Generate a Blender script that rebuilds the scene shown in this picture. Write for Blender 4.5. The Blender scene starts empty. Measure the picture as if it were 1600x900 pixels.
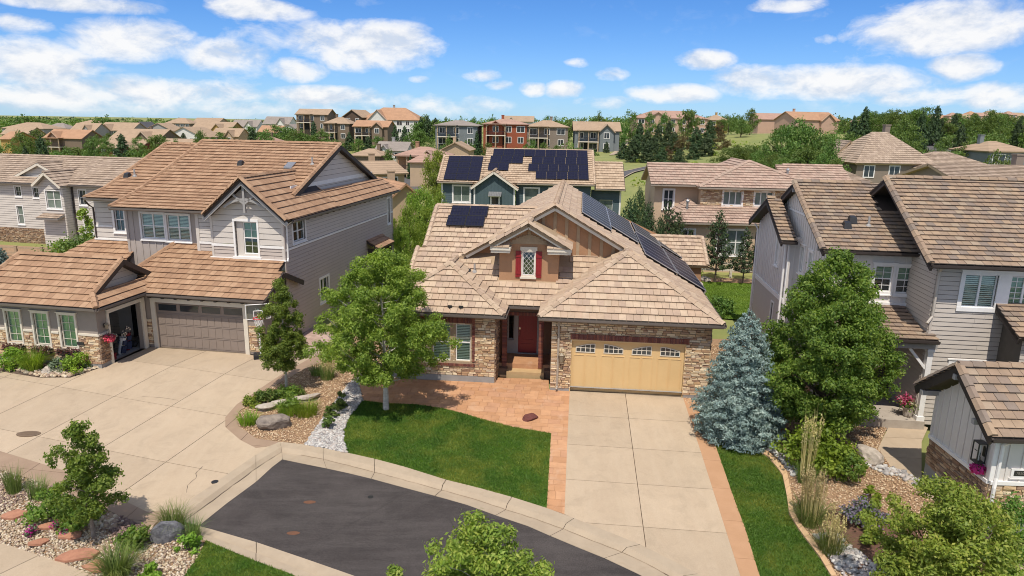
import bpy, math, random
import numpy as np
from mathutils import Matrix, Vector

sc = bpy.context.scene
col = sc.collection
random.seed(7)
rng = np.random.default_rng(7)
rad = math.radians

# ------------------------------------------------------------------ camera
CAM = Vector((0.0, 0.0, 11.6))
PITCH, ROLL = math.atan(260 / 1085), rad(1.0)
cam_data = bpy.data.cameras.new('camera')
cam = bpy.data.objects.new('camera', cam_data)
col.objects.link(cam)
fw = Vector((0, math.cos(PITCH), -math.sin(PITCH)))
up0 = Vector((0, math.sin(PITCH), math.cos(PITCH)))
rt0 = Vector((1, 0, 0))
rt = rt0 * math.cos(ROLL) + up0 * math.sin(ROLL)
up = -rt0 * math.sin(ROLL) + up0 * math.cos(ROLL)
cm = Matrix((rt, up, -fw)).transposed().to_4x4()
cm.translation = CAM
cam.matrix_world = cm
cam_data.sensor_width = 36
cam_data.lens = 36 * 1085 / 1600
cam_data.clip_start = 0.1
cam_data.clip_end = 20000
sc.camera = cam

# ------------------------------------------------------------------ light
SUN_EL, SUN_AZ = rad(62), rad(9)       # light travels towards (sin AZ, cos AZ)
sun_data = bpy.data.lights.new('sun', 'SUN')
sun_data.energy = 3.5
sun_data.angle = rad(0.53)
sun_data.color = (1.0, 0.92, 0.80)
sun = bpy.data.objects.new('sun', sun_data)
col.objects.link(sun)
ld = Vector((math.sin(SUN_AZ) * math.cos(SUN_EL), math.cos(SUN_AZ) * math.cos(SUN_EL), -math.sin(SUN_EL)))
sun.rotation_euler = ld.to_track_quat('-Z', 'Y').to_euler()
sun.location = (-10, -30, 60)

sc.view_settings.view_transform = 'Standard'
sc.view_settings.look = 'None'
sc.view_settings.exposure = 0.36
sc.view_settings.gamma = 1.0
sc.cycles.filter_width = 1.0
sc.cycles.max_bounces = 8
sc.cycles.diffuse_bounces = 5
sc.cycles.glossy_bounces = 3
sc.cycles.transparent_max_bounces = 12

world = bpy.data.worlds.new('World')
sc.world = world
world.use_nodes = True


class NT:
    """small node-tree helper"""
    def __init__(s, tree):
        s.t = tree
        s.n = tree.nodes
        s.l = tree.links
    def new(s, kind, **kw):
        nd = s.n.new(kind)
        for k, v in kw.items():
            if k == 'ins':
                for a, b in v.items():
                    if isinstance(b, bpy.types.NodeSocket):
                        s.l.new(b, nd.inputs[a])
                    else:
                        nd.inputs[a].default_value = b
            else:
                setattr(nd, k, v)
        return nd
    def math(s, op, a, b=0.0, c=0.0, clamp=False):
        nd = s.n.new('ShaderNodeMath')
        nd.operation = op
        nd.use_clamp = clamp
        for i, v in enumerate((a, b, c)):
            if isinstance(v, bpy.types.NodeSocket):
                s.l.new(v, nd.inputs[i])
            else:
                nd.inputs[i].default_value = v
        return nd.outputs[0]
    def ramp(s, fac, stops, interp='LINEAR'):
        nd = s.n.new('ShaderNodeValToRGB')
        nd.color_ramp.interpolation = interp
        el = nd.color_ramp.elements
        while len(el) < len(stops):
            el.new(0.5)
        for e, (p, c) in zip(el, stops):
            e.position = p
            e.color = (c[0], c[1], c[2], 1) if len(c) == 3 else c
        s.l.new(fac, nd.inputs[0])
        return nd.outputs[0]
    def mix(s, fac, a, b, blend='MIX'):
        nd = s.n.new('ShaderNodeMix')
        nd.data_type = 'RGBA'
        nd.blend_type = blend
        for sock, v in ((nd.inputs[0], fac), (nd.inputs[6], a), (nd.inputs[7], b)):
            if isinstance(v, bpy.types.NodeSocket):
                s.l.new(v, sock)
            else:
                sock.default_value = v if isinstance(v, (int, float)) else (v[0], v[1], v[2], 1)
        return nd.outputs[2]
    def noise(s, vec, scale, detail=4, rough=0.55, dist=0.0):
        nd = s.n.new('ShaderNodeTexNoise')
        nd.inputs['Scale'].default_value = scale
        nd.inputs['Detail'].default_value = detail
        nd.inputs['Roughness'].default_value = rough
        nd.inputs['Distortion'].default_value = dist
        if vec is not None:
            s.l.new(vec, nd.inputs['Vector'])
        return nd.outputs['Fac']


def build_world():
    w = NT(world.node_tree)
    w.n.clear()
    out = w.new('ShaderNodeOutputWorld')
    bg = w.new('ShaderNodeBackground')
    bg.inputs['Strength'].default_value = 0.15
    sky = w.new('ShaderNodeTexSky', sky_type='NISHITA', sun_disc=False)
    sky.sun_elevation = SUN_EL
    sky.sun_rotation = math.pi + SUN_AZ          # the sun stands behind the camera
    sky.altitude = 1800
    sky.air_density = 1.0
    sky.dust_density = 0.6
    sky.ozone_density = 2.5
    tc = w.new('ShaderNodeTexCoord')
    sep = w.new('ShaderNodeSeparateXYZ', ins={0: tc.outputs['Generated']})
    z = sep.outputs[2]
    # cumulus: fractal puffs gathered in banks (azimuth x/y, height z); heavier random cover added out of view to brighten the shade
    mp = w.new('ShaderNodeMapping', ins={0: tc.outputs['Generated']})
    mp.inputs['Scale'].default_value = (1, 1, 1.9)
    vec = mp.outputs[0]
    mp2 = w.new('ShaderNodeMapping', ins={0: tc.outputs['Generated']})
    mp2.inputs['Scale'].default_value = (1, 1, 1.9)
    mp2.inputs['Location'].default_value = (0.004, 0, 0.022)
    puff = w.noise(vec, 17.0, 9, 0.60, 0.25)
    puff_up = w.noise(mp2.outputs[0], 17.0, 9, 0.60, 0.25)
    wide = w.noise(vec, 2.6, 3, 0.5)
    ax = w.math('DIVIDE', sep.outputs[0], w.math('MAXIMUM', sep.outputs[1], 0.05))
    away = w.math('SUBTRACT', 1.0, w.math('MULTIPLY', w.math('SUBTRACT', sep.outputs[1], 0.55), 4.0, clamp=True))
    tot = w.math('MULTIPLY', w.math('SUBTRACT', wide, w.math('SUBTRACT', 0.54, w.math('MULTIPLY', away, 0.13))), w.math('ADD', 1.3, w.math('MULTIPLY', away, 4.0)))
    tot = w.math('MINIMUM', tot, 0.95)
    for (cx, cz, sx, sz, amp) in CLOUDS:
        dx = w.math('DIVIDE', w.math('SUBTRACT', ax, cx), sx * 1.22)
        dz = w.math('DIVIDE', w.math('SUBTRACT', z, cz), sz * 1.25)
        r2 = w.math('ADD', w.math('MULTIPLY', dx, dx), w.math('MULTIPLY', dz, dz))
        g = w.math('MULTIPLY', w.math('SUBTRACT', 1.0, r2, clamp=True), amp)
        tot = w.math('MAXIMUM', tot, g)
    tot = w.math('MULTIPLY', tot, 0.62)
    dens = w.math('ADD', tot, w.math('MULTIPLY', w.math('SUBTRACT', puff, 0.5), 1.15))
    cov = w.ramp(dens, [(0.0, (0, 0, 0)), (0.08, (0, 0, 0)), (0.26, (0.42, 0.42, 0.42)), (0.40, (0.82, 0.82, 0.82)), (0.58, (1, 1, 1))])
    cov = w.math('MULTIPLY', cov, w.math('MULTIPLY', w.math('ADD', z, 0.02), 30.0, clamp=True))
    cov = w.math('MULTIPLY', cov, w.math('MULTIPLY', w.math('ADD', tot, 0.02), 9.0, clamp=True))
    relief = w.math('MULTIPLY', w.math('SUBTRACT', puff, puff_up), 3.2)
    lit = w.math('ADD', w.math('MULTIPLY', relief, 1.0), 0.62)
    shade = w.ramp(lit, [(0.2, (CLOUD_V * .74, CLOUD_V * .80, CLOUD_V * .90)), (0.62, (CLOUD_V * .95, CLOUD_V * .965, CLOUD_V)), (0.9, (CLOUD_V * 1.06, CLOUD_V * 1.05, CLOUD_V * 1.04))])
    hz = w.math('SUBTRACT', 1.0, w.math('MULTIPLY', z, 6.0, clamp=True))
    hz = w.math('MULTIPLY', w.math('POWER', hz, 2.0), 0.40)
    deep = w.mix(1.0, sky.outputs[0], (0.26, 0.45, 0.70), 'MULTIPLY')
    skyc = w.mix(hz, deep, (CLOUD_V * .66, CLOUD_V * .80, CLOUD_V * .97))
    c = w.mix(w.math('MULTIPLY', cov, 0.94), skyc, shade)
    w.l.new(c, bg.inputs['Color'])
    w.l.new(bg.outputs[0], out.inputs[0])


CLOUD_V = 4.9
# (x/y direction, height above the horizon, half width, half height, strength)
CLOUDS = [(-0.207, 0.0962, 0.1097, 0.0304, 1),
          (-0.526, 0.0882, 0.0993, 0.0258, 1),
          (-0.401, 0.0744, 0.0647, 0.0203, 0.9),
          (-0.658, 0.0551, 0.0829, 0.0295, 0.9),
          (-0.673, 0.097, 0.0502, 0.0101, 0.7),
          (-0.303, 0.0623, 0.0405, 0.0157, 0.8),
          (-0.595, 0.1235, 0.1081, 0.0101, 0.9),
          (-0.353, 0.1329, 0.074, 0.0138, 1),
          (-0.512, 0.0285, 0.1709, 0.0184, 0.9),
          (-0.254, 0.0277, 0.1142, 0.0138, 0.8),
          (-0.637, 0.0201, 0.1257, 0.0212, 0.7),
          (0.575, 0.1145, 0.1231, 0.0304, 1),
          (0.611, 0.0714, 0.0487, 0.0157, 0.9),
          (0.258, 0.0833, 0.0401, 0.0129, 0.8),
          (0.331, 0.0559, 0.0729, 0.0203, 0.9),
          (0.445, 0.0555, 0.1465, 0.0203, 0.9),
          (0.226, 0.0408, 0.0662, 0.0138, 0.9),
          (0.673, 0.0381, 0.0612, 0.0157, 0.8),
          (0.364, 0.1476, 0.0496, 0.0083, 0.8),
          (0.133, 0.0651, 0.0242, 0.0083, 0.55),
          (0.088, 0.0796, 0.0204, 0.006, 0.5),
          (-0.046, 0.0609, 0.025, 0.0083, 0.7),
          (0.024, 0.0444, 0.0185, 0.0101, 0.85),
          (0.07, 0.0442, 0.0287, 0.012, 0.85),
          (-0.022, 0.0487, 0.0185, 0.0069, 0.6),
          (-0.089, 0.0201, 0.0787, 0.0157, 0.5),
          (0.116, 0.0278, 0.0464, 0.0101, 0.5),
          (0.545, 0.0384, 0.105, 0.012, 0.6),
          (-0.416, 0.0096, 0.2495, 0.0138, 0.5),
          (-0.133, 0.054, 0.014, 0.0046, 0.4),
          (0.421, 0.106, 0.0151, 0.0065, 0.4)]
build_world()
# ------------------------------------------------------------------ materials
MATS = {}


def mat(name, c1, c2=None, scale=3.0, rough=0.85, bump=0.0, bscale=40.0, rnd=None, coord='Object', spec=0.3,
        streak=None, metal=0.0, detail=5, stain=None, objvar=0.0, grain=0.0):
    """procedural material: two colours mixed by noise; rnd = list of colours picked per piece."""
    if name in MATS:
        return MATS[name]
    m = bpy.data.materials.new(name)
    m.use_nodes = True
    t = NT(m.node_tree)
    b = t.n['Principled BSDF']
    b.inputs['Roughness'].default_value = rough
    b.inputs['Specular IOR Level'].default_value = spec
    b.inputs['Metallic'].default_value = metal
    tc = t.new('ShaderNodeTexCoord')
    geo = t.new('ShaderNodeNewGeometry')
    vec = geo.outputs['Position'] if coord == 'World' else tc.outputs[coord]
    c2 = c2 or tuple(x * 0.8 for x in c1)
    if rnd:
        oi = t.new('ShaderNodeObjectInfo')
        r = t.math('FRACT', t.math('ADD', oi.outputs['Random'], geo.outputs['Random Per Island']))
        n = len(rnd)
        base = t.ramp(r, [(i / n, c) for i, c in enumerate(rnd)], 'CONSTANT')
        nz = t.noise(geo.outputs['Position'], scale, detail, 0.65)
        base = t.mix(1.0, base, t.ramp(nz, [(0.3, (0.86, 0.86, 0.86)), (0.7, (1.10, 1.10, 1.10))]), 'MULTIPLY')
    else:
        nz = t.noise(vec, scale, detail, 0.65)
        base = t.mix(t.ramp(nz, [(0.32, (0, 0, 0)), (0.68, (1, 1, 1))]), c1, c2)
    if streak:
        mp = t.new('ShaderNodeMapping', ins={0: geo.outputs['Position']})
        mp.inputs['Scale'].default_value = streak[0]
        nz2 = t.noise(mp.outputs[0], 1.0, 6, 0.7)
        base = t.mix(t.ramp(nz2, [(0.42, (0, 0, 0)), (0.75, (streak[2],) * 3)]), base, streak[1])
    if stain:
        nz3 = t.noise(geo.outputs['Position'], stain[0], 6, 0.72, 0.6)
        base = t.mix(t.ramp(nz3, [(stain[3] if len(stain) > 3 else 0.5, (0, 0, 0)), (0.78, (stain[2],) * 3)]), base, stain[1])
    if grain:
        gn = t.noise(geo.outputs['Position'], 26, 3, 0.8)
        base = t.mix(1.0, base, t.ramp(gn, [(0.3, (1 - grain,) * 3), (0.7, (1 + grain,) * 3)]), 'MULTIPLY')
    if objvar:
        oi2 = t.new('ShaderNodeObjectInfo')
        k = t.math('ADD', t.math('MULTIPLY', oi2.outputs['Random'], objvar * 2), 1 - objvar)
        base = t.mix(1.0, base, t.new('ShaderNodeCombineXYZ', ins={0: k, 1: k, 2: k}).outputs[0], 'MULTIPLY')
    t.l.new(base, b.inputs['Base Color'])
    if bump:
        bn = t.noise(vec, bscale, 4, 0.6)
        bp = t.new('ShaderNodeBump', ins={'Height': bn, 'Strength': bump, 'Distance': 0.02})
        t.l.new(bp.outputs[0], b.inputs['Normal'])
    MATS[name] = m
    return m


def leafmat(name, cols, trans=0.45, rough=0.55, patch=None):
    if name in MATS:
        return MATS[name]
    m = bpy.data.materials.new(name)
    m.use_nodes = True
    t = NT(m.node_tree)
    b = t.n['Principled BSDF']
    out = t.n['Material Output']
    geo = t.new('ShaderNodeNewGeometry')
    oi = t.new('ShaderNodeObjectInfo')
    r = geo.outputs['Random Per Island']
    n = len(cols)
    c = t.ramp(r, [((i + 0.5) / n, k) for i, k in enumerate(cols)])
    tc = t.new('ShaderNodeTexCoord')
    nz = t.noise(tc.outputs['Object'], 0.9, 3, 0.6)
    c = t.mix(1.0, c, t.ramp(nz, [(0.3, (0.72, 0.78, 0.75)), (0.7, (1.22, 1.16, 1.05))]), 'MULTIPLY')
    if patch:
        pn = t.noise(geo.outputs['Position'], patch[0], 5, 0.65)
        c = t.mix(t.ramp(pn, [(patch[2], (0, 0, 0)), (patch[2] + .2, (patch[3],) * 3)]), c, patch[1])
    hs = t.new('ShaderNodeHueSaturation', ins={'Color': c})
    t.l.new(t.math('ADD', t.math('MULTIPLY', oi.outputs['Random'], 0.04), 0.48), hs.inputs['Hue'])
    t.l.new(t.math('ADD', t.math('MULTIPLY', oi.outputs['Random'], 0.30), 0.85), hs.inputs['Value'])
    c = hs.outputs[0]
    t.l.new(c, b.inputs['Base Color'])
    b.inputs['Roughness'].default_value = rough
    b.inputs['Specular IOR Level'].default_value = 0.35
    tr = t.new('ShaderNodeBsdfTranslucent', ins={'Color': t.mix(1.0, c, (1.3, 1.35, 0.55), 'MULTIPLY')})
    mx = t.new('ShaderNodeMixShader', ins={0: trans, 1: b.outputs[0], 2: tr.outputs[0]})
    t.l.new(mx.outputs[0], out.inputs[0])
    MATS[name] = m
    return m


def glassmat(name, tint=(0.88, 0.94, 0.91), refl=0.22):
    if name in MATS:
        return MATS[name]
    m = bpy.data.materials.new(name)
    m.use_nodes = True
    t = NT(m.node_tree)
    t.n.remove(t.n['Principled BSDF'])
    out = t.n['Material Output']
    tp = t.new('ShaderNodeBsdfTransparent', ins={'Color': (*tint, 1)})
    gl = t.new('ShaderNodeBsdfGlossy', ins={'Color': (0.9, 0.95, 1, 1), 'Roughness': 0.03})
    lw = t.new('ShaderNodeLayerWeight', ins={'Blend': 0.25})
    f = t.math('ADD', t.math('MULTIPLY', lw.outputs['Fresnel'], 0.8), refl * 0.35, clamp=True)
    mx = t.new('ShaderNodeMixShader', ins={0: f, 1: tp.outputs[0], 2: gl.outputs[0]})
    t.l.new(mx.outputs[0], out.inputs[0])
    MATS[name] = m
    return m


def solarmat(name, base=(0.012, 0.013, 0.028), rough=0.3):
    if name in MATS:
        return MATS[name]
    m = mat(name, base, tuple(x * 1.5 for x in base), 8, rough, spec=0.06)
    return m


TILE_MAIN = [(0.460, 0.342, 0.248), (0.423, 0.315, 0.228), (0.488, 0.373, 0.276), (0.405, 0.299, 0.225), (0.469, 0.359, 0.262),
             (0.442, 0.322, 0.232), (0.497, 0.382, 0.276)]
TILE_LEFT = [(0.375, 0.233, 0.145), (0.34, 0.208, 0.129), (0.41, 0.263, 0.167), (0.32, 0.194, 0.121), (0.39, 0.247, 0.156),
             (0.355, 0.218, 0.136)]
TILE_RIGHT = [(0.31, 0.222, 0.158), (0.25, 0.190, 0.150), (0.345, 0.250, 0.172), (0.225, 0.178, 0.146), (0.295, 0.214, 0.153), (0.325, 0.252, 0.186),
              (0.27, 0.197, 0.146)]
TILE_PINK = [(0.43, 0.305, 0.24), (0.38, 0.27, 0.215), (0.46, 0.335, 0.265), (0.42, 0.315, 0.25)]
TILE_LB = [(0.40, 0.31, 0.235), (0.36, 0.275, 0.21), (0.43, 0.335, 0.26), (0.34, 0.26, 0.20)]
TILE_TEAL = [(0.46, 0.345, 0.245), (0.41, 0.305, 0.215), (0.49, 0.375, 0.27)]
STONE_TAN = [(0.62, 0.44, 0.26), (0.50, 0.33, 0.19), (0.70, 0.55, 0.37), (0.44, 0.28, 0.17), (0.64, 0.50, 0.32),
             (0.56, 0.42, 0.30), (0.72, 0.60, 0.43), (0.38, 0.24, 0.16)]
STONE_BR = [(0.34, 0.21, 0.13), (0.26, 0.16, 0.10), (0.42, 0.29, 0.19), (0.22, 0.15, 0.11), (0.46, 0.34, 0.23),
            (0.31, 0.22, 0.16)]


def tilemat(name, cols):
    return mat(name, cols[0], rnd=cols, scale=2.2, rough=0.9, bump=0.25, bscale=60, spec=0.2,
               streak=((1.5, 1.5, 9.0), tuple(c * 0.7 for c in cols[1]), 0.25))


M_TILE_MAIN = tilemat('tile tan', TILE_MAIN)
M_TILE_LEFT = tilemat('tile terracotta', TILE_LEFT)
M_TILE_RIGHT = tilemat('tile brown mix', TILE_RIGHT)
M_TILE_PINK = tilemat('tile pink', TILE_PINK)
M_TILE_LB = tilemat('tile grey tan', TILE_LB)
M_TILE_TEAL = tilemat('tile sand', TILE_TEAL)
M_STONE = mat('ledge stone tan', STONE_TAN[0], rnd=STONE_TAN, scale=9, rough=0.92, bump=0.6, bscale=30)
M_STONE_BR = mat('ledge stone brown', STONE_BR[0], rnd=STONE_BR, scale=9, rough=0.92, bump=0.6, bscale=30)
M_MORTAR = mat('mortar', (0.23, 0.18, 0.13), (0.16, 0.12, 0.09), 12)
M_BRICK = mat('red brick', (0.20, 0.07, 0.05), rnd=[(0.21, 0.075, 0.05), (0.15, 0.055, 0.045), (0.25, 0.10, 0.07), (0.17, 0.07, 0.06)],
              scale=12, rough=0.9, bump=0.4)
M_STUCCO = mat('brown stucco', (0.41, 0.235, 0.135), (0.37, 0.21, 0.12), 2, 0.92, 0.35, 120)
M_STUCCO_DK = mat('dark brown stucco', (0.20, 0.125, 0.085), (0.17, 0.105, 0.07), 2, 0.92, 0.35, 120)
M_TIMBER = mat('tan timber trim', (0.40, 0.30, 0.20), (0.34, 0.25, 0.165), 5, 0.8)
M_CREAM = mat('cream trim', (0.68, 0.62, 0.52), (0.62, 0.56, 0.47), 4, 0.75)
M_GAPSHADOW = mat('siding gap shadow', (0.12, 0.105, 0.095), (0.10, 0.09, 0.08), 3, 0.9)  # backing coloured dark so the plank gaps read as shadow lines
M_WHITE = mat('white trim', (0.82, 0.80, 0.78), (0.74, 0.72, 0.70), 3, 0.55)
M_GREYT = mat('grey fascia paint', (0.36, 0.34, 0.33), (0.30, 0.29, 0.28), 3, 0.6)
M_DKTRIM = mat('dark brown fascia', (0.060, 0.047, 0.042), (0.048, 0.038, 0.034), 4, 0.6)
M_GUTTER = mat('brown gutter paint', (0.16, 0.135, 0.12), (0.13, 0.11, 0.10), 4, 0.45, spec=0.5)
M_TANGUT = mat('tan gutter paint', (0.40, 0.34, 0.28), (0.34, 0.29, 0.24), 4, 0.45, spec=0.5)
M_SIDING_L = mat('warm grey siding', (0.58, 0.53, 0.485), (0.545, 0.50, 0.455), 1.5, 0.75, 0.15, 60)
M_SIDING_D = mat('taupe siding', (0.485, 0.42, 0.375), (0.45, 0.39, 0.35), 1.5, 0.75, 0.15, 60)
M_BATTEN_L = mat('taupe board siding', (0.42, 0.37, 0.335), (0.39, 0.345, 0.312), 1.5, 0.75)
M_SIDING_R = mat('stone grey siding', (0.51, 0.46, 0.41), (0.48, 0.43, 0.385), 1.5, 0.75, 0.15, 60)
M_BATTEN_R = mat('pale grey board siding', (0.68, 0.635, 0.60), (0.64, 0.60, 0.565), 1.5, 0.7)
M_TEAL = mat('teal siding', (0.075, 0.112, 0.125), (0.065, 0.10, 0.112), 1.5, 0.7)
M_STUCCO_T = mat('tan stucco', (0.56, 0.42, 0.29), (0.52, 0.385, 0.265), 1.5, 0.92, 0.3, 100)
M_TAUPEST = mat('taupe stucco', (0.30, 0.255, 0.225), (0.275, 0.235, 0.205), 2, 0.92, 0.3, 100)
M_DOOR_TAN = mat('tan garage paint', (0.66, 0.455, 0.225), (0.62, 0.425, 0.205), 1.2, 0.6)
M_DOOR_TAUPE = mat('taupe garage paint', (0.255, 0.205, 0.175), (0.235, 0.19, 0.16), 1.2, 0.6)
M_RED = mat('deep red paint', (0.26, 0.014, 0.018), (0.22, 0.012, 0.015), 3, 0.45, spec=0.5)
M_RED_DK = mat('maroon door paint', (0.27, 0.014, 0.020), (0.23, 0.012, 0.017), 3, 0.4, spec=0.5)
M_BLACK = mat('black metal', (0.018, 0.018, 0.02), (0.03, 0.03, 0.03), 6, 0.4, spec=0.5)
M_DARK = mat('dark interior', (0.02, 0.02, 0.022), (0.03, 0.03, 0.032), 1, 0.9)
M_SHADE_G = mat('pale green shade', (0.36, 0.46, 0.34), (0.32, 0.42, 0.31), 2, 0.8)
M_BLIND = mat('white slat blind', (0.86, 0.85, 0.80), (0.80, 0.79, 0.74), 3, 0.6)
M_GLASS = glassmat('window glass')
M_GLASS_D = mat('dark window glass', (0.022, 0.028, 0.032), (0.05, 0.06, 0.065), 0.8, 0.08, spec=0.7)
M_GLASS_P = mat('pale window glass', (0.10, 0.13, 0.12), (0.22, 0.26, 0.23), 0.9, 0.08, spec=0.7)
M_METAL = mat('galvanised metal', (0.45, 0.45, 0.46), (0.36, 0.36, 0.37), 6, 0.35, metal=0.7)
M_CELL = solarmat('solar cells')
M_CELL_G = solarmat('solar cells grey', (0.050, 0.049, 0.050), 0.42)
M_PFRAME = mat('panel frame', (0.02, 0.02, 0.022), (0.03, 0.03, 0.03), 6, 0.4)
M_PFRAME_S = mat('panel frame silver', (0.5, 0.5, 0.52), (0.42, 0.42, 0.44), 6, 0.35, metal=0.5)
M_CONC = mat('concrete drive', (0.45, 0.352, 0.25), (0.41, 0.32, 0.228), 0.7, 0.9, 0.2, 90, coord='World',
             stain=(1.1, (0.31, 0.245, 0.175), 0.6, 0.50), streak=((3, 0.5, 1), (0.50, 0.41, 0.305), 0.35), objvar=0.06, grain=0.07)
M_CONC2 = mat('concrete kerb', (0.42, 0.338, 0.247), (0.36, 0.29, 0.213), 1.5, 0.9, 0.25, 90, coord='World',
              stain=(2.3, (0.33, 0.25, 0.17), 0.55, 0.5))
M_FOUND = mat('grey foundation', (0.30, 0.29, 0.28), (0.25, 0.24, 0.235), 3, 0.95, 0.3, 60)
M_JOINT = mat('joint grit', (0.17, 0.125, 0.085), (0.11, 0.08, 0.055), 3, 0.95, coord='World')
M_STAMP = mat('stamped concrete orange', (0.52, 0.29, 0.15), rnd=[(0.49, 0.265, 0.14), (0.46, 0.245, 0.128), (0.52, 0.29, 0.16), (0.475, 0.26, 0.15)],
              scale=2.5, rough=0.8, bump=0.5, bscale=18, stain=(1.2, (0.58, 0.44, 0.34), 0.5, 0.55))
M_STAMP_J = mat('stamped joint', (0.37, 0.20, 0.108), (0.31, 0.17, 0.092), 4, 0.9)
M_BAND = mat('stamped band taupe', (0.33, 0.235, 0.165), (0.285, 0.20, 0.14), 1.6, 0.85, 0.4, 20, coord='World')
M_BAND_O = mat('stamped band orange', (0.46, 0.27, 0.155), (0.41, 0.235, 0.13), 1.6, 0.85, 0.4, 20, coord='World')
M_PINKPAVE = mat('stamped concrete pink', (0.46, 0.33, 0.27), rnd=[(0.46, 0.33, 0.27), (0.42, 0.30, 0.245), (0.49, 0.36, 0.30)], scale=3, rough=0.85, bump=0.4, bscale=20)


def asphalt_mat():
    m = mat('asphalt', (0.060, 0.051, 0.049), (0.044, 0.038, 0.037), 0.9, 0.9, 0.7, 160, coord='World',
            stain=(0.55, (0.088, 0.077, 0.073), 0.8, 0.48), streak=((0.35, 2.2, 1), (0.115, 0.102, 0.097), 0.55), grain=0.30)
    return m


M_ASPH = asphalt_mat()
M_LAWN = mat('lawn soil and thatch', (0.05, 0.105, 0.014), (0.07, 0.125, 0.018), 1.6, 0.95, 0.5, 60, coord='World',
             stain=(0.8, (0.11, 0.13, 0.022), 0.7, 0.52))
M_SOILTAN = mat('tan grit', (0.38, 0.25, 0.15), (0.27, 0.17, 0.10), 14, 0.95, 0.8, 60, coord='World')
M_SOILDK = mat('dark grit', (0.16, 0.11, 0.085), (0.11, 0.08, 0.06), 14, 0.95, 0.8, 60, coord='World')
M_PEB_TAN = mat('tan gravel', (0.5, 0.35, 0.21), rnd=[(0.50, 0.34, 0.20), (0.42, 0.28, 0.17), (0.58, 0.43, 0.28), (0.36, 0.23, 0.14), (0.62, 0.48, 0.33)], scale=10, rough=0.9)
M_PEB_WHITE = mat('white cobble', (0.6, 0.58, 0.55), rnd=[(0.46, 0.44, 0.42), (0.36, 0.34, 0.33), (0.55, 0.53, 0.50), (0.27, 0.255, 0.25), (0.42, 0.37, 0.34)], scale=10, rough=0.9)
M_PEB_MIX = mat('mixed river gravel', (0.45, 0.35, 0.24), rnd=[(0.45, 0.35, 0.24), (0.36, 0.26, 0.18), (0.55, 0.46, 0.33), (0.30, 0.22, 0.17), (0.60, 0.52, 0.42)], scale=10, rough=0.9)
M_PEB_DK = mat('purple brown gravel', (0.2, 0.13, 0.11), rnd=[(0.20, 0.135, 0.115), (0.15, 0.10, 0.09), (0.27, 0.19, 0.16), (0.23, 0.16, 0.13)], scale=10, rough=0.9)
M_FLAG = mat('orange flagstone', (0.44, 0.215, 0.135), (0.33, 0.155, 0.10), 5, 0.9, 0.6, 20)
M_BOULDER = mat('grey banded boulder', (0.26, 0.22, 0.19), (0.12, 0.10, 0.09), 5, 0.92, 0.9, 14, streak=((2, 2, 12), (0.34, 0.28, 0.22), 0.7))
M_BOULDER_B = mat('dark blue grey boulder', (0.14, 0.14, 0.155), (0.06, 0.06, 0.07), 5, 0.9, 0.9, 14, streak=((3, 9, 5), (0.30, 0.30, 0.32), 0.6))
M_BOULDER_P = mat('pale boulder', (0.50, 0.44, 0.38), (0.34, 0.29, 0.24), 5, 0.92, 0.9, 14)
M_BARK = mat('grey bark', (0.36, 0.31, 0.26), (0.20, 0.16, 0.13), 8, 0.95, 0.6, 30, streak=((4, 4, 14), (0.12, 0.10, 0.08), 0.5))
M_BARK_W = mat('pale aspen bark', (0.58, 0.54, 0.48), (0.42, 0.38, 0.33), 8, 0.9, 0.5, 30, streak=((3, 3, 16), (0.16, 0.13, 0.11), 0.5))
M_BARK_D = mat('brown bark', (0.13, 0.095, 0.07), (0.08, 0.06, 0.045), 8, 0.95, 0.6, 30)
M_FENCE = mat('cream rail paint', (0.68, 0.63, 0.52), (0.60, 0.55, 0.45), 4, 0.7)
M_WOODFENCE = mat('weathered fence wood', (0.13, 0.10, 0.08), (0.09, 0.07, 0.06), 6, 0.9)
L_ASH = leafmat('ash leaves', [(0.2, 0.28, 0.042), (0.265, 0.345, 0.06), (0.33, 0.395, 0.08), (0.14, 0.205, 0.036)])
L_PEAR = leafmat('pear leaves', [(0.14, 0.24, 0.042), (0.19, 0.29, 0.054), (0.26, 0.345, 0.07), (0.095, 0.17, 0.035)])
L_LIME = leafmat('lime leaves', [(0.22, 0.34, 0.04), (0.28, 0.4, 0.055), (0.17, 0.275, 0.035)], 0.4)
L_OLIVE = leafmat('olive leaves', [(0.21, 0.31, 0.045), (0.28, 0.37, 0.06), (0.15, 0.24, 0.04), (0.36, 0.41, 0.09)], 0.35)
L_SPRUCE = leafmat('blue spruce needles', [(0.17, 0.245, 0.245), (0.235, 0.32, 0.32), (0.115, 0.175, 0.175), (0.33, 0.415, 0.41)], 0.15, 0.6)
L_DARK = leafmat('dark pine needles', [(0.032, 0.060, 0.026), (0.048, 0.085, 0.032), (0.07, 0.115, 0.042)], 0.12, 0.6)
L_MID = leafmat('cottonwood leaves', [(0.085, 0.155, 0.034), (0.12, 0.195, 0.044), (0.16, 0.235, 0.055)], 0.3)
L_RUST = leafmat('rusty foliage', [(0.12, 0.085, 0.035), (0.15, 0.10, 0.045), (0.09, 0.075, 0.03)], 0.2)
L_GRASS = leafmat('ornamental grass blades', [(0.162, 0.230, 0.061), (0.216, 0.270, 0.081), (0.108, 0.176, 0.047)], 0.3)
L_STRAW = leafmat('straw stems', [(0.50, 0.40, 0.20), (0.58, 0.47, 0.26), (0.42, 0.33, 0.17)], 0.2)
L_TURF = leafmat('turf blades', [(0.06, 0.138, 0.013), (0.082, 0.17, 0.017), (0.11, 0.2, 0.022), (0.046, 0.108, 0.012)], 0.3, 0.6, (0.6, (0.24, 0.255, 0.038), 0.45, 0.8))
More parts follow.
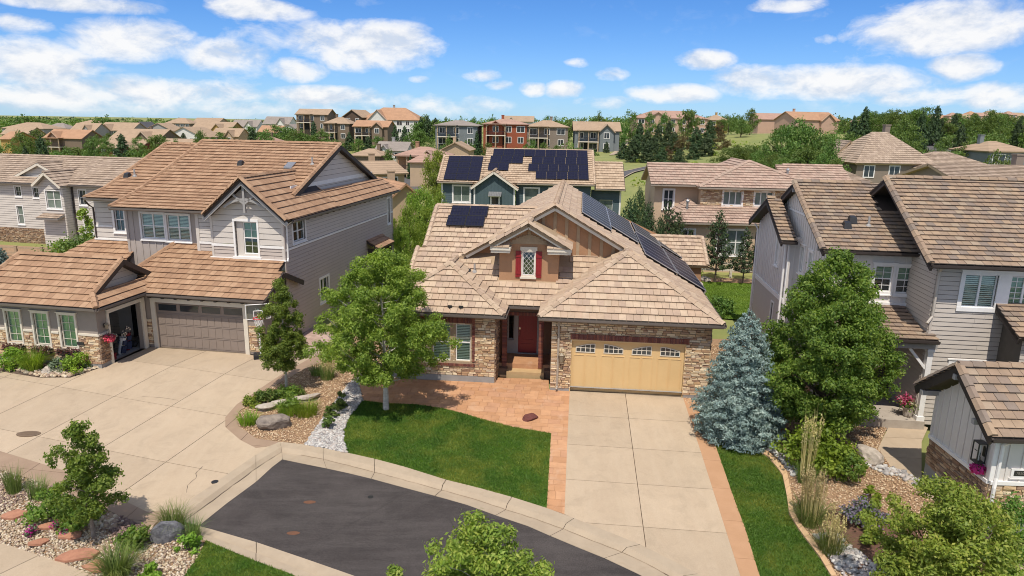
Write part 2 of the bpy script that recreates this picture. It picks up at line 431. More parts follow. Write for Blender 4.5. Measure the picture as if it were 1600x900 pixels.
L_TURF_B = leafmat('bright turf blades', [(0.13, 0.25, 0.03), (0.17, 0.30, 0.04), (0.20, 0.32, 0.05)], 0.3)
L_LAV = leafmat('lavender spikes', [(0.21, 0.16, 0.31), (0.27, 0.22, 0.36), (0.17, 0.17, 0.22)], 0.2)
L_SAGE = leafmat('sage leaves', [(0.15, 0.20, 0.13), (0.19, 0.24, 0.16), (0.11, 0.16, 0.10)], 0.2)
L_PINK = leafmat('magenta petals', [(0.55, 0.03, 0.30), (0.70, 0.08, 0.42), (0.45, 0.02, 0.22)], 0.3)
L_REDFL = leafmat('crimson petals', [(0.55, 0.045, 0.14), (0.66, 0.1, 0.22), (0.42, 0.03, 0.09), (0.7, 0.3, 0.38)], 0.3)
L_FLBOX = leafmat('maroon bedding leaves', [(0.10, 0.025, 0.03), (0.055, 0.065, 0.025), (0.16, 0.05, 0.05), (0.30, 0.25, 0.2)], 0.2)
# ------------------------------------------------------------------ geometry helpers
class MB:
    def __init__(s):
        s.v, s.f = [], []
    def add(s, vs, fs):
        o = len(s.v)
        s.v.extend([tuple(p) for p in vs])
        s.f.extend([tuple(i + o for i in f) for f in fs])
        return s
    def box(s, x0, x1, y0, y1, z0, z1):
        return s.add([(x0, y0, z0), (x1, y0, z0), (x1, y1, z0), (x0, y1, z0), (x0, y0, z1), (x1, y0, z1), (x1, y1, z1), (x0, y1, z1)],
                     [(0, 3, 2, 1), (4, 5, 6, 7), (0, 1, 5, 4), (1, 2, 6, 5), (2, 3, 7, 6), (3, 0, 4, 7)])
    def prism(s, poly, off):
        """poly: list of 3D points; off: extrusion vector"""
        n = len(poly)
        vs = [Vector(p) for p in poly] + [Vector(p) + Vector(off) for p in poly]
        fs = [tuple(range(n)), tuple(range(2 * n - 1, n - 1, -1))] + [(i, n + i, n + (i + 1) % n, (i + 1) % n) for i in range(n)]
        return s.add(vs, fs)
    def beam(s, p0, p1, w, h, up=(0, 0, 1), dw=0.0, dh=0.0):
        """box along p0-p1, width w sideways (centre offset dw), height h along up (centre offset dh)"""
        p0, p1 = Vector(p0), Vector(p1)
        d = (p1 - p0).normalized()
        u = Vector(up)
        sd = d.cross(u)
        if sd.length < 1e-4:
            sd = d.cross(Vector((1, 0, 0)))
        sd.normalize()
        u = sd.cross(d).normalized()
        vs = []
        for p in (p0, p1):
            for a, b in ((-1, -1), (1, -1), (1, 1), (-1, 1)):
                vs.append(p + sd * (dw + a * w / 2) + u * (dh + b * h / 2))
        return s.add(vs, [(0, 1, 2, 3), (7, 6, 5, 4), (0, 4, 5, 1), (1, 5, 6, 2), (2, 6, 7, 3), (3, 7, 4, 0)])
    def tube(s, pts, rads, n=7, cap=True):
        pts = [Vector(p) for p in pts]
        if not hasattr(rads, '__len__'):
            rads = [rads] * len(pts)
        o = len(s.v)
        for i, p in enumerate(pts):
            d = (pts[min(i + 1, len(pts) - 1)] - pts[max(i - 1, 0)]).normalized()
            a = d.orthogonal().normalized() if abs(d.z) > 0.9 else d.cross(Vector((0, 0, 1))).normalized()
            b = d.cross(a)
            for k in range(n):
                t = 2 * math.pi * k / n
                s.v.append(tuple(p + (a * math.cos(t) + b * math.sin(t)) * rads[i]))
        for i in range(len(pts) - 1):
            for k in range(n):
                s.f.append((o + i * n + k, o + i * n + (k + 1) % n, o + (i + 1) * n + (k + 1) % n, o + (i + 1) * n + k))
        if cap:
            s.f.append(tuple(o + k for k in range(n))[::-1])
            s.f.append(tuple(o + (len(pts) - 1) * n + k for k in range(n)))
        return s
    def lathe(s, prof, n=16, c=(0, 0, 0)):
        o = len(s.v)
        for r, z in prof:
            for k in range(n):
                t = 2 * math.pi * k / n
                s.v.append((c[0] + r * math.cos(t), c[1] + r * math.sin(t), c[2] + z))
        for i in range(len(prof) - 1):
            for k in range(n):
                s.f.append((o + i * n + k, o + i * n + (k + 1) % n, o + (i + 1) * n + (k + 1) % n, o + (i + 1) * n + k))
        s.f.append(tuple(o + k for k in range(n))[::-1])
        s.f.append(tuple(o + (len(prof) - 1) * n + k for k in range(n)))
        return s
    def mesh(s, name):
        me = bpy.data.meshes.new(name)
        me.from_pydata(s.v, [], s.f)
        return me


def obj(name, mb, m, parent=None, matrix=None, smooth=False):
    me = mb.mesh(name) if isinstance(mb, MB) else mb
    if m is not None and not me.materials:
        me.materials.append(m)
    if smooth:
        me.shade_smooth()
    o = bpy.data.objects.new(name, me)
    col.objects.link(o)
    if parent is not None:
        o.parent = parent
    if matrix is not None:
        o.matrix_basis = matrix
    return o


def tag(o, label, cat, group=None, kind=None):
    if label:
        o['label'] = label
    if cat:
        o['category'] = cat
    if group:
        o['group'] = group
    if kind:
        o['kind'] = kind
    return o


def thing(name, label, cat, loc=(0, 0, 0), yaw=0.0, group=None):
    o = bpy.data.objects.new(name, None)
    col.objects.link(o)
    o.empty_display_size = 0.2
    o.location = loc
    o.rotation_euler = (0, 0, rad(yaw))
    return tag(o, label, cat, group)


def dup(root, loc=None, yaw=None, scale=None, label=None, group=None):
    def cp(o, par):
        c = o.copy()
        col.objects.link(c)
        c.parent = par
        for ch in KIDS.get(o, ()) or o.children:
            cp(ch, c)
        return c
    r = cp(root, None)
    if loc is not None:
        r.location = loc
    if yaw is not None:
        r.rotation_euler = (0, 0, rad(yaw))
    if scale is not None:
        r.scale = (scale,) * 3 if not hasattr(scale, '__len__') else scale
    if label:
        r['label'] = label
    if group:
        r['group'] = group
    return r


KIDS = {}


def np_mesh(name, verts, faces, m=None):
    """verts (n,3), faces (k,c) with c = 3 or 4"""
    verts = np.asarray(verts, dtype=np.float32)
    faces = np.asarray(faces, dtype=np.int32)
    me = bpy.data.meshes.new(name)
    me.vertices.add(len(verts))
    me.vertices.foreach_set('co', verts.ravel())
    k, c = faces.shape
    me.loops.add(k * c)
    me.loops.foreach_set('vertex_index', faces.ravel())
    me.polygons.add(k)
    me.polygons.foreach_set('loop_start', np.arange(0, k * c, c, dtype=np.int32))
    me.update(calc_edges=True)
    me.validate()
    if m:
        me.materials.append(m)
    return me


def clip_half(poly, f):
    """Sutherland-Hodgman against f(p) >= 0 (2D points)"""
    out = []
    n = len(poly)
    for i in range(n):
        a, b = poly[i], poly[(i + 1) % n]
        fa, fb = f(a), f(b)
        if fa >= 0:
            out.append(a)
        if (fa >= 0) != (fb >= 0):
            t = fa / (fa - fb)
            out.append((a[0] + (b[0] - a[0]) * t, a[1] + (b[1] - a[1]) * t))
    return out


def clip_rect(poly, x0, x1, y0, y1):
    for f in (lambda p: p[0] - x0, lambda p: x1 - p[0], lambda p: p[1] - y0, lambda p: y1 - p[1]):
        poly = clip_half(poly, f)
        if len(poly) < 3:
            return []
    res = []
    for p in poly:
        if not res or abs(p[0] - res[-1][0]) + abs(p[1] - res[-1][1]) > 1e-5:
            res.append(p)
    if len(res) > 1 and abs(res[0][0] - res[-1][0]) + abs(res[0][1] - res[-1][1]) < 1e-5:
        res.pop()
    return res if len(res) > 2 else []


def area2(p):
    return 0.5 * sum(p[i][0] * p[(i + 1) % len(p)][1] - p[(i + 1) % len(p)][0] * p[i][1] for i in range(len(p)))


def inside(p, poly):
    x, y = p
    r = False
    n = len(poly)
    for i in range(n):
        x0, y0 = poly[i][0], poly[i][1]
        x1, y1 = poly[(i + 1) % n][0], poly[(i + 1) % n][1]
        if (y0 > y) != (y1 > y) and x < (x1 - x0) * (y - y0) / (y1 - y0) + x0:
            r = not r
    return r


def basis(o, u, v, n, s=(1, 1, 1)):
    m = Matrix.Identity(4)
    for i, (a, k) in enumerate(((u, s[0]), (v, s[1]), (n, s[2]))):
        m[0][i], m[1][i], m[2][i] = a[0] * k, a[1] * k, a[2] * k
    m.translation = o
    return m


class Pieces:
    """alike small pieces: the `limit` that show largest become objects, the others one stuff part"""
    def __init__(s, name, m, parent, world, limit=300):
        s.name, s.m, s.parent, s.world, s.limit = name, m, parent, world, limit
        s.items = []                                    # (key, mesh or None, matrix, verts, faces)
    def put(s, mesh, mx, nrm=None, size=0.1):
        w = s.world @ mx
        s.items.append((s.key(w.translation, nrm, size), mesh, mx, None, None))
    def custom(s, vs, fs, nrm=None, size=0.1):
        c = sum((Vector(v) for v in vs), Vector()) / len(vs)
        s.items.append((s.key(s.world @ c, nrm, size), None, None, vs, fs))
    def key(s, p, nrm, size):
        d = CAM - p
        k = size / max(d.length_squared, 1)
        if nrm is not None:
            k *= max((s.world.to_3x3() @ Vector(nrm)).normalized().dot(d.normalized()), -0.05)
        loc = fw.dot(p - CAM)
        if loc > 0.1:
            if abs(rt.dot(p - CAM) / loc) > 0.75 or abs(up.dot(p - CAM) / loc) > 0.43:
                k *= 0.01
        return k
    def emit(s):
        s.items.sort(key=lambda a: -a[0])
        for it in s.items[:s.limit]:
            if it[1] is not None:
                obj(s.name, it[1], s.m, s.parent, it[2])
            else:
                obj(s.name, MB().add(it[3], it[4]), s.m, s.parent)
        rest = s.items[s.limit:]
        if rest:
            mb = MB()
            cache = {}
            for it in rest:
                if it[1] is not None:
                    k = it[1].name
                    if k not in cache:
                        cache[k] = ([v.co.copy() for v in it[1].vertices], [tuple(p.vertices) for p in it[1].polygons])
                    vs, fs = cache[k]
                    mb.add([it[2] @ v for v in vs], fs)
                else:
                    mb.add(it[3], it[4])
            o = obj(s.name, mb, s.m, s.parent)
            o['kind'] = 'stuff'


# ------------------------------------------------------------------ roofs
TW, TE = 0.31, 0.41                          # tile width, exposed length


class House:
    def __init__(s, name, label, cat, loc, yaw, tile=M_TILE_MAIN, tiles=300, group=None):
        s.root = thing(name, label, cat, loc, yaw, group)
        s.world = Matrix.Translation(loc) @ Matrix.Rotation(rad(yaw), 4, 'Z')
        s.faces = []
        s.tile, s.ntiles = tile, tiles
        s.blocks = []                        # (xy polygon, top) volumes that hide tiles
        s.caps = []
        s.planks = None
        s.stones = None
        s.battens = None
        s.bricks = None
    def plane(s, pts, skip=False):
        s.faces.append([Vector(p) for p in pts])
    def zroof(s, f, x, y):
        a, b, c = f[0], f[1], f[2]
        n = (b - a).cross(c - a)
        return a.z - (n.x * (x - a.x) + n.y * (y - a.y)) / n.z
    def roofs(s, thick=0.14, deckmat=None, tw=TW, te=TE, detail=True):
        deck = MB()
        roof = None
        infos = []
        for f in s.faces:
            n = (f[1] - f[0]).cross(f[2] - f[0]).normalized()
            if n.z < 0:
                f.reverse()
                n = -n
            infos.append((f, n))
            deck.prism([p - n * 0.0 for p in f], -n * thick)
        roof = obj('roof', deck, deckmat or M_DKTRIM, s.root)
        s.roof = roof
        if not detail:
            return roof
        tm = bpy.data.meshes.new('roof_tile')
        g = 0.006
        a, b = tw - g, te
        lo, hi, tk = 0.085, 0.022, 0.036
        tm.from_pydata([(g, 0, lo - tk), (a, 0, lo - tk), (a, b, 0), (g, b, 0), (g, 0, lo), (a, 0, lo), (a, b + .03, hi), (g, b + .03, hi)], [],
                       [(4, 5, 6, 7), (0, 1, 5, 4), (1, 2, 6, 5), (3, 0, 4, 7), (2, 3, 7, 6)])
        tm.materials.append(s.tile)
        pc = Pieces('roof_tile', s.tile, roof, s.world, s.ntiles)
        R = random.Random(len(s.faces))
        for fi, (f, n) in enumerate(infos):
            v = (Vector((0, 0, 1)) - n * n.z).normalized()
            u = v.cross(n)
            P2 = [(p.dot(u), p.dot(v)) for p in f]
            base = f[0] - u * P2[0][0] - v * P2[0][1]
            u0, u1 = min(p[0] for p in P2), max(p[0] for p in P2)
            v0, v1 = min(p[1] for p in P2), max(p[1] for p in P2)
            nrow = int(math.ceil((v1 - v0) / te - 0.05))
            for j in range(nrow):
                vb = v0 + j * te
                off = (j % 2) * tw * 0.5 - R.random() * 0.05
                i0 = 0
                x = u0 - tw + off
                while x < u1:
                    q = clip_rect(P2, x, x + tw, vb, vb + te)
                    x0 = x
                    x += tw
                    if not q:
                        continue
                    ar = abs(area2(q))
                    if ar < 0.06 * tw * te:
                        continue
                    cx, cy = sum(p[0] for p in q) / len(q), sum(p[1] for p in q) / len(q)
                    c3 = base + u * cx + v * cy
                    hid = False
                    for gi, (h, hn) in enumerate(infos):
                        if gi != fi and inside((c3.x, c3.y), h) and 0.10 < s.zroof(h, c3.x, c3.y) - c3.z < 1.3:
                            hid = True
                            break
                    if not hid:
                        for poly, top in s.blocks:
                            if c3.z < top and inside((c3.x, c3.y), poly):
                                hid = True
                                break
                    if hid:
                        continue
                    if ar > 0.97 * tw * te:
                        tilt = R.uniform(-0.004, 0.004)
                        pc.put(tm, basis(base + u * x0 + v * vb + n * (0.004 + tilt), u, v, n), n, ar)
                    else:
                        m_ = len(q)
                        if area2(q) < 0:
                            q.reverse()
                        bot = [base + u * p[0] + v * p[1] + n * max(0, (lo - tk) * (1 - (p[1] - vb) / te)) for p in q]
                        top = [base + u * (p[0] + (cx - p[0]) * 0.02) + v * p[1] + n * (lo + (hi - lo) * (p[1] - vb) / te) for p in q]
                        pc.custom(bot + top, [tuple(range(m_, 2 * m_))] + [(k, (k + 1) % m_, m_ + (k + 1) % m_, m_ + k) for k in range(m_)], n, ar)
        pc.emit()
        if s.caps:
            cp = MB()
            w, h = 0.15, 0.10
            cp.add([(0, -w, -0.03), (0, -w * .45, h * .8), (0, w * .45, h * .8), (0, w, -0.03),
                    (0.40, -w * .9, -0.05), (0.40, -w * .42, h * .62), (0.40, w * .42, h * .62), (0.40, w * .9, -0.05)],
                   [(0, 4, 5, 1), (1, 5, 6, 2), (2, 6, 7, 3), (0, 1, 2, 3), (4, 7, 6, 5)])
            cme = cp.mesh('ridge_tile')
            cme.materials.append(s.tile)
            pr = Pieces('ridge_tile', s.tile, roof, s.world, 250)
            for p0, p1 in s.caps:
                p0, p1 = Vector(p0), Vector(p1)
                d = p1 - p0
                L = d.length
                d.normalize()
                sd = Vector((0, 0, 1)).cross(d).normalized()
                un = d.cross(sd)
                k = max(1, int(L / 0.37))
                for i in range(k):
                    pr.put(cme, basis(p0 + d * (i * L / k) + un * 0.03, d, sd, un), (0, 0, 1), 0.12)
            pr.emit()
        return roof
    # ---- trim
    def trim(s, name, segs, w, h, m, dw=0.0, dh=0.0, parent=None):
        for p0, p1 in segs:
            obj(name, MB().beam(p0, p1, w, h, dw=dw, dh=dh), m, parent or s.root)
    def gutter(s, segs, m=M_GUTTER):
        """open half-round channel with a fascia board behind; segs run so that the house lies on the left"""
        for p0, p1 in segs:
            p0, p1 = Vector(p0), Vector(p1)
            d = (p1 - p0).normalized()
            sd = d.cross(Vector((0, 0, 1)))            # outwards
            mb = MB()
            prof = [(0, -0.02), (0.005, -0.14), (0.06, -0.15), (0.12, -0.10), (0.13, -0.01), (0.115, -0.01), (0.10, -0.09), (0.05, -0.13), (0.02, -0.12), (0.015, -0.02)]
            n = len(prof)
            vs = [p + sd * a + Vector((0, 0, b)) for p in (p0, p1) for a, b in prof]
            mb.add(vs, [(i, (i + 1) % n, n + (i + 1) % n, n + i) for i in range(n)] + [tuple(range(n))[::-1], tuple(range(n, 2 * n))])
            obj('gutter', mb, m, s.root)
    def fascia(s, segs, m=M_GREYT, h=0.2, w=0.035, dh=-0.10):
        s.trim('fascia_board', segs, w, h, m, 0.0, dh)
    def downspout(s, pts, m, r=0.045):
        obj('downspout', MB().tube(pts, r, 6), m, s.root)
    # ---- walls
    def wall(s, p0, p1, outline, openings=(), style='stucco', m=None, m2=None, expo=0.18, depth=0.16, gap=0.40, z_split=None):
        """outline: (s,z) polygon, counter-clockwise seen from outside; the wall faces right of p0->p1"""
        W = Wall(s, p0, p1)
        ss = sorted(set([min(q[0] for q in outline), max(q[0] for q in outline)] + [o[0] for o in openings] + [o[1] for o in openings]))
        zs = sorted(set([min(q[1] for q in outline), max(q[1] for q in outline)] + [o[2] for o in openings] + [o[3] for o in openings]))
        mb = MB()
        for i in range(len(ss) - 1):
            for j in range(len(zs) - 1):
                cs, cz = (ss[i] + ss[i + 1]) / 2, (zs[j] + zs[j + 1]) / 2
                if any(o[0] < cs < o[1] and o[2] < cz < o[3] for o in openings):
                    continue
                q = clip_rect(list(outline), ss[i], ss[i + 1], zs[j], zs[j + 1])
                if q and abs(area2(q)) > 1e-4:
                    mb.add([W(p[0], p[1], 0) for p in q], [tuple(range(len(q)))])
        for o in openings:
            a, b, c, d = o[:4]
            for (x0, z0), (x1, z1) in (((a, c), (b, c)), ((b, c), (b, d)), ((b, d), (a, d)), ((a, d), (a, c))):
                mb.add([W(x0, z0, 0), W(x1, z1, 0), W(x1, z1, -depth), W(x0, z0, -depth)], [(0, 1, 2, 3)])
        base = {'siding': M_GAPSHADOW, 'batten': m, 'stone': M_MORTAR}.get(style, m)
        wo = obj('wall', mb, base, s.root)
        if style == 'siding':
            if s.planks is None:
                s.planks = {}
            pl = s.planks.setdefault(m.name, Pieces('siding_plank', m, s.root, s.world, 290))
            z0, z1 = min(q[1] for q in outline), max(q[1] for q in outline)
            R = random.Random(int(z1 * 100) + int(W.p0.x * 37))
            k = 0
            z = z0
            while z < z1 - 0.02:
                q = clip_rect(list(outline), -1e3, 1e3, z + .022, min(z + expo, z1))
                z += expo
                if not q:
                    continue
                parts = [q]
                for o in openings:
                    if o[2] < z - expo * 0.3 and o[3] > z - expo * 0.7:
                        np_ = []
                        for pt in parts:
                            for f in (lambda p, o=o: o[0] - p[0], lambda p, o=o: p[0] - o[1]):
                                c = clip_half(pt, f)
                                if len(c) > 2 and abs(area2(c)) > 0.002:
                                    np_.append(c)
                        parts = np_
                cuts = []
                x = min(p[0] for p in q) + R.uniform(1.2, 3.6)
                while x < max(p[0] for p in q) - 0.4:
                    cuts.append(x)
                    x += 3.66
                for c in cuts:
                    np_ = []
                    for pt in parts:
                        for f in (lambda p, c=c: c - 0.003 - p[0], lambda p, c=c: p[0] - c - 0.003):
                            cc = clip_half(pt, f)
                            if len(cc) > 2 and abs(area2(cc)) > 0.002:
                                np_.append(cc)
                    parts = np_
                zb = z - expo
                for pt in parts:
                    if area2(pt) < 0:
                        pt = pt[::-1]
                    n = len(pt)
                    fr = [W(p[0], p[1], 0.034 - 0.024 * (p[1] - zb) / expo) for p in pt]
                    bk = [W(p[0], p[1], 0.001) for p in pt]
                    pl.custom(fr + bk, [tuple(range(n))] + [(i, n + i, n + (i + 1) % n, (i + 1) % n) for i in range(n)], W.n, abs(area2(pt)))
        elif style == 'batten':
            if s.battens is None:
                s.battens = {}
            bt = s.battens.setdefault(m.name, Pieces('batten', m2 or m, s.root, s.world, 200))
            s0, s1 = min(q[0] for q in outline), max(q[0] for q in outline)
            n = max(1, round((s1 - s0) / gap))
            for i in range(n + 1):
                x = s0 + (s1 - s0) * i / n
                x = min(max(x, s0 + 0.03), s1 - 0.03)
                q = clip_rect(list(outline), x - 0.025, x + 0.025, -50, 50)
                if not q:
                    continue
                za, zb = min(p[1] for p in q), max(p[1] for p in q)
                sp = [(za, zb)]
                for o in openings:
                    if o[0] - 0.1 < x < o[1] + 0.1:
                        sp = [r for a, b in sp for r in ((a, min(b, o[2] - 0.1)), (max(a, o[3] + 0.1), b)) if r[1] - r[0] > 0.05]
                for a, b in sp:
                    vs = [W(x + dx, zz, off) for zz in (a, b) for dx, off in ((-0.025, 0.001), (-0.025, 0.03), (0.025, 0.03), (0.025, 0.001))]
                    bt.custom(vs, [(0, 4, 5, 1), (1, 5, 6, 2), (2, 6, 7, 3), (4, 7, 6, 5), (0, 1, 2, 3)], W.n, (b - a) * 0.05)
        elif style == 'stone':
            s.stonefill(W, outline, openings, m)
        return W
    def stonefill(s, W, outline, openings, m, hmin=0.06, hmax=0.135):
        if s.stones is None:
            s.stones = {}
        st = s.stones.setdefault(m.name, Pieces('stone', m, s.root, s.world, 300))
        z0, z1 = min(q[1] for q in outline), max(q[1] for q in outline)
        s0, s1 = min(q[0] for q in outline), max(q[0] for q in outline)
        R = random.Random(int(s1 * 131 + z1 * 17))
        z = z0
        while z < z1 - 0.03:
            h = min(R.uniform(hmin, hmax), z1 - z)
            x = s0
            while x < s1 - 0.02:
                w = min(R.uniform(0.13, 0.40), s1 - x)
                if s1 - x - w < 0.1:
                    w = s1 - x
                rows = [(z, h)] if R.random() < 0.7 or h < 0.11 else [(z, h * 0.5), (z + h * 0.5, h * 0.5)]
                for zz, hh in rows:
                    q = clip_rect(list(outline), x + 0.006, x + w - 0.006, zz + 0.006, zz + hh - 0.006)
                    for o in openings:
                        if q and o[2] < zz + hh * 0.6 and o[3] > zz + hh * 0.4 and o[0] < x + w and o[1] > x:
                            ql, qr = clip_half(q, lambda p: o[0] - p[0]), clip_half(q, lambda p: p[0] - o[1])
                            q = max((ql, qr), key=lambda t: abs(area2(t)) if len(t) > 2 else 0)
                            q = q if len(q) > 2 and abs(area2(q)) > 5e-4 else []
                    if q:
                        n = len(q)
                        if area2(q) < 0:
                            q = q[::-1]
                        d = R.uniform(0.02, 0.07)
                        cx, cz = sum(p[0] for p in q) / n, sum(p[1] for p in q) / n
                        fr = [W(p[0] + (cx - p[0]) * R.uniform(0.03, 0.10), p[1] + (cz - p[1]) * R.uniform(0.05, 0.2), d * R.uniform(0.75, 1.1)) for p in q]
                        bk = [W(p[0], p[1], 0.0) for p in q]
                        st.custom(fr + bk, [tuple(range(n))] + [(i, n + i, n + (i + 1) % n, (i + 1) % n) for i in range(n)], W.n, abs(area2(q)))
                x += w
            z += h
    def brickrow(s, W, s0, s1, z0, h=0.22, bw=0.075, off=0.085, m=M_BRICK):
        """soldier course: bricks on end"""
        if s.bricks is None:
            s.bricks = Pieces('brick', m, s.root, s.world, 300)
        n = max(1, int((s1 - s0) / bw))
        b = (s1 - s0) / n
        for i in range(n):
            x = s0 + i * b
            d = off + random.uniform(-0.006, 0.006)
            vs = [W(x + a, zz, o) for o in (0.0, d) for a, zz in ((0.005, z0), (b - 0.005, z0), (b - 0.005, z0 + h), (0.005, z0 + h))]
            s.bricks.custom(vs, [(4, 5, 6, 7), (0, 1, 5, 4), (1, 2, 6, 5), (2, 3, 7, 6), (3, 0, 4, 7)], W.n, b * h)
    def flush(s):
        for d in (s.planks, s.stones, s.battens):
            if d:
                for p in d.values():
                    p.emit()
        if s.bricks:
            s.bricks.emit()


class Wall:
    def __init__(s, house, p0, p1):
        s.h = house
        s.p0 = Vector((p0[0], p0[1], 0))
        d = Vector((p1[0], p1[1], 0)) - s.p0
        s.len = d.length
        s.d = d.normalized()
        s.n = Vector((s.d.y, -s.d.x, 0))
    def __call__(s, a, z, off=0.0):
        return s.p0 + s.d * a + s.n * off + Vector((0, 0, z))
    def box(s, mb, a0, a1, z0, z1, o0, o1):
        vs = [s(a, z, o) for o in (o0, o1) for a, z in ((a0, z0), (a1, z0), (a1, z1), (a0, z1))]
        return mb.add(vs, [(4, 5, 6, 7), (3, 2, 1, 0), (0, 1, 5, 4), (1, 2, 6, 5), (2, 3, 7, 6), (3, 0, 4, 7)])
    def part(s, name, boxes, m, parent=None):
        if name in ('corner_board', 'belt_course', 'eave_bracket', 'door_casing', 'base_flashing'):
            for b in boxes:
                o = obj(name, _boxes(s, [b]), m, parent or s.h.root)
            return o
        return obj(name, _boxes(s, boxes), m, parent or s.h.root)
    def window(s, a0, a1, z0, z1, cols=1, rows=2, trim=0.11, tm=M_WHITE, sm=None, fill='blind', sill=True, proud=0.05, grid=None, head=0.05, glass=None):
        """casing + sashes, glass pane, and what hangs behind the pane"""
        bx = []
        if trim > 0:
            bx += [(a0 - trim, a0, z0 - trim, z1 + trim, -0.01, proud), (a1, a1 + trim, z0 - trim, z1 + trim, -0.01, proud),
                   (a0, a1, z1, z1 + trim + head * 0, -0.01, proud - 0.003), (a0, a1, z0 - trim, z0, -0.01, proud - 0.003)]
            if head:
                bx.append((a0 - trim - head, a1 + trim + head, z1 + trim, z1 + trim + 0.05, -0.01, proud + 0.03))
            if sill:
                bx.append((a0 - trim - 0.03, a1 + trim + 0.03, z0 - trim - 0.045, z0 - trim, -0.01, proud + 0.05))
        w = s.part('window', bx or [(a0, a1, z0, z0 + 0.03, -0.10, 0.0)], tm)
        sm = sm or M_WHITE
        f = 0.045
        fr = [(a0, a0 + f, z0, z1, -0.10, -0.045), (a1 - f, a1, z0, z1, -0.10, -0.045),
              (a0 + f, a1 - f, z0, z0 + f, -0.10, -0.047), (a0 + f, a1 - f, z1 - f, z1, -0.10, -0.047)]
        for i in range(1, cols):
            x = a0 + (a1 - a0) * i / cols
            fr.append((x - 0.035, x + 0.035, z0 + f, z1 - f, -0.10, -0.043))
        for j in range(1, rows):
            z = z0 + (z1 - z0) * j / rows
            fr.append((a0 + f, a1 - f, z - 0.025, z + 0.025, -0.10, -0.049))
        obj('sash', _boxes(s, fr), sm, w)
        if grid:
            gx, gz_ = grid
            g = []
            for i in range(1, gx):
                x = a0 + (a1 - a0) * i / gx
                g.append((x - 0.01, x + 0.01, z0 + f, z1 - f, -0.078, -0.062))
            for j in range(1, gz_):
                z = z0 + (z1 - z0) * j / gz_
                g.append((a0 + f, a1 - f, z - 0.01, z + 0.01, -0.077, -0.063))
            obj('muntin', _boxes(s, g), sm, w)
        gl = glass or M_GLASS
        obj('pane', _boxes(s, [(a0 + f, a1 - f, z0 + f, z1 - f, -0.088, -0.082)]), gl, w)
        if fill == 'blind':
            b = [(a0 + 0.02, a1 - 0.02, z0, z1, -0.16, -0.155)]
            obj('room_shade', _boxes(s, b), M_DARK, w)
            sl = []
            n = int((z1 - z0) / 0.075)
            for i in range(n):
                z = z0 + (i + 0.5) * (z1 - z0) / n
                sl.append((a0 + 0.03, a1 - 0.03, z - 0.024, z + 0.024, -0.135, -0.115))
            o = obj('blind', _boxes(s, sl), M_BLIND, w)
        elif fill == 'half':
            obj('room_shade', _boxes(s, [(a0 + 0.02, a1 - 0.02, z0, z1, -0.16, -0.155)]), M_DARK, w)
            zc = z0 + (z1 - z0) * 0.52
            obj('blind', _boxes(s, [(a0 + 0.03, a1 - 0.03, zc, z1 - 0.02, -0.13, -0.12)]), M_SHADE_G, w)
        elif fill == 'shade':
            obj('blind', _boxes(s, [(a0 + 0.01, a1 - 0.01, z0, z1, -0.14, -0.12)]), M_SHADE_G, w)
        else:
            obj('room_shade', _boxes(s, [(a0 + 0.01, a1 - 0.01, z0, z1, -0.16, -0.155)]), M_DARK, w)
        return w


def _boxes(W, bs):
    mb = MB()
    for b in bs:
        W.box(mb, *b)
    return mb


# ------------------------------------------------------------------ ground
def clamp(v, a=0.0, b=1.0):
    return max(a, min(b, v))


def smooth(v):
    v = clamp(v)
    return v * v * (3 - 2 * v)


def gz(x, y):
    """height of the front yards: they fall about 7 % towards the street"""
    yr = 28.8 + 2.2 * clamp((-x - 2) / 10)
    z = max(-0.07 * max(0.0, yr - y), -0.8)
    return z * (1 - smooth((x - 9) / 4.5))


def drape(poly, dz=0.0, cell=0.8, skirt=0.0, zf=gz):
    """sheet over the ground, cut into cells so that it follows the slope"""
    x0, x1 = min(p[0] for p in poly), max(p[0] for p in poly)
    y0, y1 = min(p[1] for p in poly), max(p[1] for p in poly)
    mb = MB()
    idx = {}
    def vid(p):
        k = (round(p[0], 4), round(p[1], 4))
        if k not in idx:
            idx[k] = len(mb.v)
            mb.v.append((p[0], p[1], zf(p[0], p[1]) + dz))
        return idx[k]
    for i in range(int(math.floor(x0 / cell)), int(math.floor(x1 / cell)) + 1):
        strip = clip_rect(list(poly), i * cell, (i + 1) * cell, -1e4, 1e4)
        if not strip:
            continue
        for j in range(int(math.floor(y0 / cell)), int(math.floor(y1 / cell)) + 1):
            q = clip_rect(strip, i * cell, (i + 1) * cell, j * cell, (j + 1) * cell)
            if not q or abs(area2(q)) < 1e-5:
                continue
            if area2(q) < 0:
                q.reverse()
            ids = [vid(p) for p in q]
            if len(set(ids)) == len(ids):
                mb.f.append(tuple(ids))
    if skirt:
        n = len(poly)
        ccw = area2(poly) > 0
        for i in range(n):
            a, b = poly[i], poly[(i + 1) % n]
            k = max(1, int(math.dist(a, b) / cell))
            for t in range(k):
                p = [a[q] + (b[q] - a[q]) * t / k for q in (0, 1)]
                r = [a[q] + (b[q] - a[q]) * (t + 1) / k for q in (0, 1)]
                if not ccw:
                    p, r = r, p
                zp, zr = zf(*p) + dz, zf(*r) + dz
                mb.add([(p[0], p[1], zp - skirt), (r[0], r[1], zr - skirt), (r[0], r[1], zr), (p[0], p[1], zp)], [(0, 1, 2, 3)])
    return mb


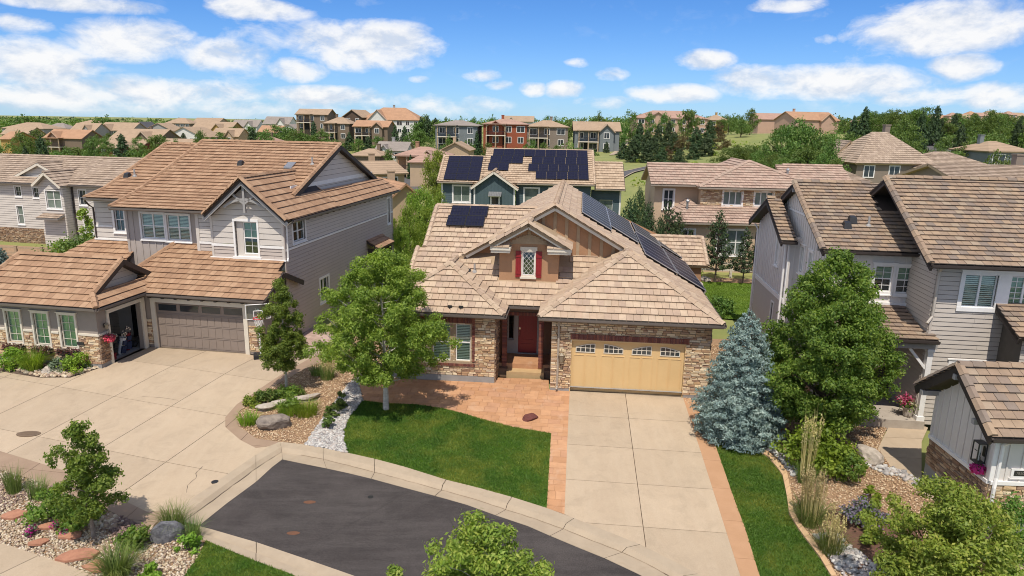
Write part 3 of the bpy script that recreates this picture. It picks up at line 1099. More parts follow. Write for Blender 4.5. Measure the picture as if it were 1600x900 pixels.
def sample_poly(poly, n, r=rng):
    x0, x1 = min(p[0] for p in poly), max(p[0] for p in poly)
    y0, y1 = min(p[1] for p in poly), max(p[1] for p in poly)
    out = np.zeros((0, 2))
    P = np.array(poly)
    while len(out) < n:
        c = r.uniform((x0, y0), (x1, y1), (n * 2, 2))
        ins = np.zeros(len(c), bool)
        for i in range(len(P)):
            a, b = P[i], P[(i + 1) % len(P)]
            cond = (a[1] > c[:, 1]) != (b[1] > c[:, 1])
            with np.errstate(divide='ignore', invalid='ignore'):
                xx = (b[0] - a[0]) * (c[:, 1] - a[1]) / (b[1] - a[1]) + a[0]
            ins ^= cond & (c[:, 0] < xx)
        out = np.vstack((out, c[ins]))
    return out[:n]


gzv = np.vectorize(gz)
_ICO_V = None


def pebbles(name, poly, n, smin, smax, m, dz=0.0, flat=0.6, zf=None, faces=8):
    p = sample_poly(poly, n)
    z = (zf or gzv)(p[:, 0], p[:, 1]) + dz
    s = rng.uniform(smin, smax, n) * rng.uniform(0.7, 1.3, n)
    if faces == 8:
        bv = np.array([(1, 0, 0), (0, 1, 0), (-1, 0, 0), (0, -1, 0), (0, 0, 1), (0, 0, -1)], float)
        bf = np.array([(0, 1, 4), (1, 2, 4), (2, 3, 4), (3, 0, 4), (1, 0, 5), (2, 1, 5), (3, 2, 5), (0, 3, 5)])
        bv = np.vstack((bv,))
    else:
        t = (1 + 5 ** .5) / 2
        bv = np.array([(-1, t, 0), (1, t, 0), (-1, -t, 0), (1, -t, 0), (0, -1, t), (0, 1, t), (0, -1, -t), (0, 1, -t), (t, 0, -1), (t, 0, 1), (-t, 0, -1), (-t, 0, 1)]) / 1.9
        bf = np.array([(0, 11, 5), (0, 5, 1), (0, 1, 7), (0, 7, 10), (0, 10, 11), (1, 5, 9), (5, 11, 4), (11, 10, 2), (10, 7, 6), (7, 1, 8),
                       (3, 9, 4), (3, 4, 2), (3, 2, 6), (3, 6, 8), (3, 8, 9), (4, 9, 5), (2, 4, 11), (6, 2, 10), (8, 6, 7), (9, 8, 1)])
    k = len(bv)
    V = bv[None] * rng.uniform(0.7, 1.25, (n, k, 1))
    V = V * (s[:, None, None] * np.stack((np.ones(n), rng.uniform(0.6, 1, n), np.full(n, flat)), 1)[:, None, :]) * 0.5
    a = rng.uniform(0, 6.283, n)
    c, sn = np.cos(a)[:, None], np.sin(a)[:, None]
    X = V[:, :, 0] * c - V[:, :, 1] * sn + p[:, 0:1]
    Y = V[:, :, 0] * sn + V[:, :, 1] * c + p[:, 1:2]
    Z = V[:, :, 2] + z[:, None] + (s * flat * 0.22)[:, None]
    vs = np.stack((X, Y, Z), 2).reshape(-1, 3)
    fs = (bf[None] + (np.arange(n) * k)[:, None, None]).reshape(-1, 3)
    o = obj(name, np_mesh(name, vs, fs, m), m)
    return tag(o, None, None, None, 'stuff')


def turf(name, poly, per_m2, h, m, dz=0.0, w=0.022, zf=None):
    n = int(abs(area2(poly)) * per_m2)
    p = sample_poly(poly, n)
    z = (zf or gzv)(p[:, 0], p[:, 1]) + dz
    a = rng.uniform(0, 6.283, n)
    hh = h * rng.uniform(0.5, 1.4, n)
    lean = rng.normal(0, 0.6, (n, 2)) * hh[:, None]
    d = np.stack((np.cos(a), np.sin(a)), 1) * w
    b0 = np.column_stack((p - d, z))
    b1 = np.column_stack((p + d, z))
    t = np.column_stack((p + lean, z + hh))
    vs = np.stack((b0, b1, t), 1).reshape(-1, 3)
    fs = np.arange(n * 3).reshape(-1, 3)
    o = obj(name, np_mesh(name, vs, fs, m), m)
    return o


# ------------------------------------------------------------------ plants
def leaf_mesh(name, cent, size, m, outward=None, aspect=0.55, r=rng, up=0.35):
    """one small folded quad per leaf; cent (n,3)"""
    n = len(cent)
    nrm = r.normal(0, 1, (n, 3))
    if outward is not None:
        nrm = nrm * 0.7 + outward * 0.9
    nrm[:, 2] += up
    nrm /= np.linalg.norm(nrm, axis=1, keepdims=True) + 1e-9
    t = r.normal(0, 1, (n, 3))
    t -= nrm * (t * nrm).sum(1, keepdims=True)
    t /= np.linalg.norm(t, axis=1, keepdims=True) + 1e-9
    b = np.cross(nrm, t)
    s = size * r.uniform(0.65, 1.35, (n, 1))
    L, W = t * s, b * s * aspect
    vs = np.stack((cent - L, cent + W - L * 0.1 + nrm * s * 0.12, cent + L, cent - W - L * 0.1 + nrm * s * 0.12), 1).reshape(-1, 3)
    fs = np.arange(n * 4).reshape(-1, 4)
    return np_mesh(name, vs, fs, m)


def crown_points(prof, nclump, per, rc, r, squash=0.8, shell=0.55, lump=0.18):
    """clump centres fill the envelope prof(h 0..1) -> radius; returns clump centres and leaf centres with outward directions"""
    cl = []
    tries = 0
    ph = r.uniform(0, 6.28, 5)
    while len(cl) < nclump and tries < nclump * 60:
        tries += 1
        h = r.uniform(0, 1)
        R = prof(h)
        if R <= 0 or r.uniform() > (R / prof.mx):
            continue
        a = r.uniform(0, 6.283)
        lob = 1 + lump * (math.sin(3 * a + ph[0] + 5 * h) + math.sin(5 * a + ph[1] - 7 * h) * 0.6 + math.sin(2 * a + ph[2] + 11 * h) * 0.5)
        q = r.uniform() ** shell
        cl.append((R * lob * q * math.cos(a), R * lob * q * math.sin(a), prof.z0 + h * (prof.z1 - prof.z0)))
    cl = np.array(cl)
    rcs = rc * r.uniform(0.6, 1.35, len(cl))
    pts, outs = [], []
    for c, q in zip(cl, rcs):
        k = max(3, int(per * (q / rc) ** 2))
        d = r.normal(0, 1, (k, 3))
        d /= np.linalg.norm(d, axis=1, keepdims=True)
        rad_ = q * r.uniform(0, 1, (k, 1)) ** 0.5 * np.where(r.uniform(0, 1, (k, 1)) < .12, 1.45, 1.0)
        o = d * rad_
        o[:, 2] *= squash
        pts.append(c + o)
        outs.append(d)
    return cl, np.vstack(pts), np.vstack(outs)


class Prof:
    def __init__(s, z0, z1, pts):
        s.z0, s.z1, s.p = z0, z1, pts
        s.mx = max(q[1] for q in pts)
    def __call__(s, h):
        p = s.p
        for i in range(len(p) - 1):
            if p[i][0] <= h <= p[i + 1][0]:
                t = (h - p[i][0]) / (p[i + 1][0] - p[i][0] + 1e-9)
                t = t * t * (3 - 2 * t) * 0.5 + t * 0.5
                return p[i][1] + (p[i + 1][1] - p[i][1]) * t
        return 0.0


def make_tree(name, label, cat, loc, prof, nclump, per, rc, leaf, lm, bark, trunk_r, seed, group=None, limbs=26, aspect=0.55, shell=0.55,
              squash=0.8, trunk_top=0.8, lean=(0, 0), lump=0.18, sub=0.012, yaw=0.0):
    r = np.random.default_rng(seed)
    root = thing(name, label, cat, loc, yaw, group)
    cl, pts, outs = crown_points(prof, nclump, per, rc, r, squash, shell, lump)
    obj('crown', leaf_mesh('crown', pts, leaf, lm, outs, aspect, r), lm, root)
    H = prof.z1
    mb = MB()
    zt = prof.z0 + (prof.z1 - prof.z0) * trunk_top
    tp = [(0, 0, -0.3), (lean[0] * .1, lean[1] * .1, 0.25)]
    n = 6
    for i in range(1, n + 1):
        t = i / n
        tp.append((lean[0] * t + r.normal(0, 0.02) * t * 3, lean[1] * t + r.normal(0, 0.02) * t * 3, 0.25 + (zt - 0.25) * t))
    tr = [trunk_r * 1.35, trunk_r * 1.08] + [trunk_r * (1 - 0.82 * i / n) for i in range(1, n + 1)]
    mb.tube(tp, tr, 8)
    tpv = [Vector(p) for p in tp]
    def on_trunk(z):
        for i in range(len(tpv) - 1):
            if tpv[i].z <= z <= tpv[i + 1].z:
                t = (z - tpv[i].z) / (tpv[i + 1].z - tpv[i].z)
                return tpv[i].lerp(tpv[i + 1], t), tr[i] + (tr[i + 1] - tr[i]) * t
        return tpv[-1], tr[-1]
    order = r.permutation(len(cl))[:limbs]
    for i in order:
        c = Vector(cl[i])
        hd = math.hypot(c.x, c.y)
        z = min(max(c.z - hd * r.uniform(0.5, 0.95), prof.z0 * 0.75 + 0.1), zt * 0.97)
        a, ra = on_trunk(z)
        mid = a.lerp(c, 0.5) + Vector((r.normal(0, .06), r.normal(0, .06), -0.08 * hd + r.normal(0, .05)))
        r0 = min(ra * 0.55, trunk_r * 0.45)
        mb.tube([a, mid, c], [r0, r0 * 0.6, sub], 5, False)
    obj('trunk', mb, bark, root)
    return root


def blades(n, r_base, length, spread, width, r, seg=4, droop=0.6, zmin=0.0):
    """arching strip leaves of a grass clump -> verts, quads"""
    vs, fs = [], []
    for i in range(n):
        a = r.uniform(0, 6.283)
        b = r_base * math.sqrt(r.uniform())
        x0, y0 = b * math.cos(a), b * math.sin(a)
        a2 = a + r.normal(0, 0.6)
        L = length * r.uniform(0.6, 1.15)
        sp = spread * r.uniform(0.2, 1.1)
        wv = (-math.sin(a2), math.cos(a2))
        o = len(vs)
        for k in range(seg + 1):
            t = k / seg
            out = sp * L * (t ** 1.6)
            z = L * (t - droop * sp * t * t * t)
            w = width * (1 - t * 0.92) * 0.5
            cx, cy = x0 + math.cos(a2) * out, y0 + math.sin(a2) * out
            vs.append((cx - wv[0] * w, cy - wv[1] * w, z + zmin))
            vs.append((cx + wv[0] * w, cy + wv[1] * w, z + zmin))
        for k in range(seg):
            fs.append((o + 2 * k, o + 2 * k + 1, o + 2 * k + 3, o + 2 * k + 2))
    return np.array(vs), np.array(fs)


def grass_clump(name, label, loc, n, r_base, length, spread, width, m, seed, cat='ornamental grass', stems=0, stem_h=1.4, group=None, droop=0.6, stem_r=0.1):
    r = np.random.default_rng(seed)
    root = thing(name, label, cat, loc, 0, group)
    v, f = blades(n, r_base, length, spread, width, r, droop=droop)
    obj('leaves', np_mesh('leaves', v, f, m), m, root)
    if stems:
        v, f = blades(stems, r_base * 0.8, stem_h, 0.10, 0.022, r, 3, 0.1)
        obj('stems', np_mesh('stems', v, f, L_STRAW), L_STRAW, root)
        tips = v.reshape(-1, 8, 3)[:, 5:7].mean(1)
        pc = np.repeat(tips, 14, 0) + r.normal(0, (0.012, 0.012, 0.09), (len(tips) * 14, 3))
        obj('seed_heads', leaf_mesh('seed_heads', pc, 0.035, L_STRAW, None, 0.4, r), L_STRAW, root)
    return root


def shrub(name, label, loc, rx, h, n, leaf, m, seed, cat='shrub', group=None, flowers=None, nfl=0, fl=0.03, aspect=0.55):
    r = np.random.default_rng(seed)
    root = thing(name, label, cat, loc, 0, group)
    pr = Prof(0.04 * h, h * 0.93, [(0, rx * 0.72), (0.35, rx * 0.92), (0.7, rx * 0.72), (1, rx * 0.25)])
    k = max(10, n // 60)
    cl, pts, outs = crown_points(pr, k, 60, rx * 0.33, r, 0.85, 0.45, 0.10)
    obj('foliage', leaf_mesh('foliage', pts, leaf, m, outs, aspect, r), m, root)
    mb = MB()
    for i in r.permutation(len(cl))[:9]:
        mb.tube([(0, 0, -0.05), Vector(cl[i]) * 0.5 + Vector((0, 0, -0.03)), cl[i]], [0.02, 0.014, 0.006], 5, False)
    obj('stems', mb, M_BARK_D, root)
    if flowers:
        i = r.integers(0, len(pts), nfl)
        p = pts[i] + outs[i] * 0.05
        p[:, 2] = np.maximum(p[:, 2], h * 0.25)
        obj('flowers', leaf_mesh('flowers', p, fl, flowers, outs[i], 0.8, r), flowers, root)
    return root


def rock(name, label, loc, dims, m, seed, cat='boulder', yaw=0.0, group=None, sub=2, flat_top=False):
    """faceted boulder from a noisy icosphere"""
    import bmesh
    r = random.Random(seed)
    bm = bmesh.new()
    bmesh.ops.create_icosphere(bm, subdivisions=sub, radius=1)
    planes = [Vector((r.gauss(0, 1), r.gauss(0, 1), r.gauss(0, .8))).normalized() for _ in range(11)]
    cut = [r.uniform(0.62, 0.92) for _ in planes]
    for v in bm.verts:
        p = v.co.copy()
        for q, c in zip(planes, cut):
            d = p.dot(q)
            if d > c:
                p -= q * (d - c)
        p *= 1 + r.uniform(-0.05, 0.05)
        if flat_top and p.z > 0.5:
            p.z = 0.5 + (p.z - 0.5) * 0.25
        v.co = Vector((p.x * dims[0], p.y * dims[1], max(p.z, -0.6) * dims[2]))
    me = bpy.data.meshes.new(name)
    bm.to_mesh(me)
    bm.free()
    o = obj(name, me, m)
    o.location = (loc[0], loc[1], loc[2] + dims[2] * 0.35)
    o.rotation_euler = (0, 0, rad(yaw))
    return tag(o, label, cat, group)
# ------------------------------------------------------------------ small builders shared by the houses
def solar_panel(parent, o, u, v, n, w, h, cellm, framem, nx=6, ny=10, lift=0.14):
    """framed module lying on a roof plane, on two rails"""
    mx = basis(o + n * lift, u, v, n)
    mb = MB()
    t = 0.04
    f = 0.02
    mb.box(0, w, 0, f, 0, t).box(0, w, h - f, h, 0, t).box(0, f, f, h - f, 0, t).box(w - f, w, f, h - f, 0, t)
    p = obj('solar_panel', mb, framem, parent, mx)
    c = MB()
    g = 0.006
    cw, ch = (w - 2 * f) / nx, (h - 2 * f) / ny
    for i in range(nx):
        for j in range(ny):
            c.box(f + i * cw + g, f + (i + 1) * cw - g, f + j * ch + g, f + (j + 1) * ch - g, t - 0.012, t - 0.006)
    obj('cells', c, cellm, p)
    b = MB().box(f, w - f, f, h - f, t - 0.03, t - 0.014)
    b.box(0.15, 0.2, 0.0, h, -lift, 0.0).box(w - 0.2, w - 0.15, 0.0, h, -lift, 0.0)
    obj('backing', b, M_PFRAME, p)
    return p


def wall_lamp(h, W, a, z, s=1.0, m=None):
    mb = MB()
    W.box(mb, a - .05 * s, a + .05 * s, z - .1 * s, z + .12 * s, 0.06, 0.08)
    W.box(mb, a - .02 * s, a + .02 * s, z + .10 * s, z + .13 * s, 0.06, 0.20)
    o = obj('wall_lamp', mb, M_BLACK, h.root)
    c = MB()
    q = W(a, z, 0.20)
    c.lathe([(0.03 * s, -0.20 * s), (0.07 * s, -0.16 * s), (0.10 * s, 0.06 * s), (0.12 * s, 0.08 * s), (0.02 * s, 0.16 * s)], 6, q)
    obj('lantern', c, mat('lamp glass', (0.28, 0.23, 0.16), (0.22, 0.18, 0.13), 4, 0.3), o)
    return o


def vent(h, f, x, y, kind='pipe'):
    """roof penetration standing on roof face f"""
    z = h.zroof(f, x, y)
    mb = MB()
    if kind == 'pipe':
        mb.tube([(x, y, z - 0.1), (x, y, z + 0.45)], 0.05, 8)
        mb.lathe([(0.14, 0.03), (0.10, 0.10), (0.055, 0.14)], 8, (x, y, z))
        obj('vent_pipe', mb, M_GREYT, h.root)
    elif kind == 'flue':
        mb.tube([(x, y, z - 0.1), (x, y, z + 0.7)], 0.09, 10)
        mb.lathe([(0.16, 0.62), (0.16, 0.70), (0.02, 0.86)], 10, (x, y, z))
        obj('flue', mb, M_METAL, h.root)
    else:
        mb.add([(x - .16, y - .2, z - .02), (x + .16, y - .2, z - .02), (x + .13, y - .12, z + .24), (x - .13, y - .12, z + .24),
                (x - .16, y + .2, z + .12), (x + .16, y + .2, z + .12), (x + .1, y + .1, z + .30), (x - .1, y + .1, z + .30)],
               [(0, 1, 2, 3), (4, 7, 6, 5), (0, 3, 7, 4), (1, 5, 6, 2), (3, 2, 6, 7)])
        obj('roof_vent', mb, M_BLACK, h.root)


# ================================================================== MAIN HOUSE
def main_house():
    H = House('house', 'brown stucco and stone house with tan tile roof and wide tan garage door', 'house', (1.76, 29.06, 0), -5.5, M_TILE_MAIN, 300)
    r = H.root
    K = 0.575
    zr = 3.45 + K * (7.2 + 0.17)
    ap = (3.325, 3.375, 3.45 + K * 3.875)
    # roof planes
    H.plane([(-.55, -.5, 3.45), (7.2, -.5, 3.45), ap])
    H.plane([(-.55, -.5, 3.45), ap, (3.325, 4.9, ap[2]), (-.55, 4.9, 3.45)])
    H.plane([(7.2, -.5, 3.45), (7.2, 18.5, 3.45), (-.17, 18.5, zr), (-.17, 4.4, zr), (3.325, 4.4, ap[2]), ap])
    zl = lambda x: zr - K * (-.17 - x)
    H.plane([(-.17, 4.4, zr), (-.17, 18.5, zr), (-7.2, 18.5, zl(-7.2)), (-7.2, 9.5, zl(-7.2)), (-5.2, 4.4, zl(-5.2)), (-3.1, 4.4, zl(-3.1)), (-3.1, 2.58, zl(-3.1)), (-1.3, 2.58, zl(-1.3)), (-1.3, 4.4, zl(-1.3))])
    zf = lambda y: 3.35 + .55 * (y - 1.6)
    H.plane([(-7.1, 1.6, 3.35), (3.4, 1.6, 3.35), (3.4, 4.9, zf(4.9)), (-1.0, 4.9, zf(4.9)), (-1.0, 8.3, zf(8.3)), (-6.75, 8.3, zf(8.3)), (-6.75, 5.1, zf(5.1)), (-7.1, 5.1, zf(5.1))])
    H.plane([(-6.75, 8.3, zf(8.3)), (-1.0, 8.3, zf(8.3)), (-1.0, 12.5, zf(8.3) - .575 * 4.2), (-6.75, 12.5, zf(8.3) - .575 * 4.2)])
    zw = 3.3 + .575 * 2.9
    H.plane([(-7.9, 0, 3.3), (-2.1, 0, 3.3), (-5.0, 2.9, zw)])
    H.plane([(-2.1, 0, 3.3), (-2.1, 5.0, 3.3), (-5.0, 5.0, zw), (-5.0, 2.9, zw)])
    H.plane([(-7.9, 0, 3.3), (-5.0, 2.9, zw), (-5.0, 5.0, zw), (-7.9, 5.0, 3.3)])
    zd = zl(-1.3)
    H.plane([(-1.3, 2.58, zd), (-1.3, 4.9, zd), (0.72, 4.9, zd - K * 2.02), (0.72, 2.58, zd - K * 2.02)])
    # rear left hip and rear right cross gable
    H.plane([(-8.4, 12.8, 4.6), (-2.5, 12.8, 4.6), (-2.5, 15.4, 6.0), (-6.0, 15.4, 6.0)])
    H.plane([(5.5, 13.9, 3.1), (9.0, 13.9, 3.1), (9.0, 16.6, 4.45), (5.0, 16.6, 4.45)])
    H.plane([(5.0, 16.6, 4.45), (9.0, 16.6, 4.45), (9.0, 19.0, 3.2), (5.0, 19.0, 3.2)])
    H.blocks = [([(-2.7, 3.17), (.12, 3.17), (.12, 5.2), (-2.7, 5.2)], 7.2)]
    up_ = 0.055
    c = lambda x, y, z: (x, y, z + up_)
    H.caps = [(c(-.55, -.5, 3.45), c(*ap)), (c(7.2, -.5, 3.45), c(*ap)), (c(*ap), c(3.325, 4.35, ap[2])), (c(-.17, 4.4, zr), c(-.17, 18.5, zr)),
              (c(-7.9, 0, 3.3), c(-5, 2.9, zw)), (c(-2.1, 0, 3.3), c(-5, 2.9, zw)), (c(-5, 2.9, zw), c(-5, 4.6, zw)),
              (c(-6.75, 8.3, zf(8.3)), c(-1.25, 8.3, zf(8.3))), (c(-1.3, 2.58, zd), c(-1.3, 4.4, zd)),
              (c(-.17, 4.36, zr), c(4.3, 4.36, zr - K * 4.47)), (c(-.17, 4.36, zr), c(-4.6, 4.36, zl(-4.6))),
              (c(-1.3, 2.55, zd), c(0.72, 2.55, zd - K * 2.02)), (c(-1.3, 2.55, zd), c(-3.1, 2.55, zl(-3.1))),
              (c(-6.75, 5.1, zf(5.1)), c(-6.75, 8.3, zf(8.3))), (c(-7.1, 1.6, 3.35), c(-7.1, 5.1, zf(5.1))),
              (c(5.6, 16.6, 4.45), c(9.0, 16.6, 4.45)), (c(9, 13.9, 3.1), c(9, 16.6, 4.45))]
    H.roofs(deckmat=M_TIMBER)
    H.gutter([((-.55, -.5, 3.47), (7.2, -.5, 3.47)), ((-7.9, 0, 3.32), (-2.1, 0, 3.32)), ((-2.1, 0, 3.32), (-2.1, 1.55, 3.32)), ((-2.1, 1.6, 3.37), (-.55, 1.6, 3.37)),
              ((7.2, -.5, 3.47), (7.2, 18.5, 3.47))], M_GUTTER)
    # barge boards under the rakes
    H.trim('barge_board', [((-.17, 4.42, zr - .17), (4.1, 4.42, zr - .17 - K * 4.27)), ((-.17, 4.42, zr - .17), (-4.5, 4.42, zr - .17 - K * 4.33)),
                           ((-1.3, 2.61, zd - .17), (0.68, 2.61, zd - .17 - K * 1.98)), ((-1.3, 2.61, zd - .17), (-3.05, 2.61, zd - .17 - K * 1.75))], .05, .13, M_CREAM)
    # ---- garage front
    zt = 3.36
    W = H.wall((0, 0), (6.82, 0), [(0, .12), (6.82, .12), (6.82, zt), (0, zt)], [(.9, 5.77, .0, 2.42)], 'stone', M_STONE)
    H.brickrow(W, .84, 5.92, 2.43, .24)
    Wf = H.wall((0, -.04), (6.82, -.04), [(0, -.3), (6.82, -.3), (6.82, .12), (0, .12)], [(.86, 5.82, -.5, .2)], 'stucco', M_FOUND)
    W.part('door_jamb', [(.86, .9, 0.0, 2.42, -.14, .03), (5.77, 5.81, 0.0, 2.42, -.14, .03), (.9, 5.77, 2.36, 2.42, -.14, .055)], M_DOOR_TAN)
    gd = W.part('garage_door', [(.9, 5.77, 0.005, 2.36, -.16, -.11)], M_DOOR_TAN)
    mw = (5.77 - .9) / 4
    panels = []
    for i in range(4):
        a = .9 + i * mw
        for j in range(2):
            x0 = a + .10 + j * (mw - .16) / 2
            x1 = x0 + (mw - .16) / 2 - .05
            # stile and plank frame around a recessed tall field
            panels.append((x0, x1, .12, 1.68, -.105, -.10))
            obj('door_panel', _boxes(W, [(x0, x1, .10, .13, -.112, -.085), (x0, x1, 1.66, 1.69, -.112, -.085), (x0, x0 + .03, .13, 1.66, -.112, -.085),
                                         (x1 - .03, x1, .13, 1.66, -.112, -.085), (x0 + .03, x1 - .03, .13, 1.66, -.112, -.103)]), M_DOOR_TAN, gd)
        x0, x1 = a + .20, a + mw - .20
        z0, z1 = 1.83, 2.20
        n = 10
        rise = (lambda t: .55 + .45 * math.sin(t * math.pi / 2)) if i % 2 == 0 else (lambda t: .55 + .45 * math.cos(t * math.pi / 2))
        top = [(x0 + (x1 - x0) * k / n, z0 + (z1 - z0) * rise(k / n)) for k in range(n + 1)]
        mb = MB()
        mb.prism([W(x0, z0, -.10)] + [W(x1, z0, -.10)] + [W(x, z, -.10) for x, z in reversed(top)], -W.n * .004)
        win = obj('door_window', mb, M_GLASS_D, gd)
        bars = MB()
        for k in range(5):
            x = x0 + (x1 - x0) * k / 4
            zz = z0 + (z1 - z0) * rise(min(max((x - x0) / (x1 - x0), 0), 1))
            W.box(bars, x - .017, x + .017, z0 - .02, zz, -.10, -.085)
        W.box(bars, x0 - .02, x1 + .02, z0 - .035, z0, -.10, -.084)
        W.box(bars, x0, x1, z0 + .165, z0 + .19, -.10, -.086)
        for k in range(n):
            bars.beam(W(*top[k], -.092), W(*top[k + 1], -.092), .02, .035)
        obj('muntin', bars, M_CREAM, win)
    for z in (.58, 1.16, 1.74):
        pass
    H.downspout([W(.32, 3.32, .14), W(.32, 3.1, .10), W(.32, .25, .10), W(.30, .12, .22)], M_TANGUT, .05)
    wall_lamp(H, W, .48, 1.62, 1.3)
    # garage side walls
    H.wall((6.82, 0), (6.82, 1.4), [(0, 0), (1.4, 0), (1.4, 3.36), (0, 3.36)], (), 'stone', M_STONE)
    H.wall((6.82, 1.4), (6.82, 18), [(0, -.5), (16.6, -.5), (16.6, 3.36), (0, 3.36)], (), 'stucco', M_STUCCO)
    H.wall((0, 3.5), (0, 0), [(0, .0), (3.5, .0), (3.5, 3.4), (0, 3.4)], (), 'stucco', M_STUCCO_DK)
    # ---- left wing
    W = H.wall((-7.4, .5), (-2.55, .5), [(0, .28), (4.85, .28), (4.85, 3.2), (0, 3.2)], [(2.0, 2.83, .97, 2.72), (3.07, 3.75, .97, 2.72)], 'stone', M_STONE)
    H.wall((-7.4, .46), (-2.55, .46), [(0, -.4), (4.85, -.4), (4.85, .28), (0, .28)], (), 'stucco', M_FOUND)
    for a, b in ((2.0, 2.83), (3.07, 3.75)):
        W.window(a, b, .97, 2.72, 1, 2, .0, M_CREAM, M_WHITE, 'blind', False)
    W.part('window_casing', [(2.83, 3.07, .97, 2.75, -.02, .045), (1.90, 2.0, .97, 2.75, -.02, .05), (3.75, 3.82, .97, 2.75, -.02, .05), (1.9, 3.82, .86, .97, -.02, .06)], M_TIMBER)
    H.brickrow(W, 1.85, 3.95, .74, .12, .075, .09)
    H.brickrow(W, 1.4, 3.95, 2.78, .26, .075, .085)
    for z in np.arange(.98, 2.75, .085):
        H.brickrow(W, 3.83, 3.95, z, .075, .12, .085)
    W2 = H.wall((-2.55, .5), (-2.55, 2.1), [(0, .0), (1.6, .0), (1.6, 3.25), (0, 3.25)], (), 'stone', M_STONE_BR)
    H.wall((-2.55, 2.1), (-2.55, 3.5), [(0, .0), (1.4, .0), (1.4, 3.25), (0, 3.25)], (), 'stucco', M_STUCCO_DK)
    H.wall((-7.4, 5), (-7.4, .5), [(0, -.4), (4.5, -.4), (4.5, 3.25), (0, 3.25)], (), 'stone', M_STONE)
    H.wall((-6.9, 12), (-6.9, 5), [(0, -.5), (7, -.5), (7, 4.7), (0, 4.7)], (), 'stucco', M_STUCCO)
    H.wall((-8.1, 17.8), (-8.1, 13.1), [(0, -.5), (4.7, -.5), (4.7, 4.5), (0, 4.5)], (), 'stucco', M_STUCCO)
    H.wall((-8.1, 13.1), (-3, 13.1), [(0, -.5), (5.1, -.5), (5.1, 4.5), (0, 4.5)], (), 'stucco', M_STUCCO)
    H.wall((6.8, 14.2), (8.7, 14.2), [(0, -.5), (1.9, -.5), (1.9, 3.0), (0, 3.0)], (), 'stucco', M_STUCCO)
    H.wall((8.7, 14.2), (8.7, 18.7), [(0, -.5), (4.5, -.5), (4.5, 3.0), (2.3, 4.2), (0, 3.0)], (), 'stucco', M_STUCCO)
    H.wall((8, 18.2), (-8, 18.2), [(0, -1), (16, -1), (16, 3.6), (8.2, 7.3), (0, 3.6)], (), 'stucco', M_STUCCO)
    # ---- entry
    obj('porch_floor', MB().box(-2.53, -.02, 1.95, 3.5, -.1, .45), M_STAMP, r)
    obj('porch_step', MB().box(-2.1, -.35, 1.45, 1.95, -.1, .225), mat('tan step concrete', (0.52, 0.36, 0.19), (0.46, 0.31, 0.16), 3, 0.85, 0.3, 30), r)
    obj('porch_kerb', MB().box(-2.53, -2.1, 1.6, 1.95, -.1, .30).box(-.35, -.02, 1.6, 1.95, -.1, .30), M_STUCCO_DK, r)
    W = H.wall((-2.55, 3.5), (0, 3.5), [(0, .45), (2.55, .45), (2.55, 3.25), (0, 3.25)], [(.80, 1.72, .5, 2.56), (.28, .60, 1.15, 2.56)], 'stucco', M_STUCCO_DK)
    W.window(.28, .60, 1.15, 2.56, 1, 1, .06, M_GREYT, M_GREYT, 'dark', False)
    W.part('door_frame', [(.66, .80, .45, 2.62, -.1, .06), (1.72, 1.86, .45, 2.62, -.1, .06), (.66, 1.86, 2.56, 2.70, -.1, .055), (.15, .66, .45, 1.08, -.02, .05), (.80, 1.72, .45, .5, -.1, .08)], M_GREYT)
    d = W.part('front_door', [(.80, 1.72, .5, 2.56, -.08, -.03)], M_RED_DK)
    for k in range(4):
        obj('door_board', _boxes(W, [(.92 + k * .175, 1.075 + k * .175, 1.25, 2.44, -.03, -.012)]), M_RED_DK, d)
    obj('door_panel', _boxes(W, [(.92, 1.60, .62, .95, -.03, -.010), (1.0, 1.52, 1.0, 1.18, -.03, -.012)]), M_RED_DK, d)
    hm = MB()
    hm.tube([W(.87, 1.62, -.03), W(.87, 1.62, .03), W(.87, 1.40, .03), W(.87, 1.40, -.03)], .018, 6)
    W.box(hm, .84, .90, 1.68, 1.78, -.03, .0)
    obj('door_handle', hm, mat('nickel', (0.7, 0.68, 0.64), (0.6, 0.58, 0.55), 4, 0.25, metal=0.9), d)
    W = H.wall((-2.55, 1.95), (0, 1.95), [(0, 2.82), (2.55, 2.82), (2.55, 3.3), (0, 3.3)], (), 'stucco', M_STUCCO_DK)
    H.brickrow(W, .1, 2.45, 2.83, .16, .075, .05)
    for x in (-2.38, -.66):
        p = obj('brick_pilaster', MB().box(x + .02, x + .20, 1.92, 2.12, .3, 2.82), M_BRICK, r)
        P = Pieces('brick', M_BRICK, p, H.world, 60)
        bm_ = MB().box(0, .215, 0, .21, 0, .078).mesh('brick')
        bm_.materials.append(M_BRICK)
        z = .3
        k = 0
        while z < 2.74:
            P.put(bm_, Matrix.Translation((x + .003 + (k % 2) * .008, 1.905 + (k % 2) * .006, z)), (0, -1, 0), .02)
            z += .085
            k += 1
        P.emit()
    # ---- dormer
    W = H.wall((-2.7, 3.17), (.12, 3.17), [(0, 3.9), (2.82, 3.9), (2.82, 6.15), (1.40, 6.97), (0, 6.15)], [(1.10, 1.69, 4.47, 5.63)], 'stucco', M_STUCCO)
    H.wall((.12, 3.17), (.12, 5.0), [(0, 4.0), (1.83, 4.0), (1.83, 6.2), (0, 6.2)], (), 'stucco', M_STUCCO)
    H.wall((-2.7, 5.0), (-2.7, 3.17), [(0, 4.0), (1.83, 4.0), (1.83, 6.0), (0, 6.0)], (), 'stucco', M_STUCCO)
    w = W.window(1.10, 1.69, 4.47, 5.63, 1, 1, .06, M_CREAM, M_WHITE, 'dark', False, .045, head=0)
    mb = MB()
    a0, a1, z0, z1 = 1.14, 1.65, 4.51, 5.59
    pw, ph = (a1 - a0) / 2.5, (z1 - z0) / 4.5
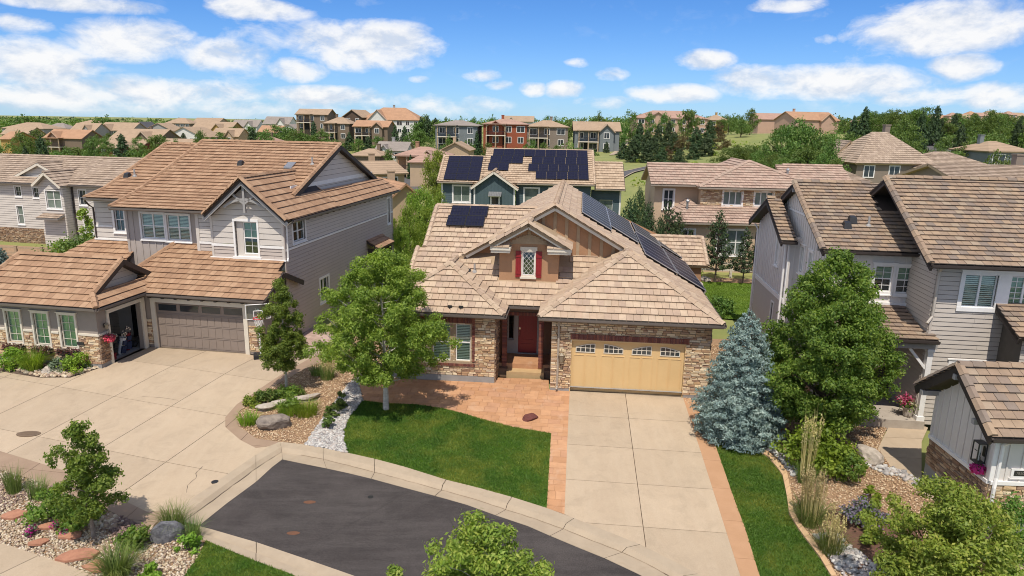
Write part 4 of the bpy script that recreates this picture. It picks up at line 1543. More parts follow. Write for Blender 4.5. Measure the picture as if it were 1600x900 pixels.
    for sgn in (1, -1):
        for k in range(-6, 9):
            # diagonal lead lines clipped to the sash
            pts = []
            x0_ = a0 + k * pw
            for t in np.linspace(0, 1, 41):
                x, z = x0_ + (t * 4.5) * pw, z0 + t * (z1 - z0)
                if sgn < 0:
                    x = a0 + a1 - x
                if a0 <= x <= a1:
                    pts.append((x, z))
            if len(pts) > 2:
                mb.beam(W(*pts[0], -.06), W(*pts[-1], -.06), .009, .012)
    obj('lattice', mb, M_WHITE, w)
    W.part('window_head', [(1.0, 1.80, 5.69, 5.86, 0, .06)], M_CREAM)
    W.part('window_sill', [(1.0, 1.78, 4.33, 4.42, 0, .10)], M_CREAM)
    for a in (.78, 1.74):
        s_ = W.part('shutter', [(a, a + .28, 4.38, 5.66, 0.0, .045)], M_RED)
        obj('shutter_board', _boxes(W, [(a + .02, a + .095, 4.40, 5.64, .045, .055), (a + .105, a + .175, 4.40, 5.64, .045, .055), (a + .185, a + .26, 4.40, 5.64, .045, .055)]), M_RED, s_)
        obj('shutter_batten', _boxes(W, [(a, a + .28, 4.55, 4.64, .055, .075), (a, a + .28, 5.36, 5.45, .055, .075)]), M_RED, s_)
    # curved trim board and studs in the dormer gable
    arch = MB()
    n = 14
    for k in range(n):
        t0, t1 = k / n, (k + 1) / n
        f_ = lambda t: (.28 + 2.26 * t, 6.02 + .42 * math.sin(math.pi * t) ** 1.5)
        (xa, za), (xb, zb) = f_(t0), f_(t1)
        W.box(arch, xa, xb, min(6.0, za - .16), (za + zb) / 2, 0.0, .035)
    obj('curved_trim', arch, M_TIMBER, r)
    W.part('gable_stud', [(1.33, 1.47, 6.44, 6.93, 0, .05)], M_TIMBER)
    for x in (.72, 2.02):
        W.part('gable_stud', [(x - .06, x + .06, 6.28, 6.45, 0, .045)], M_TIMBER)
    # eave returns
    for x0, x1 in ((-3.08, -2.12), (-.42, .72)):
        e = obj('eave_return', MB().box(x0 + .03, x1 - .03, 2.62, 3.17, 5.63, 5.76).box(x0, x1, 2.56, 3.17, 5.76, 5.90), M_CREAM, r)
        T = MB()
        for k in range(int((x1 - x0) / .3)):
            T.add([(x0 + k * .3 + .005, 2.53, 5.90), (x0 + k * .3 + .295, 2.53, 5.90), (x0 + k * .3 + .295, 3.16, 6.12), (x0 + k * .3 + .005, 3.16, 6.12),
                   (x0 + k * .3 + .005, 2.53, 5.95), (x0 + k * .3 + .295, 2.53, 5.95), (x0 + k * .3 + .295, 3.16, 6.16), (x0 + k * .3 + .005, 3.16, 6.16)],
                  [(4, 5, 6, 7), (0, 1, 5, 4), (1, 2, 6, 5), (3, 0, 4, 7), (2, 3, 7, 6)])
        obj('return_tile', T, M_TILE_MAIN, e)
    # ---- big gable
    W = H.wall((-4.6, 4.9), (4.2, 4.9), [(0, 4.9), (8.8, 4.9), (8.8, 5.05), (4.43, 7.55), (0, 5.0)], (), 'stucco', M_STUCCO)
    for k in range(-5, 8):
        x = 4.43 + k * .58
        q = clip_rect([(0, 4.9), (8.8, 4.9), (8.8, 5.05), (4.43, 7.52), (0, 5.0)], x - .08, x + .08, 0, 20)
        if q:
            mb = MB()
            if area2(q) < 0:
                q.reverse()
            mb.prism([W(p[0], p[1], .04) for p in q][::-1], -W.n * .05)
            obj('gable_stud', mb, M_TIMBER, r)
    # ---- solar
    f = H.faces[2]
    n = (f[1] - f[0]).cross(f[2] - f[0]).normalized()
    v = Vector((0, 0, 1)) - n * n.z
    v.normalize()
    u = v.cross(n)
    def strip(x0, y0, y1, L=1.78, w=1.03, cm_=M_CELL_G):
        y = y0
        while y + w <= y1 + .05:
            o = Vector((x0, y, H.zroof(f, x0, y)))
            q = o if u.y > 0 else o + Vector((0, w, 0))
            solar_panel(r, q, u, v, n, w, L, cm_, M_PFRAME_S, 6, 10, .17)
            y += w + .02
    strip(2.60, 6.7, 17.6)
    strip(4.15, 8.4, 17.6)
    strip(5.92, 5.55, 13.0, 1.9, 1.2, M_CELL)
    strip(7.40, 5.65, 13.0, 1.62, 1.2, M_CELL)
    strip(5.92, 13.4, 17.6)
    strip(7.40, 14.4, 17.0, 1.62, 1.2)
    f = H.faces[4]
    n = (f[1] - f[0]).cross(f[2] - f[0]).normalized()
    v = (Vector((0, 0, 1)) - n * n.z).normalized()
    u = v.cross(n)
    for i in range(2):
        for j in range(2):
            x0, y0 = -5.86 + i * 1.0, 6.62 + j * .78
            x0 -= .08 * (1 - j)
            solar_panel(r, Vector((x0, y0, H.zroof(f, x0, y0))), u, v, n, .98, .88, M_CELL, M_PFRAME, 6, 3, .16)
    vent(H, f, -3.95, 3.55, 'pipe')
    vent(H, f, -4.25, 3.4, 'cap')
    for x in (-4.55, -4.05):
        g_ = H.faces[6]
        z = H.zroof(g_, x, .28) + .07
        obj('snow_guard', MB().box(x - .1, x + .1, .25, .29, z, z + .10).box(x - .02, x + .02, .2, .26, z - .05, z + .06), M_BLACK, r)
    H.flush()
    return H


main_house()
# ================================================================== LEFT HOUSE
def left_house():
    H = House('house', 'large warm grey siding house with terracotta tile roof and open side garage', 'house', (-13.28, 33.17, 0), -9.5, M_TILE_LEFT, 300)
    r = H.root
    c = lambda x, y, z: (x, y, z + .055)
    # front wing: hip with a gablet towards the driveway
    ze, kw = 3.02, .60
    zw = lambda y: ze + kw * (y + 3.8)
    yr = -.95
    zrw = zw(yr)
    xs = -5.75
    zsk = ze + kw * .8
    H.plane([(-12.0, -3.8, ze), (-4.95, -3.8, ze), (-5.75, -3.0, zsk), (-5.75, yr, zrw), (-11.4, yr, zrw)])
    H.plane([(-11.4, yr, zrw), (-5.75, yr, zrw), (-5.75, 1.9, ze), (-12.0, 1.9, ze)])
    H.plane([(-4.95, -3.8, ze), (-4.95, .6, ze), (-5.75, .6, zsk), (-5.75, -3.0, zsk)])
    H.caps += [(c(-4.95, -3.8, ze), c(-5.72, -3.02, zsk)), (c(-11.4, yr, zrw), c(-5.70, yr, zrw)), (c(-12.0, -3.8, ze), c(-11.4, yr, zrw)),
               (c(-5.70, -3.0, zsk), c(-5.70, yr, zrw))]
    # main garage lean-to roof
    zl, kl = 2.95, .5
    zz = lambda y: zl + kl * (y + .5)
    H.plane([(-7.3, -.5, zl), (1.42, -.5, zl), (1.42, 1.5, zz(1.5)), (1.13, 1.5, zz(1.5)), (1.13, 2.45, zz(2.45)), (-3.0, 2.45, zz(2.45)), (-3.0, 3.3, zz(3.3)), (-5.7, 3.3, zz(3.3))])
    H.plane([(-5.7, 3.3, zz(3.3)), (-7.3, -.5, zl), (-8.6, -.5, zl - .3), (-8.6, 3.3, 3.0)])
    H.plane([(1.42, 1.5, zz(1.5)), (1.42, 3.6, zz(1.5) - .9), (1.0, 3.6, zz(1.5) - .9), (1.0, 1.5, zz(1.5))])
    H.caps += [(c(-7.2, -.3, zl + .1), c(-5.7, 3.3, zz(3.3)))]
    # upper roof with bell-cast eaves
    y0, z0, y1, z1, y2, z2 = 2.35, 6.78, 4.75, 7.45, 11.2, 10.02
    zu = lambda y: z0 + (z1 - z0) * (y - y0) / (y1 - y0) if y < y1 else z1 + (z2 - z1) * (y - y1) / (y2 - y1)
    xe = 1.63
    # right skirt: from eave x=1.63 up to the gablet face at x=.55
    xg, zg = .55, 7.46
    zee = 6.5
    H.plane([(-8.75, y0, z0), (-2.2, y0, z0), (-2.2, y1, z1), (-8.75, y1, z1)])
    H.plane([(-8.75, y1, z1), (xg, y1, z1), (xg, y2, z2), (-8.75, y2, z2)])
    H.plane([(xe, y0, zee), (xe, 19.2, zee), (xg, 18.2, zg), (xg, 3.6, zg)])
    H.plane([(-8.75, y2, z2), (xg, y2, z2), (xg, 18.9, zee + .3), (-8.75, 18.9, zee + .3)])
    H.plane([(-10.95, 3.2, 7.12), (-8.75, 3.2, 7.12), (-8.75, y1, z1 + .02), (-10.95, y1, z1 + .02)])
    H.plane([(-10.95, y1, z1 + .02), (-8.75, y1, z1 + .02), (-8.75, y2 - .6, z2 - .22), (-10.95, y2 - .6, z2 - .22)])
    H.plane([(-10.95, y2 - .6, z2 - .22), (-8.75, y2 - .6, z2 - .22), (-8.75, 17, 7.2), (-10.95, 17, 7.2)])
    H.caps += [(c(-8.75, y0, z0), c(-8.75, y1, z1)), (c(-8.75, y1, z1), c(-8.75, y2, z2)), (c(-8.75, y2, z2), c(xg, y2, z2)),
               (c(-10.95, 3.2, 7.1), c(-10.95, y1, z1)), (c(-10.95, y1, z1), c(-10.95, y2 - .6, z2 - .2)), (c(-10.95, y2 - .6, z2 - .22), c(-8.75, y2 - .6, z2 - .22)),
               (c(xg + .02, 4.6, z1), c(xg + .02, y2, z2))]
    # front cross gable
    px_, pz, k = -.72, 8.60, .87
    gy = 1.75
    lx, rx = -2.95, 1.63
    H.plane([(lx, gy, pz - k * (px_ - lx)), (px_, gy, pz), (px_, 8.2, pz), (lx, 8.2, pz - k * (px_ - lx))])
    H.plane([(px_, gy, pz), (rx, gy, pz - k * (rx - px_)), (rx, 8.2, pz - k * (rx - px_)), (px_, 8.2, pz)])
    H.caps += [(c(px_, gy, pz), c(px_, 7.5, pz)), (c(px_, gy - .03, pz), c(lx, gy - .03, pz - k * (px_ - lx))), (c(px_, gy - .03, pz), c(rx, gy - .03, pz - k * (rx - px_)))]
    # low roof on the far left and the little hood on the right wall
    H.plane([(-14.4, 5.4, 3.15), (-8.5, 5.4, 3.15), (-8.5, 3.2 + 4.5, 4.75), (-12.0, 3.2 + 4.5, 4.75)])
    H.plane([(-13.6, 1.2, 3.15), (-8.3, 1.2, 3.15), (-8.3, 4.3, 4.8), (-11.3, 4.3, 4.8)])
    H.plane([(2.05, 13.6, 3.05), (2.05, 16.6, 3.05), (1.13, 16.6, 3.6), (1.13, 13.6, 3.6)])
    H.roofs(deckmat=M_DKTRIM)
    H.gutter([((-12, -3.8, ze + .02), (-4.95, -3.8, ze + .02)), ((-4.95, -3.8, ze + .02), (-4.95, -.5, ze + .02)), ((-4.95, -.5, zl + .03), (1.42, -.5, zl + .03)),
              ((-8.75, y0, z0 + .02), (-2.95, y0, z0 + .02)), ((-10.95, 3.2, 7.14), (-8.75, 3.2, 7.14)), ((xe, y0, zee + .02), (xe, 19.2, zee + .02))], M_GUTTER)
    H.trim('barge_board', [((px_, gy + .04, pz - .2), (lx, gy + .04, pz - .2 - k * (px_ - lx))), ((px_, gy + .04, pz - .2), (rx, gy + .04, pz - .2 - k * (rx - px_)))], .06, .22, M_GREYT)
    H.trim('barge_board', [((xg + .06, y2, z2 - .16), (xg + .06, 4.7, z1 - .14)), ((xg + .06, y2, z2 - .16), (xg + .06, 18.0, 7.1)),
                           ((xs + .12, yr, zrw - .10), (xs + .12, -3.05, zsk - .10)), ((xs + .12, yr, zrw - .10), (xs + .12, 1.3, zsk - .10)),
                           ((1.44, 1.5, zz(1.5) - .1), (1.44, -.5, zl - .12)), ((1.44, 1.5, zz(1.5) - .1), (1.44, 3.6, zz(1.5) - 1.0))], .09, .24, M_DKTRIM)
    # ---- gablet faces
    W = H.wall((xg - .35, 4.4), (xg - .35, 18.4), [(0, 7.0), (14, 7.0), (14, 7.05), (y2 - 4.4, z2 - .25), (0, 7.2)], (), 'siding', M_SIDING_L, expo=.3)
    W.part('base_flashing', [(.7, 12.9, 7.72, 7.95, 0, .06)], M_WHITE)
    W = H.wall((xs - .45, -3.1), (xs - .45, 1.2), [(0, 3.4), (4.3, 3.4), (4.3, 3.45), (2.15, zrw - .15), (0, 3.45)], (), 'siding', M_SIDING_L, expo=.3)
    # ---- front wing walls
    W = H.wall((-12, -3.3), (-5.45, -3.3), [(0, 1.62), (6.55, 1.62), (6.55, 2.95), (0, 2.95)],
               [(1.72, 2.48, .98, 2.5), (3.20, 3.98, .94, 2.5), (4.62, 5.42, .9, 2.5)], 'stucco', M_TAUPEST)
    W0 = H.wall((-12, -3.3), (-5.45, -3.3), [(0, .18), (6.55, .18), (6.55, 1.56), (0, 1.56)],
                [(1.72, 2.48, .98, 2.5), (3.20, 3.98, .94, 2.5), (4.62, 5.42, .9, 2.5)], 'stone', M_STONE)
    H.wall((-12, -3.32), (-5.45, -3.32), [(0, -.3), (6.55, -.3), (6.55, .18), (0, .18)], (), 'stucco', M_FOUND)
    segs = [(0, 1.6), (2.6, 3.08), (4.1, 4.5), (5.54, 6.6)]
    W.part('belt_course', [(a, b, 1.56, 1.66, 0, .07) for a, b in segs], M_CREAM)
    for a, b, z in ((1.72, 2.48, .98), (3.20, 3.98, .94), (4.62, 5.42, .9)):
        W.window(a, b, z, 2.5, 1, 1, .09, M_CREAM, M_CREAM, 'shade', True, .07, grid=(2, 4), glass=glassmat('clear glass', (.86, .95, .88), .1))
    # right side of the wing: open garage door
    W = H.wall((-5.45, -3.3), (-5.45, 0), [(0, 1.62), (3.3, 1.62), (3.3, 2.95), (0, 2.95)], [(.72, 2.95, .0, 2.5)], 'stucco', M_TAUPEST, depth=.25)
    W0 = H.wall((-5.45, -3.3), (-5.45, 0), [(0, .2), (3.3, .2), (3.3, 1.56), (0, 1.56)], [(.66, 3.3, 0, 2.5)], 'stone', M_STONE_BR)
    H.wall((-5.45, -3.3), (-5.45, -2.64), [(0, -.1), (.66, -.1), (.66, .2), (0, .2)], (), 'stucco', M_FOUND)
    W.part('belt_course', [(-.06, .6, 1.56, 1.66, 0, .07)], M_CREAM)
    W.part('door_casing', [(.60, .74, 0, 2.62, -.02, .06), (2.95, 3.2, 0, 2.62, -.02, .08), (.60, 3.2, 2.48, 2.66, -.02, .065)], M_CREAM)
    # garage room behind the open door
    room = MB()
    room.add([(-5.7, -3.1, 0.01), (-5.7, 1.5, 0.01), (-11, 1.5, 0.01), (-11, -3.1, 0.01)], [(0, 1, 2, 3)])
    obj('garage_floor', room, mat('garage floor', (0.26, 0.265, 0.28), (0.21, 0.215, 0.225), 2, 0.6), r)
    room = MB()
    room.add([(-11, -3.1, 0), (-11, 1.5, 0), (-11, 1.5, 2.9), (-11, -3.1, 2.9), (-5.7, 1.5, 0), (-5.7, 1.5, 2.9), (-5.7, -3.1, 2.9), (-5.7, -3.1, 0), (-8.6, 1.5, 0), (-8.6, 1.5, 2.9)],
             [(0, 1, 2, 3), (1, 4, 5, 2), (3, 2, 5, 6), (0, 3, 6, 7)])
    obj('garage_room', room, mat('garage drywall', (0.74, 0.72, 0.68), (0.68, 0.66, 0.62), 1.5, 0.9), r)
    obj('shelf', MB().box(-9.8, -7.2, 1.2, 1.48, 1.75, 1.8).box(-9.8, -9.75, 1.2, 1.48, 0, 1.75).box(-7.25, -7.2, 1.2, 1.48, 0, 1.75), M_DARK, r)
    # ---- main garage door wall
    W = H.wall((-5.45, 0), (1.05, 0), [(0, .0), (6.5, .0), (6.5, 2.9), (0, 2.9)], [(.60, 5.42, -.1, 2.42)], 'stucco', M_TAUPEST)
    W.part('door_casing', [(.36, .60, 0, 2.62, -.02, .07), (5.42, 5.64, 0, 2.62, -.02, .07), (.36, 5.64, 2.42, 2.64, -.02, .075)], M_CREAM)
    W0 = H.wall((-5.45, 0), (1.05, 0), [(0, .15), (6.5, .15), (6.5, 1.5), (0, 1.5)], [(.30, 5.66, 0, 2.5)], 'stone', M_STONE)
    gd = W.part('garage_door', [(.60, 5.42, .01, 2.42, -.14, -.09)], M_DOOR_TAUPE)
    dw = 4.82
    for row in range(3):
        zb = .05 + row * .60
        for i in range(12):
            x0 = .60 + .05 + i * (dw - .1) / 12
            x1 = x0 + (dw - .1) / 12 - .045
            obj('door_panel', _boxes(W, [(x0, x1, zb + .04, zb + .52, -.09, -.074)]), M_DOOR_TAUPE, gd)
        W.part('door_rail', [(.6, 5.42, zb + .565, zb + .59, -.09, -.072)], M_DOOR_TAUPE, gd)
    for i in range(4):
        x0 = .60 + .10 + i * dw / 4
        w = obj('door_window', _boxes(W, [(x0, x0 + dw / 4 - .2, 1.97, 2.30, -.09, -.082)]), M_GLASS_D, gd)
        obj('muntin', _boxes(W, [(x0 - .03, x0, 1.94, 2.33, -.09, -.07), (x0 + dw / 4 - .2, x0 + dw / 4 - .17, 1.94, 2.33, -.09, -.07), (x0, x0 + dw / 4 - .2, 2.30, 2.33, -.09, -.071), (x0, x0 + dw / 4 - .2, 1.94, 1.97, -.09, -.071)]), M_DOOR_TAUPE, w)
    for i in range(8):
        W.part('eave_bracket', [(.5 + i * .72, .62 + i * .72, 2.70, 2.84, 0, .40)], M_DKTRIM)
    wall_lamp(H, H.wall((-5.449, -3.3), (-5.449, -3.29), [(0, 1.9), (.01, 1.9), (.01, 2), (0, 2)], (), 'stucco', M_TAUPEST), .35, 1.98, .9)
    H.wall((1.05, 0), (1.05, 3.4), [(0, 0), (3.4, 0), (3.4, 2.9), (1.5, 3.80), (0, 3.0)], (), 'stucco', M_TAUPEST)
    # ---- upper front walls
    yb = 2.35
    O = [(2.52, 3.35, 4.75, 6.35)]
    W = H.wall((-2.95, yb), (1.13, yb), [(0, 5.14), (4.08, 5.14), (4.08, 6.7), (2.23, 8.25), (0, 6.55)], [(1.38, 2.62, 4.45, 6.35)], 'siding', M_SIDING_L, expo=.3)
    H.wall((-2.95, yb), (1.13, yb), [(0, 4.2), (4.08, 4.2), (4.08, 5.0), (0, 5.0)], [(1.38, 2.62, 4.45, 6.35)], 'siding', M_SIDING_D, expo=.2)
    W.part('belt_course', [(0, 1.3, 5.0, 5.13, 0, .06), (2.7, 4.08, 5.0, 5.13, 0, .06)], M_WHITE)
    W.part('corner_board', [(0, .12, 4.2, 6.6, 0, .05), (3.96, 4.08, 4.2, 6.7, 0, .05)], M_SIDING_L)
    W.part('base_flashing', [(-.1, 4.15, 4.34, 4.42, 0, .10)], M_WHITE)
    # recessed window in a deep white surround
    W.part('window_surround', [(1.28, 1.38, 4.42, 6.45, -.3, .06), (2.62, 2.72, 4.42, 6.45, -.3, .06), (1.28, 2.72, 6.35, 6.47, -.3, .07), (1.20, 2.80, 4.36, 4.50, -.3, .12), (1.38, 1.72, 4.5, 6.35, -.34, -.30)], M_WHITE)
    Wr = H.wall((-2.95, yb + .14), (1.13, yb + .14), [(1.3, 4.4), (2.7, 4.4), (2.7, 6.4), (1.3, 6.4)], [(1.74, 2.60, 4.62, 6.30)], 'stucco', M_SIDING_L)
    Wr.window(1.74, 2.60, 4.62, 6.30, 1, 2, .0, M_WHITE, M_WHITE, 'half', False, grid=(2, 4))
    # gable truss
    T = MB()
    q = lambda x, z: Vector((x, gy + .22, z))
    T.beam(q(px_, pz - .35), q(px_, pz - 1.75), .12, .12, up=(1, 0, 0))
    for s_ in (-1, 1):
        pts = [q(px_ + s_ * 1.15 * t, pz - 1.05 - .42 * t * t - .02) for t in np.linspace(0, 1, 6)]
        for a, b in zip(pts[:-1], pts[1:]):
            T.beam(a, b, .1, .12)
        T.beam(q(px_ - s_ * .05, pz - 1.35), q(px_ + s_ * .62, pz - .82), .1, .1)
    obj('gable_truss', T, M_GREYT, r)
    # strip left of the bump, then board-and-batten wall, then set-back part
    ys = 2.75
    W = H.wall((-4.0, ys), (-2.95, ys), [(0, 5.12), (1.4, 5.12), (1.4, 6.7), (0, 6.7)], (), 'siding', M_SIDING_L, expo=.2)
    H.wall((-4.0, ys), (-2.95, ys), [(0, 4.2), (1.4, 4.2), (1.4, 5.0), (0, 5.0)], (), 'siding', M_SIDING_D, expo=.2)
    W.part('belt_course', [(0.1, 1.4, 5.0, 5.12, 0, .06)], M_WHITE)
    W.part('corner_board', [(-.06, .12, 4.2, 6.7, 0, .05)], M_SIDING_L)
    W.part('base_flashing', [(-.1, 1.4, 4.44, 4.52, 0, .10)], M_WHITE)
    yb2 = 3.2
    op = [(.92, 2.28, 5.06, 6.42), (2.46, 3.80, 5.03, 6.40)]
    W = H.wall((-8.55, yb2), (-4.0, yb2), [(0, 2.6), (4.2, 2.6), (4.2, 6.9), (0, 6.9)], op, 'batten', M_BATTEN_L, gap=.42)
    for a, b, z0_, z1_ in op:
        W.window(a, b, z0_, z1_, 2, 2, .10, M_WHITE, M_WHITE, 'blind', True, head=0)
    H.wall((-8.55, 4.3), (-8.55, yb2), [(0, 2.6), (1.1, 2.6), (1.1, 6.9), (0, 6.9)], (), 'batten', M_BATTEN_L)
    W.part('corner_board', [(-.02, .12, 2.6, 6.9, 0, .045)], M_BATTEN_L)
    ys2 = 4.0
    op = [(1.35, 1.95, 5.24, 6.5)]
    W = H.wall((-11.25, ys2), (-8.55, ys2), [(0, 4.0), (2.7, 4.0), (2.7, 7.1), (0, 7.1)], op, 'siding', M_SIDING_L, expo=.28)
    W.window(*op[0], 1, 2, .12, M_WHITE, M_WHITE, 'dark', True, head=0, grid=(2, 2))
    W.part('belt_course', [(.1, 1.2, 5.42, 5.52, 0, .055)], M_WHITE)
    W.part('base_flashing', [(0, 2.7, 4.70, 4.78, 0, .1)], M_WHITE)
    H.wall((-11.25, 12), (-11.25, ys2), [(0, 0), (8, 0), (8, 7.1), (0, 7.1)], (), 'siding', M_SIDING_L, expo=.25)
    H.downspout([(-11.1, 3.35, 6.98), (-11.1, 3.6, 6.7), (-11.15, 3.95, 6.5), (-11.15, 3.95, 4.8)], M_DKTRIM)
    # ---- right wall
    L = 16.6
    op = [(.95, 2.35, 5.18, 6.25), (15.5, 16.0, 4.2, 5.98)]
    W = H.wall((1.13, 2.35), (1.13, 18.95), [(0, 4.98), (L, 4.98), (L, 6.42), (0, 6.42)], op, 'siding', M_SIDING_L, expo=.2)
    H.wall((1.13, 2.35), (1.13, 18.95), [(0, 0), (L, 0), (L, 4.86), (0, 4.86)], [(3.9, 5.0, 1.2, 2.5), (15.5, 16.0, 4.2, 5.98)], 'siding', M_SIDING_D, expo=.2)
    W.part('belt_course', [(0, 15.4, 4.86, 4.97, 0, .06), (16.1, 16.6, 4.86, 4.97, 0, .06)], M_WHITE)
    W.window(*op[0], 2, 2, .11, M_WHITE, M_WHITE, 'dark', True, head=0)
    W.window(*op[1], 1, 2, .11, M_WHITE, M_WHITE, 'dark', True, head=0)
    W.window(3.9, 5.0, 1.2, 2.5, 2, 1, .14, M_WHITE, M_WHITE, 'dark', True, head=0)
    W.part('corner_board', [(-.05, .1, 0, 6.4, 0, .05), (L - .1, L, -.5, 6.4, 0, .05)], M_SIDING_D)
    H.downspout([W(.12, 6.45, .45), W(.12, 6.2, .12), W(.12, 4.5, .1), W(-.05, 4.35, .15)], M_WHITE)
    for i in range(20):
        W.part('eave_bracket', [(.4 + i * .82, .5 + i * .82, 6.28, 6.40, 0, .42)], M_DKTRIM)
    W.part('hood_bracket', [(11.4, 11.55, 2.4, 3.0, 0, .8)], M_DKTRIM)
    W.part('hood_bracket', [(13.95, 14.1, 2.4, 3.0, 0, .8)], M_DKTRIM)
    H.wall((1.13, 18.95), (-11.25, 18.95), [(0, -1), (12.4, -1), (12.4, 6.8), (0, 6.6)], (), 'stucco', M_SIDING_L)
    H.wall((-12, 5.7), (-12, -3.3), [(0, -.3), (9, -.3), (9, 3.0), (0, 3.0)], (), 'stucco', M_TAUPEST)
    H.wall((-14, 5.6), (-8.5, 5.6), [(0, -.3), (5.5, -.3), (5.5, 3.1), (0, 3.1)], (), 'siding', M_SIDING_L)
    H.wall((-13.2, 1.5), (-8.3, 1.5), [(0, -.3), (4.9, -.3), (4.9, 3.1), (0, 3.1)], (), 'siding', M_SIDING_L)
    fu = next(q for q in H.faces if min(p.x for p in q) < -8.7 and abs(max(p.z for p in q) - z2) < .01 and min(p.y for p in q) < 5)
    fl_ = next(q for q in H.faces if min(p.x for p in q) < -10.9 and abs(max(p.z for p in q) - z2 + .22) < .01 and min(p.y for p in q) < 5)
    vent(H, fl_, -10.5, 6.15, 'cap')
    vent(H, fl_, -10.1, 6.25, 'pipe')
    vent(H, fu, -4.4, 8.1, 'cap')
    vent(H, fu, .0, 8.4, 'pipe')
    f = fu
    for x, y in ((-1.5, 7.75),):
        z = H.zroof(f, x, y) + .07
        obj('skylight', MB().add([(x, y, z), (x + .5, y, z), (x + .5, y + .6, z + .26), (x, y + .6, z + .26), (x, y, z + .08), (x + .5, y, z + .08), (x + .5, y + .6, z + .34), (x, y + .6, z + .34)],
                                 [(4, 5, 6, 7), (0, 1, 5, 4), (1, 2, 6, 5), (3, 0, 4, 7)]), M_METAL, r)
    for a in (0, ):
        pl = MB().box(-6.55, -6.2, -3.40, -3.36, 1.10, 1.24)
        obj('number_plaque', pl, M_BLACK, r)
    H.flush()
    return H


left_house()


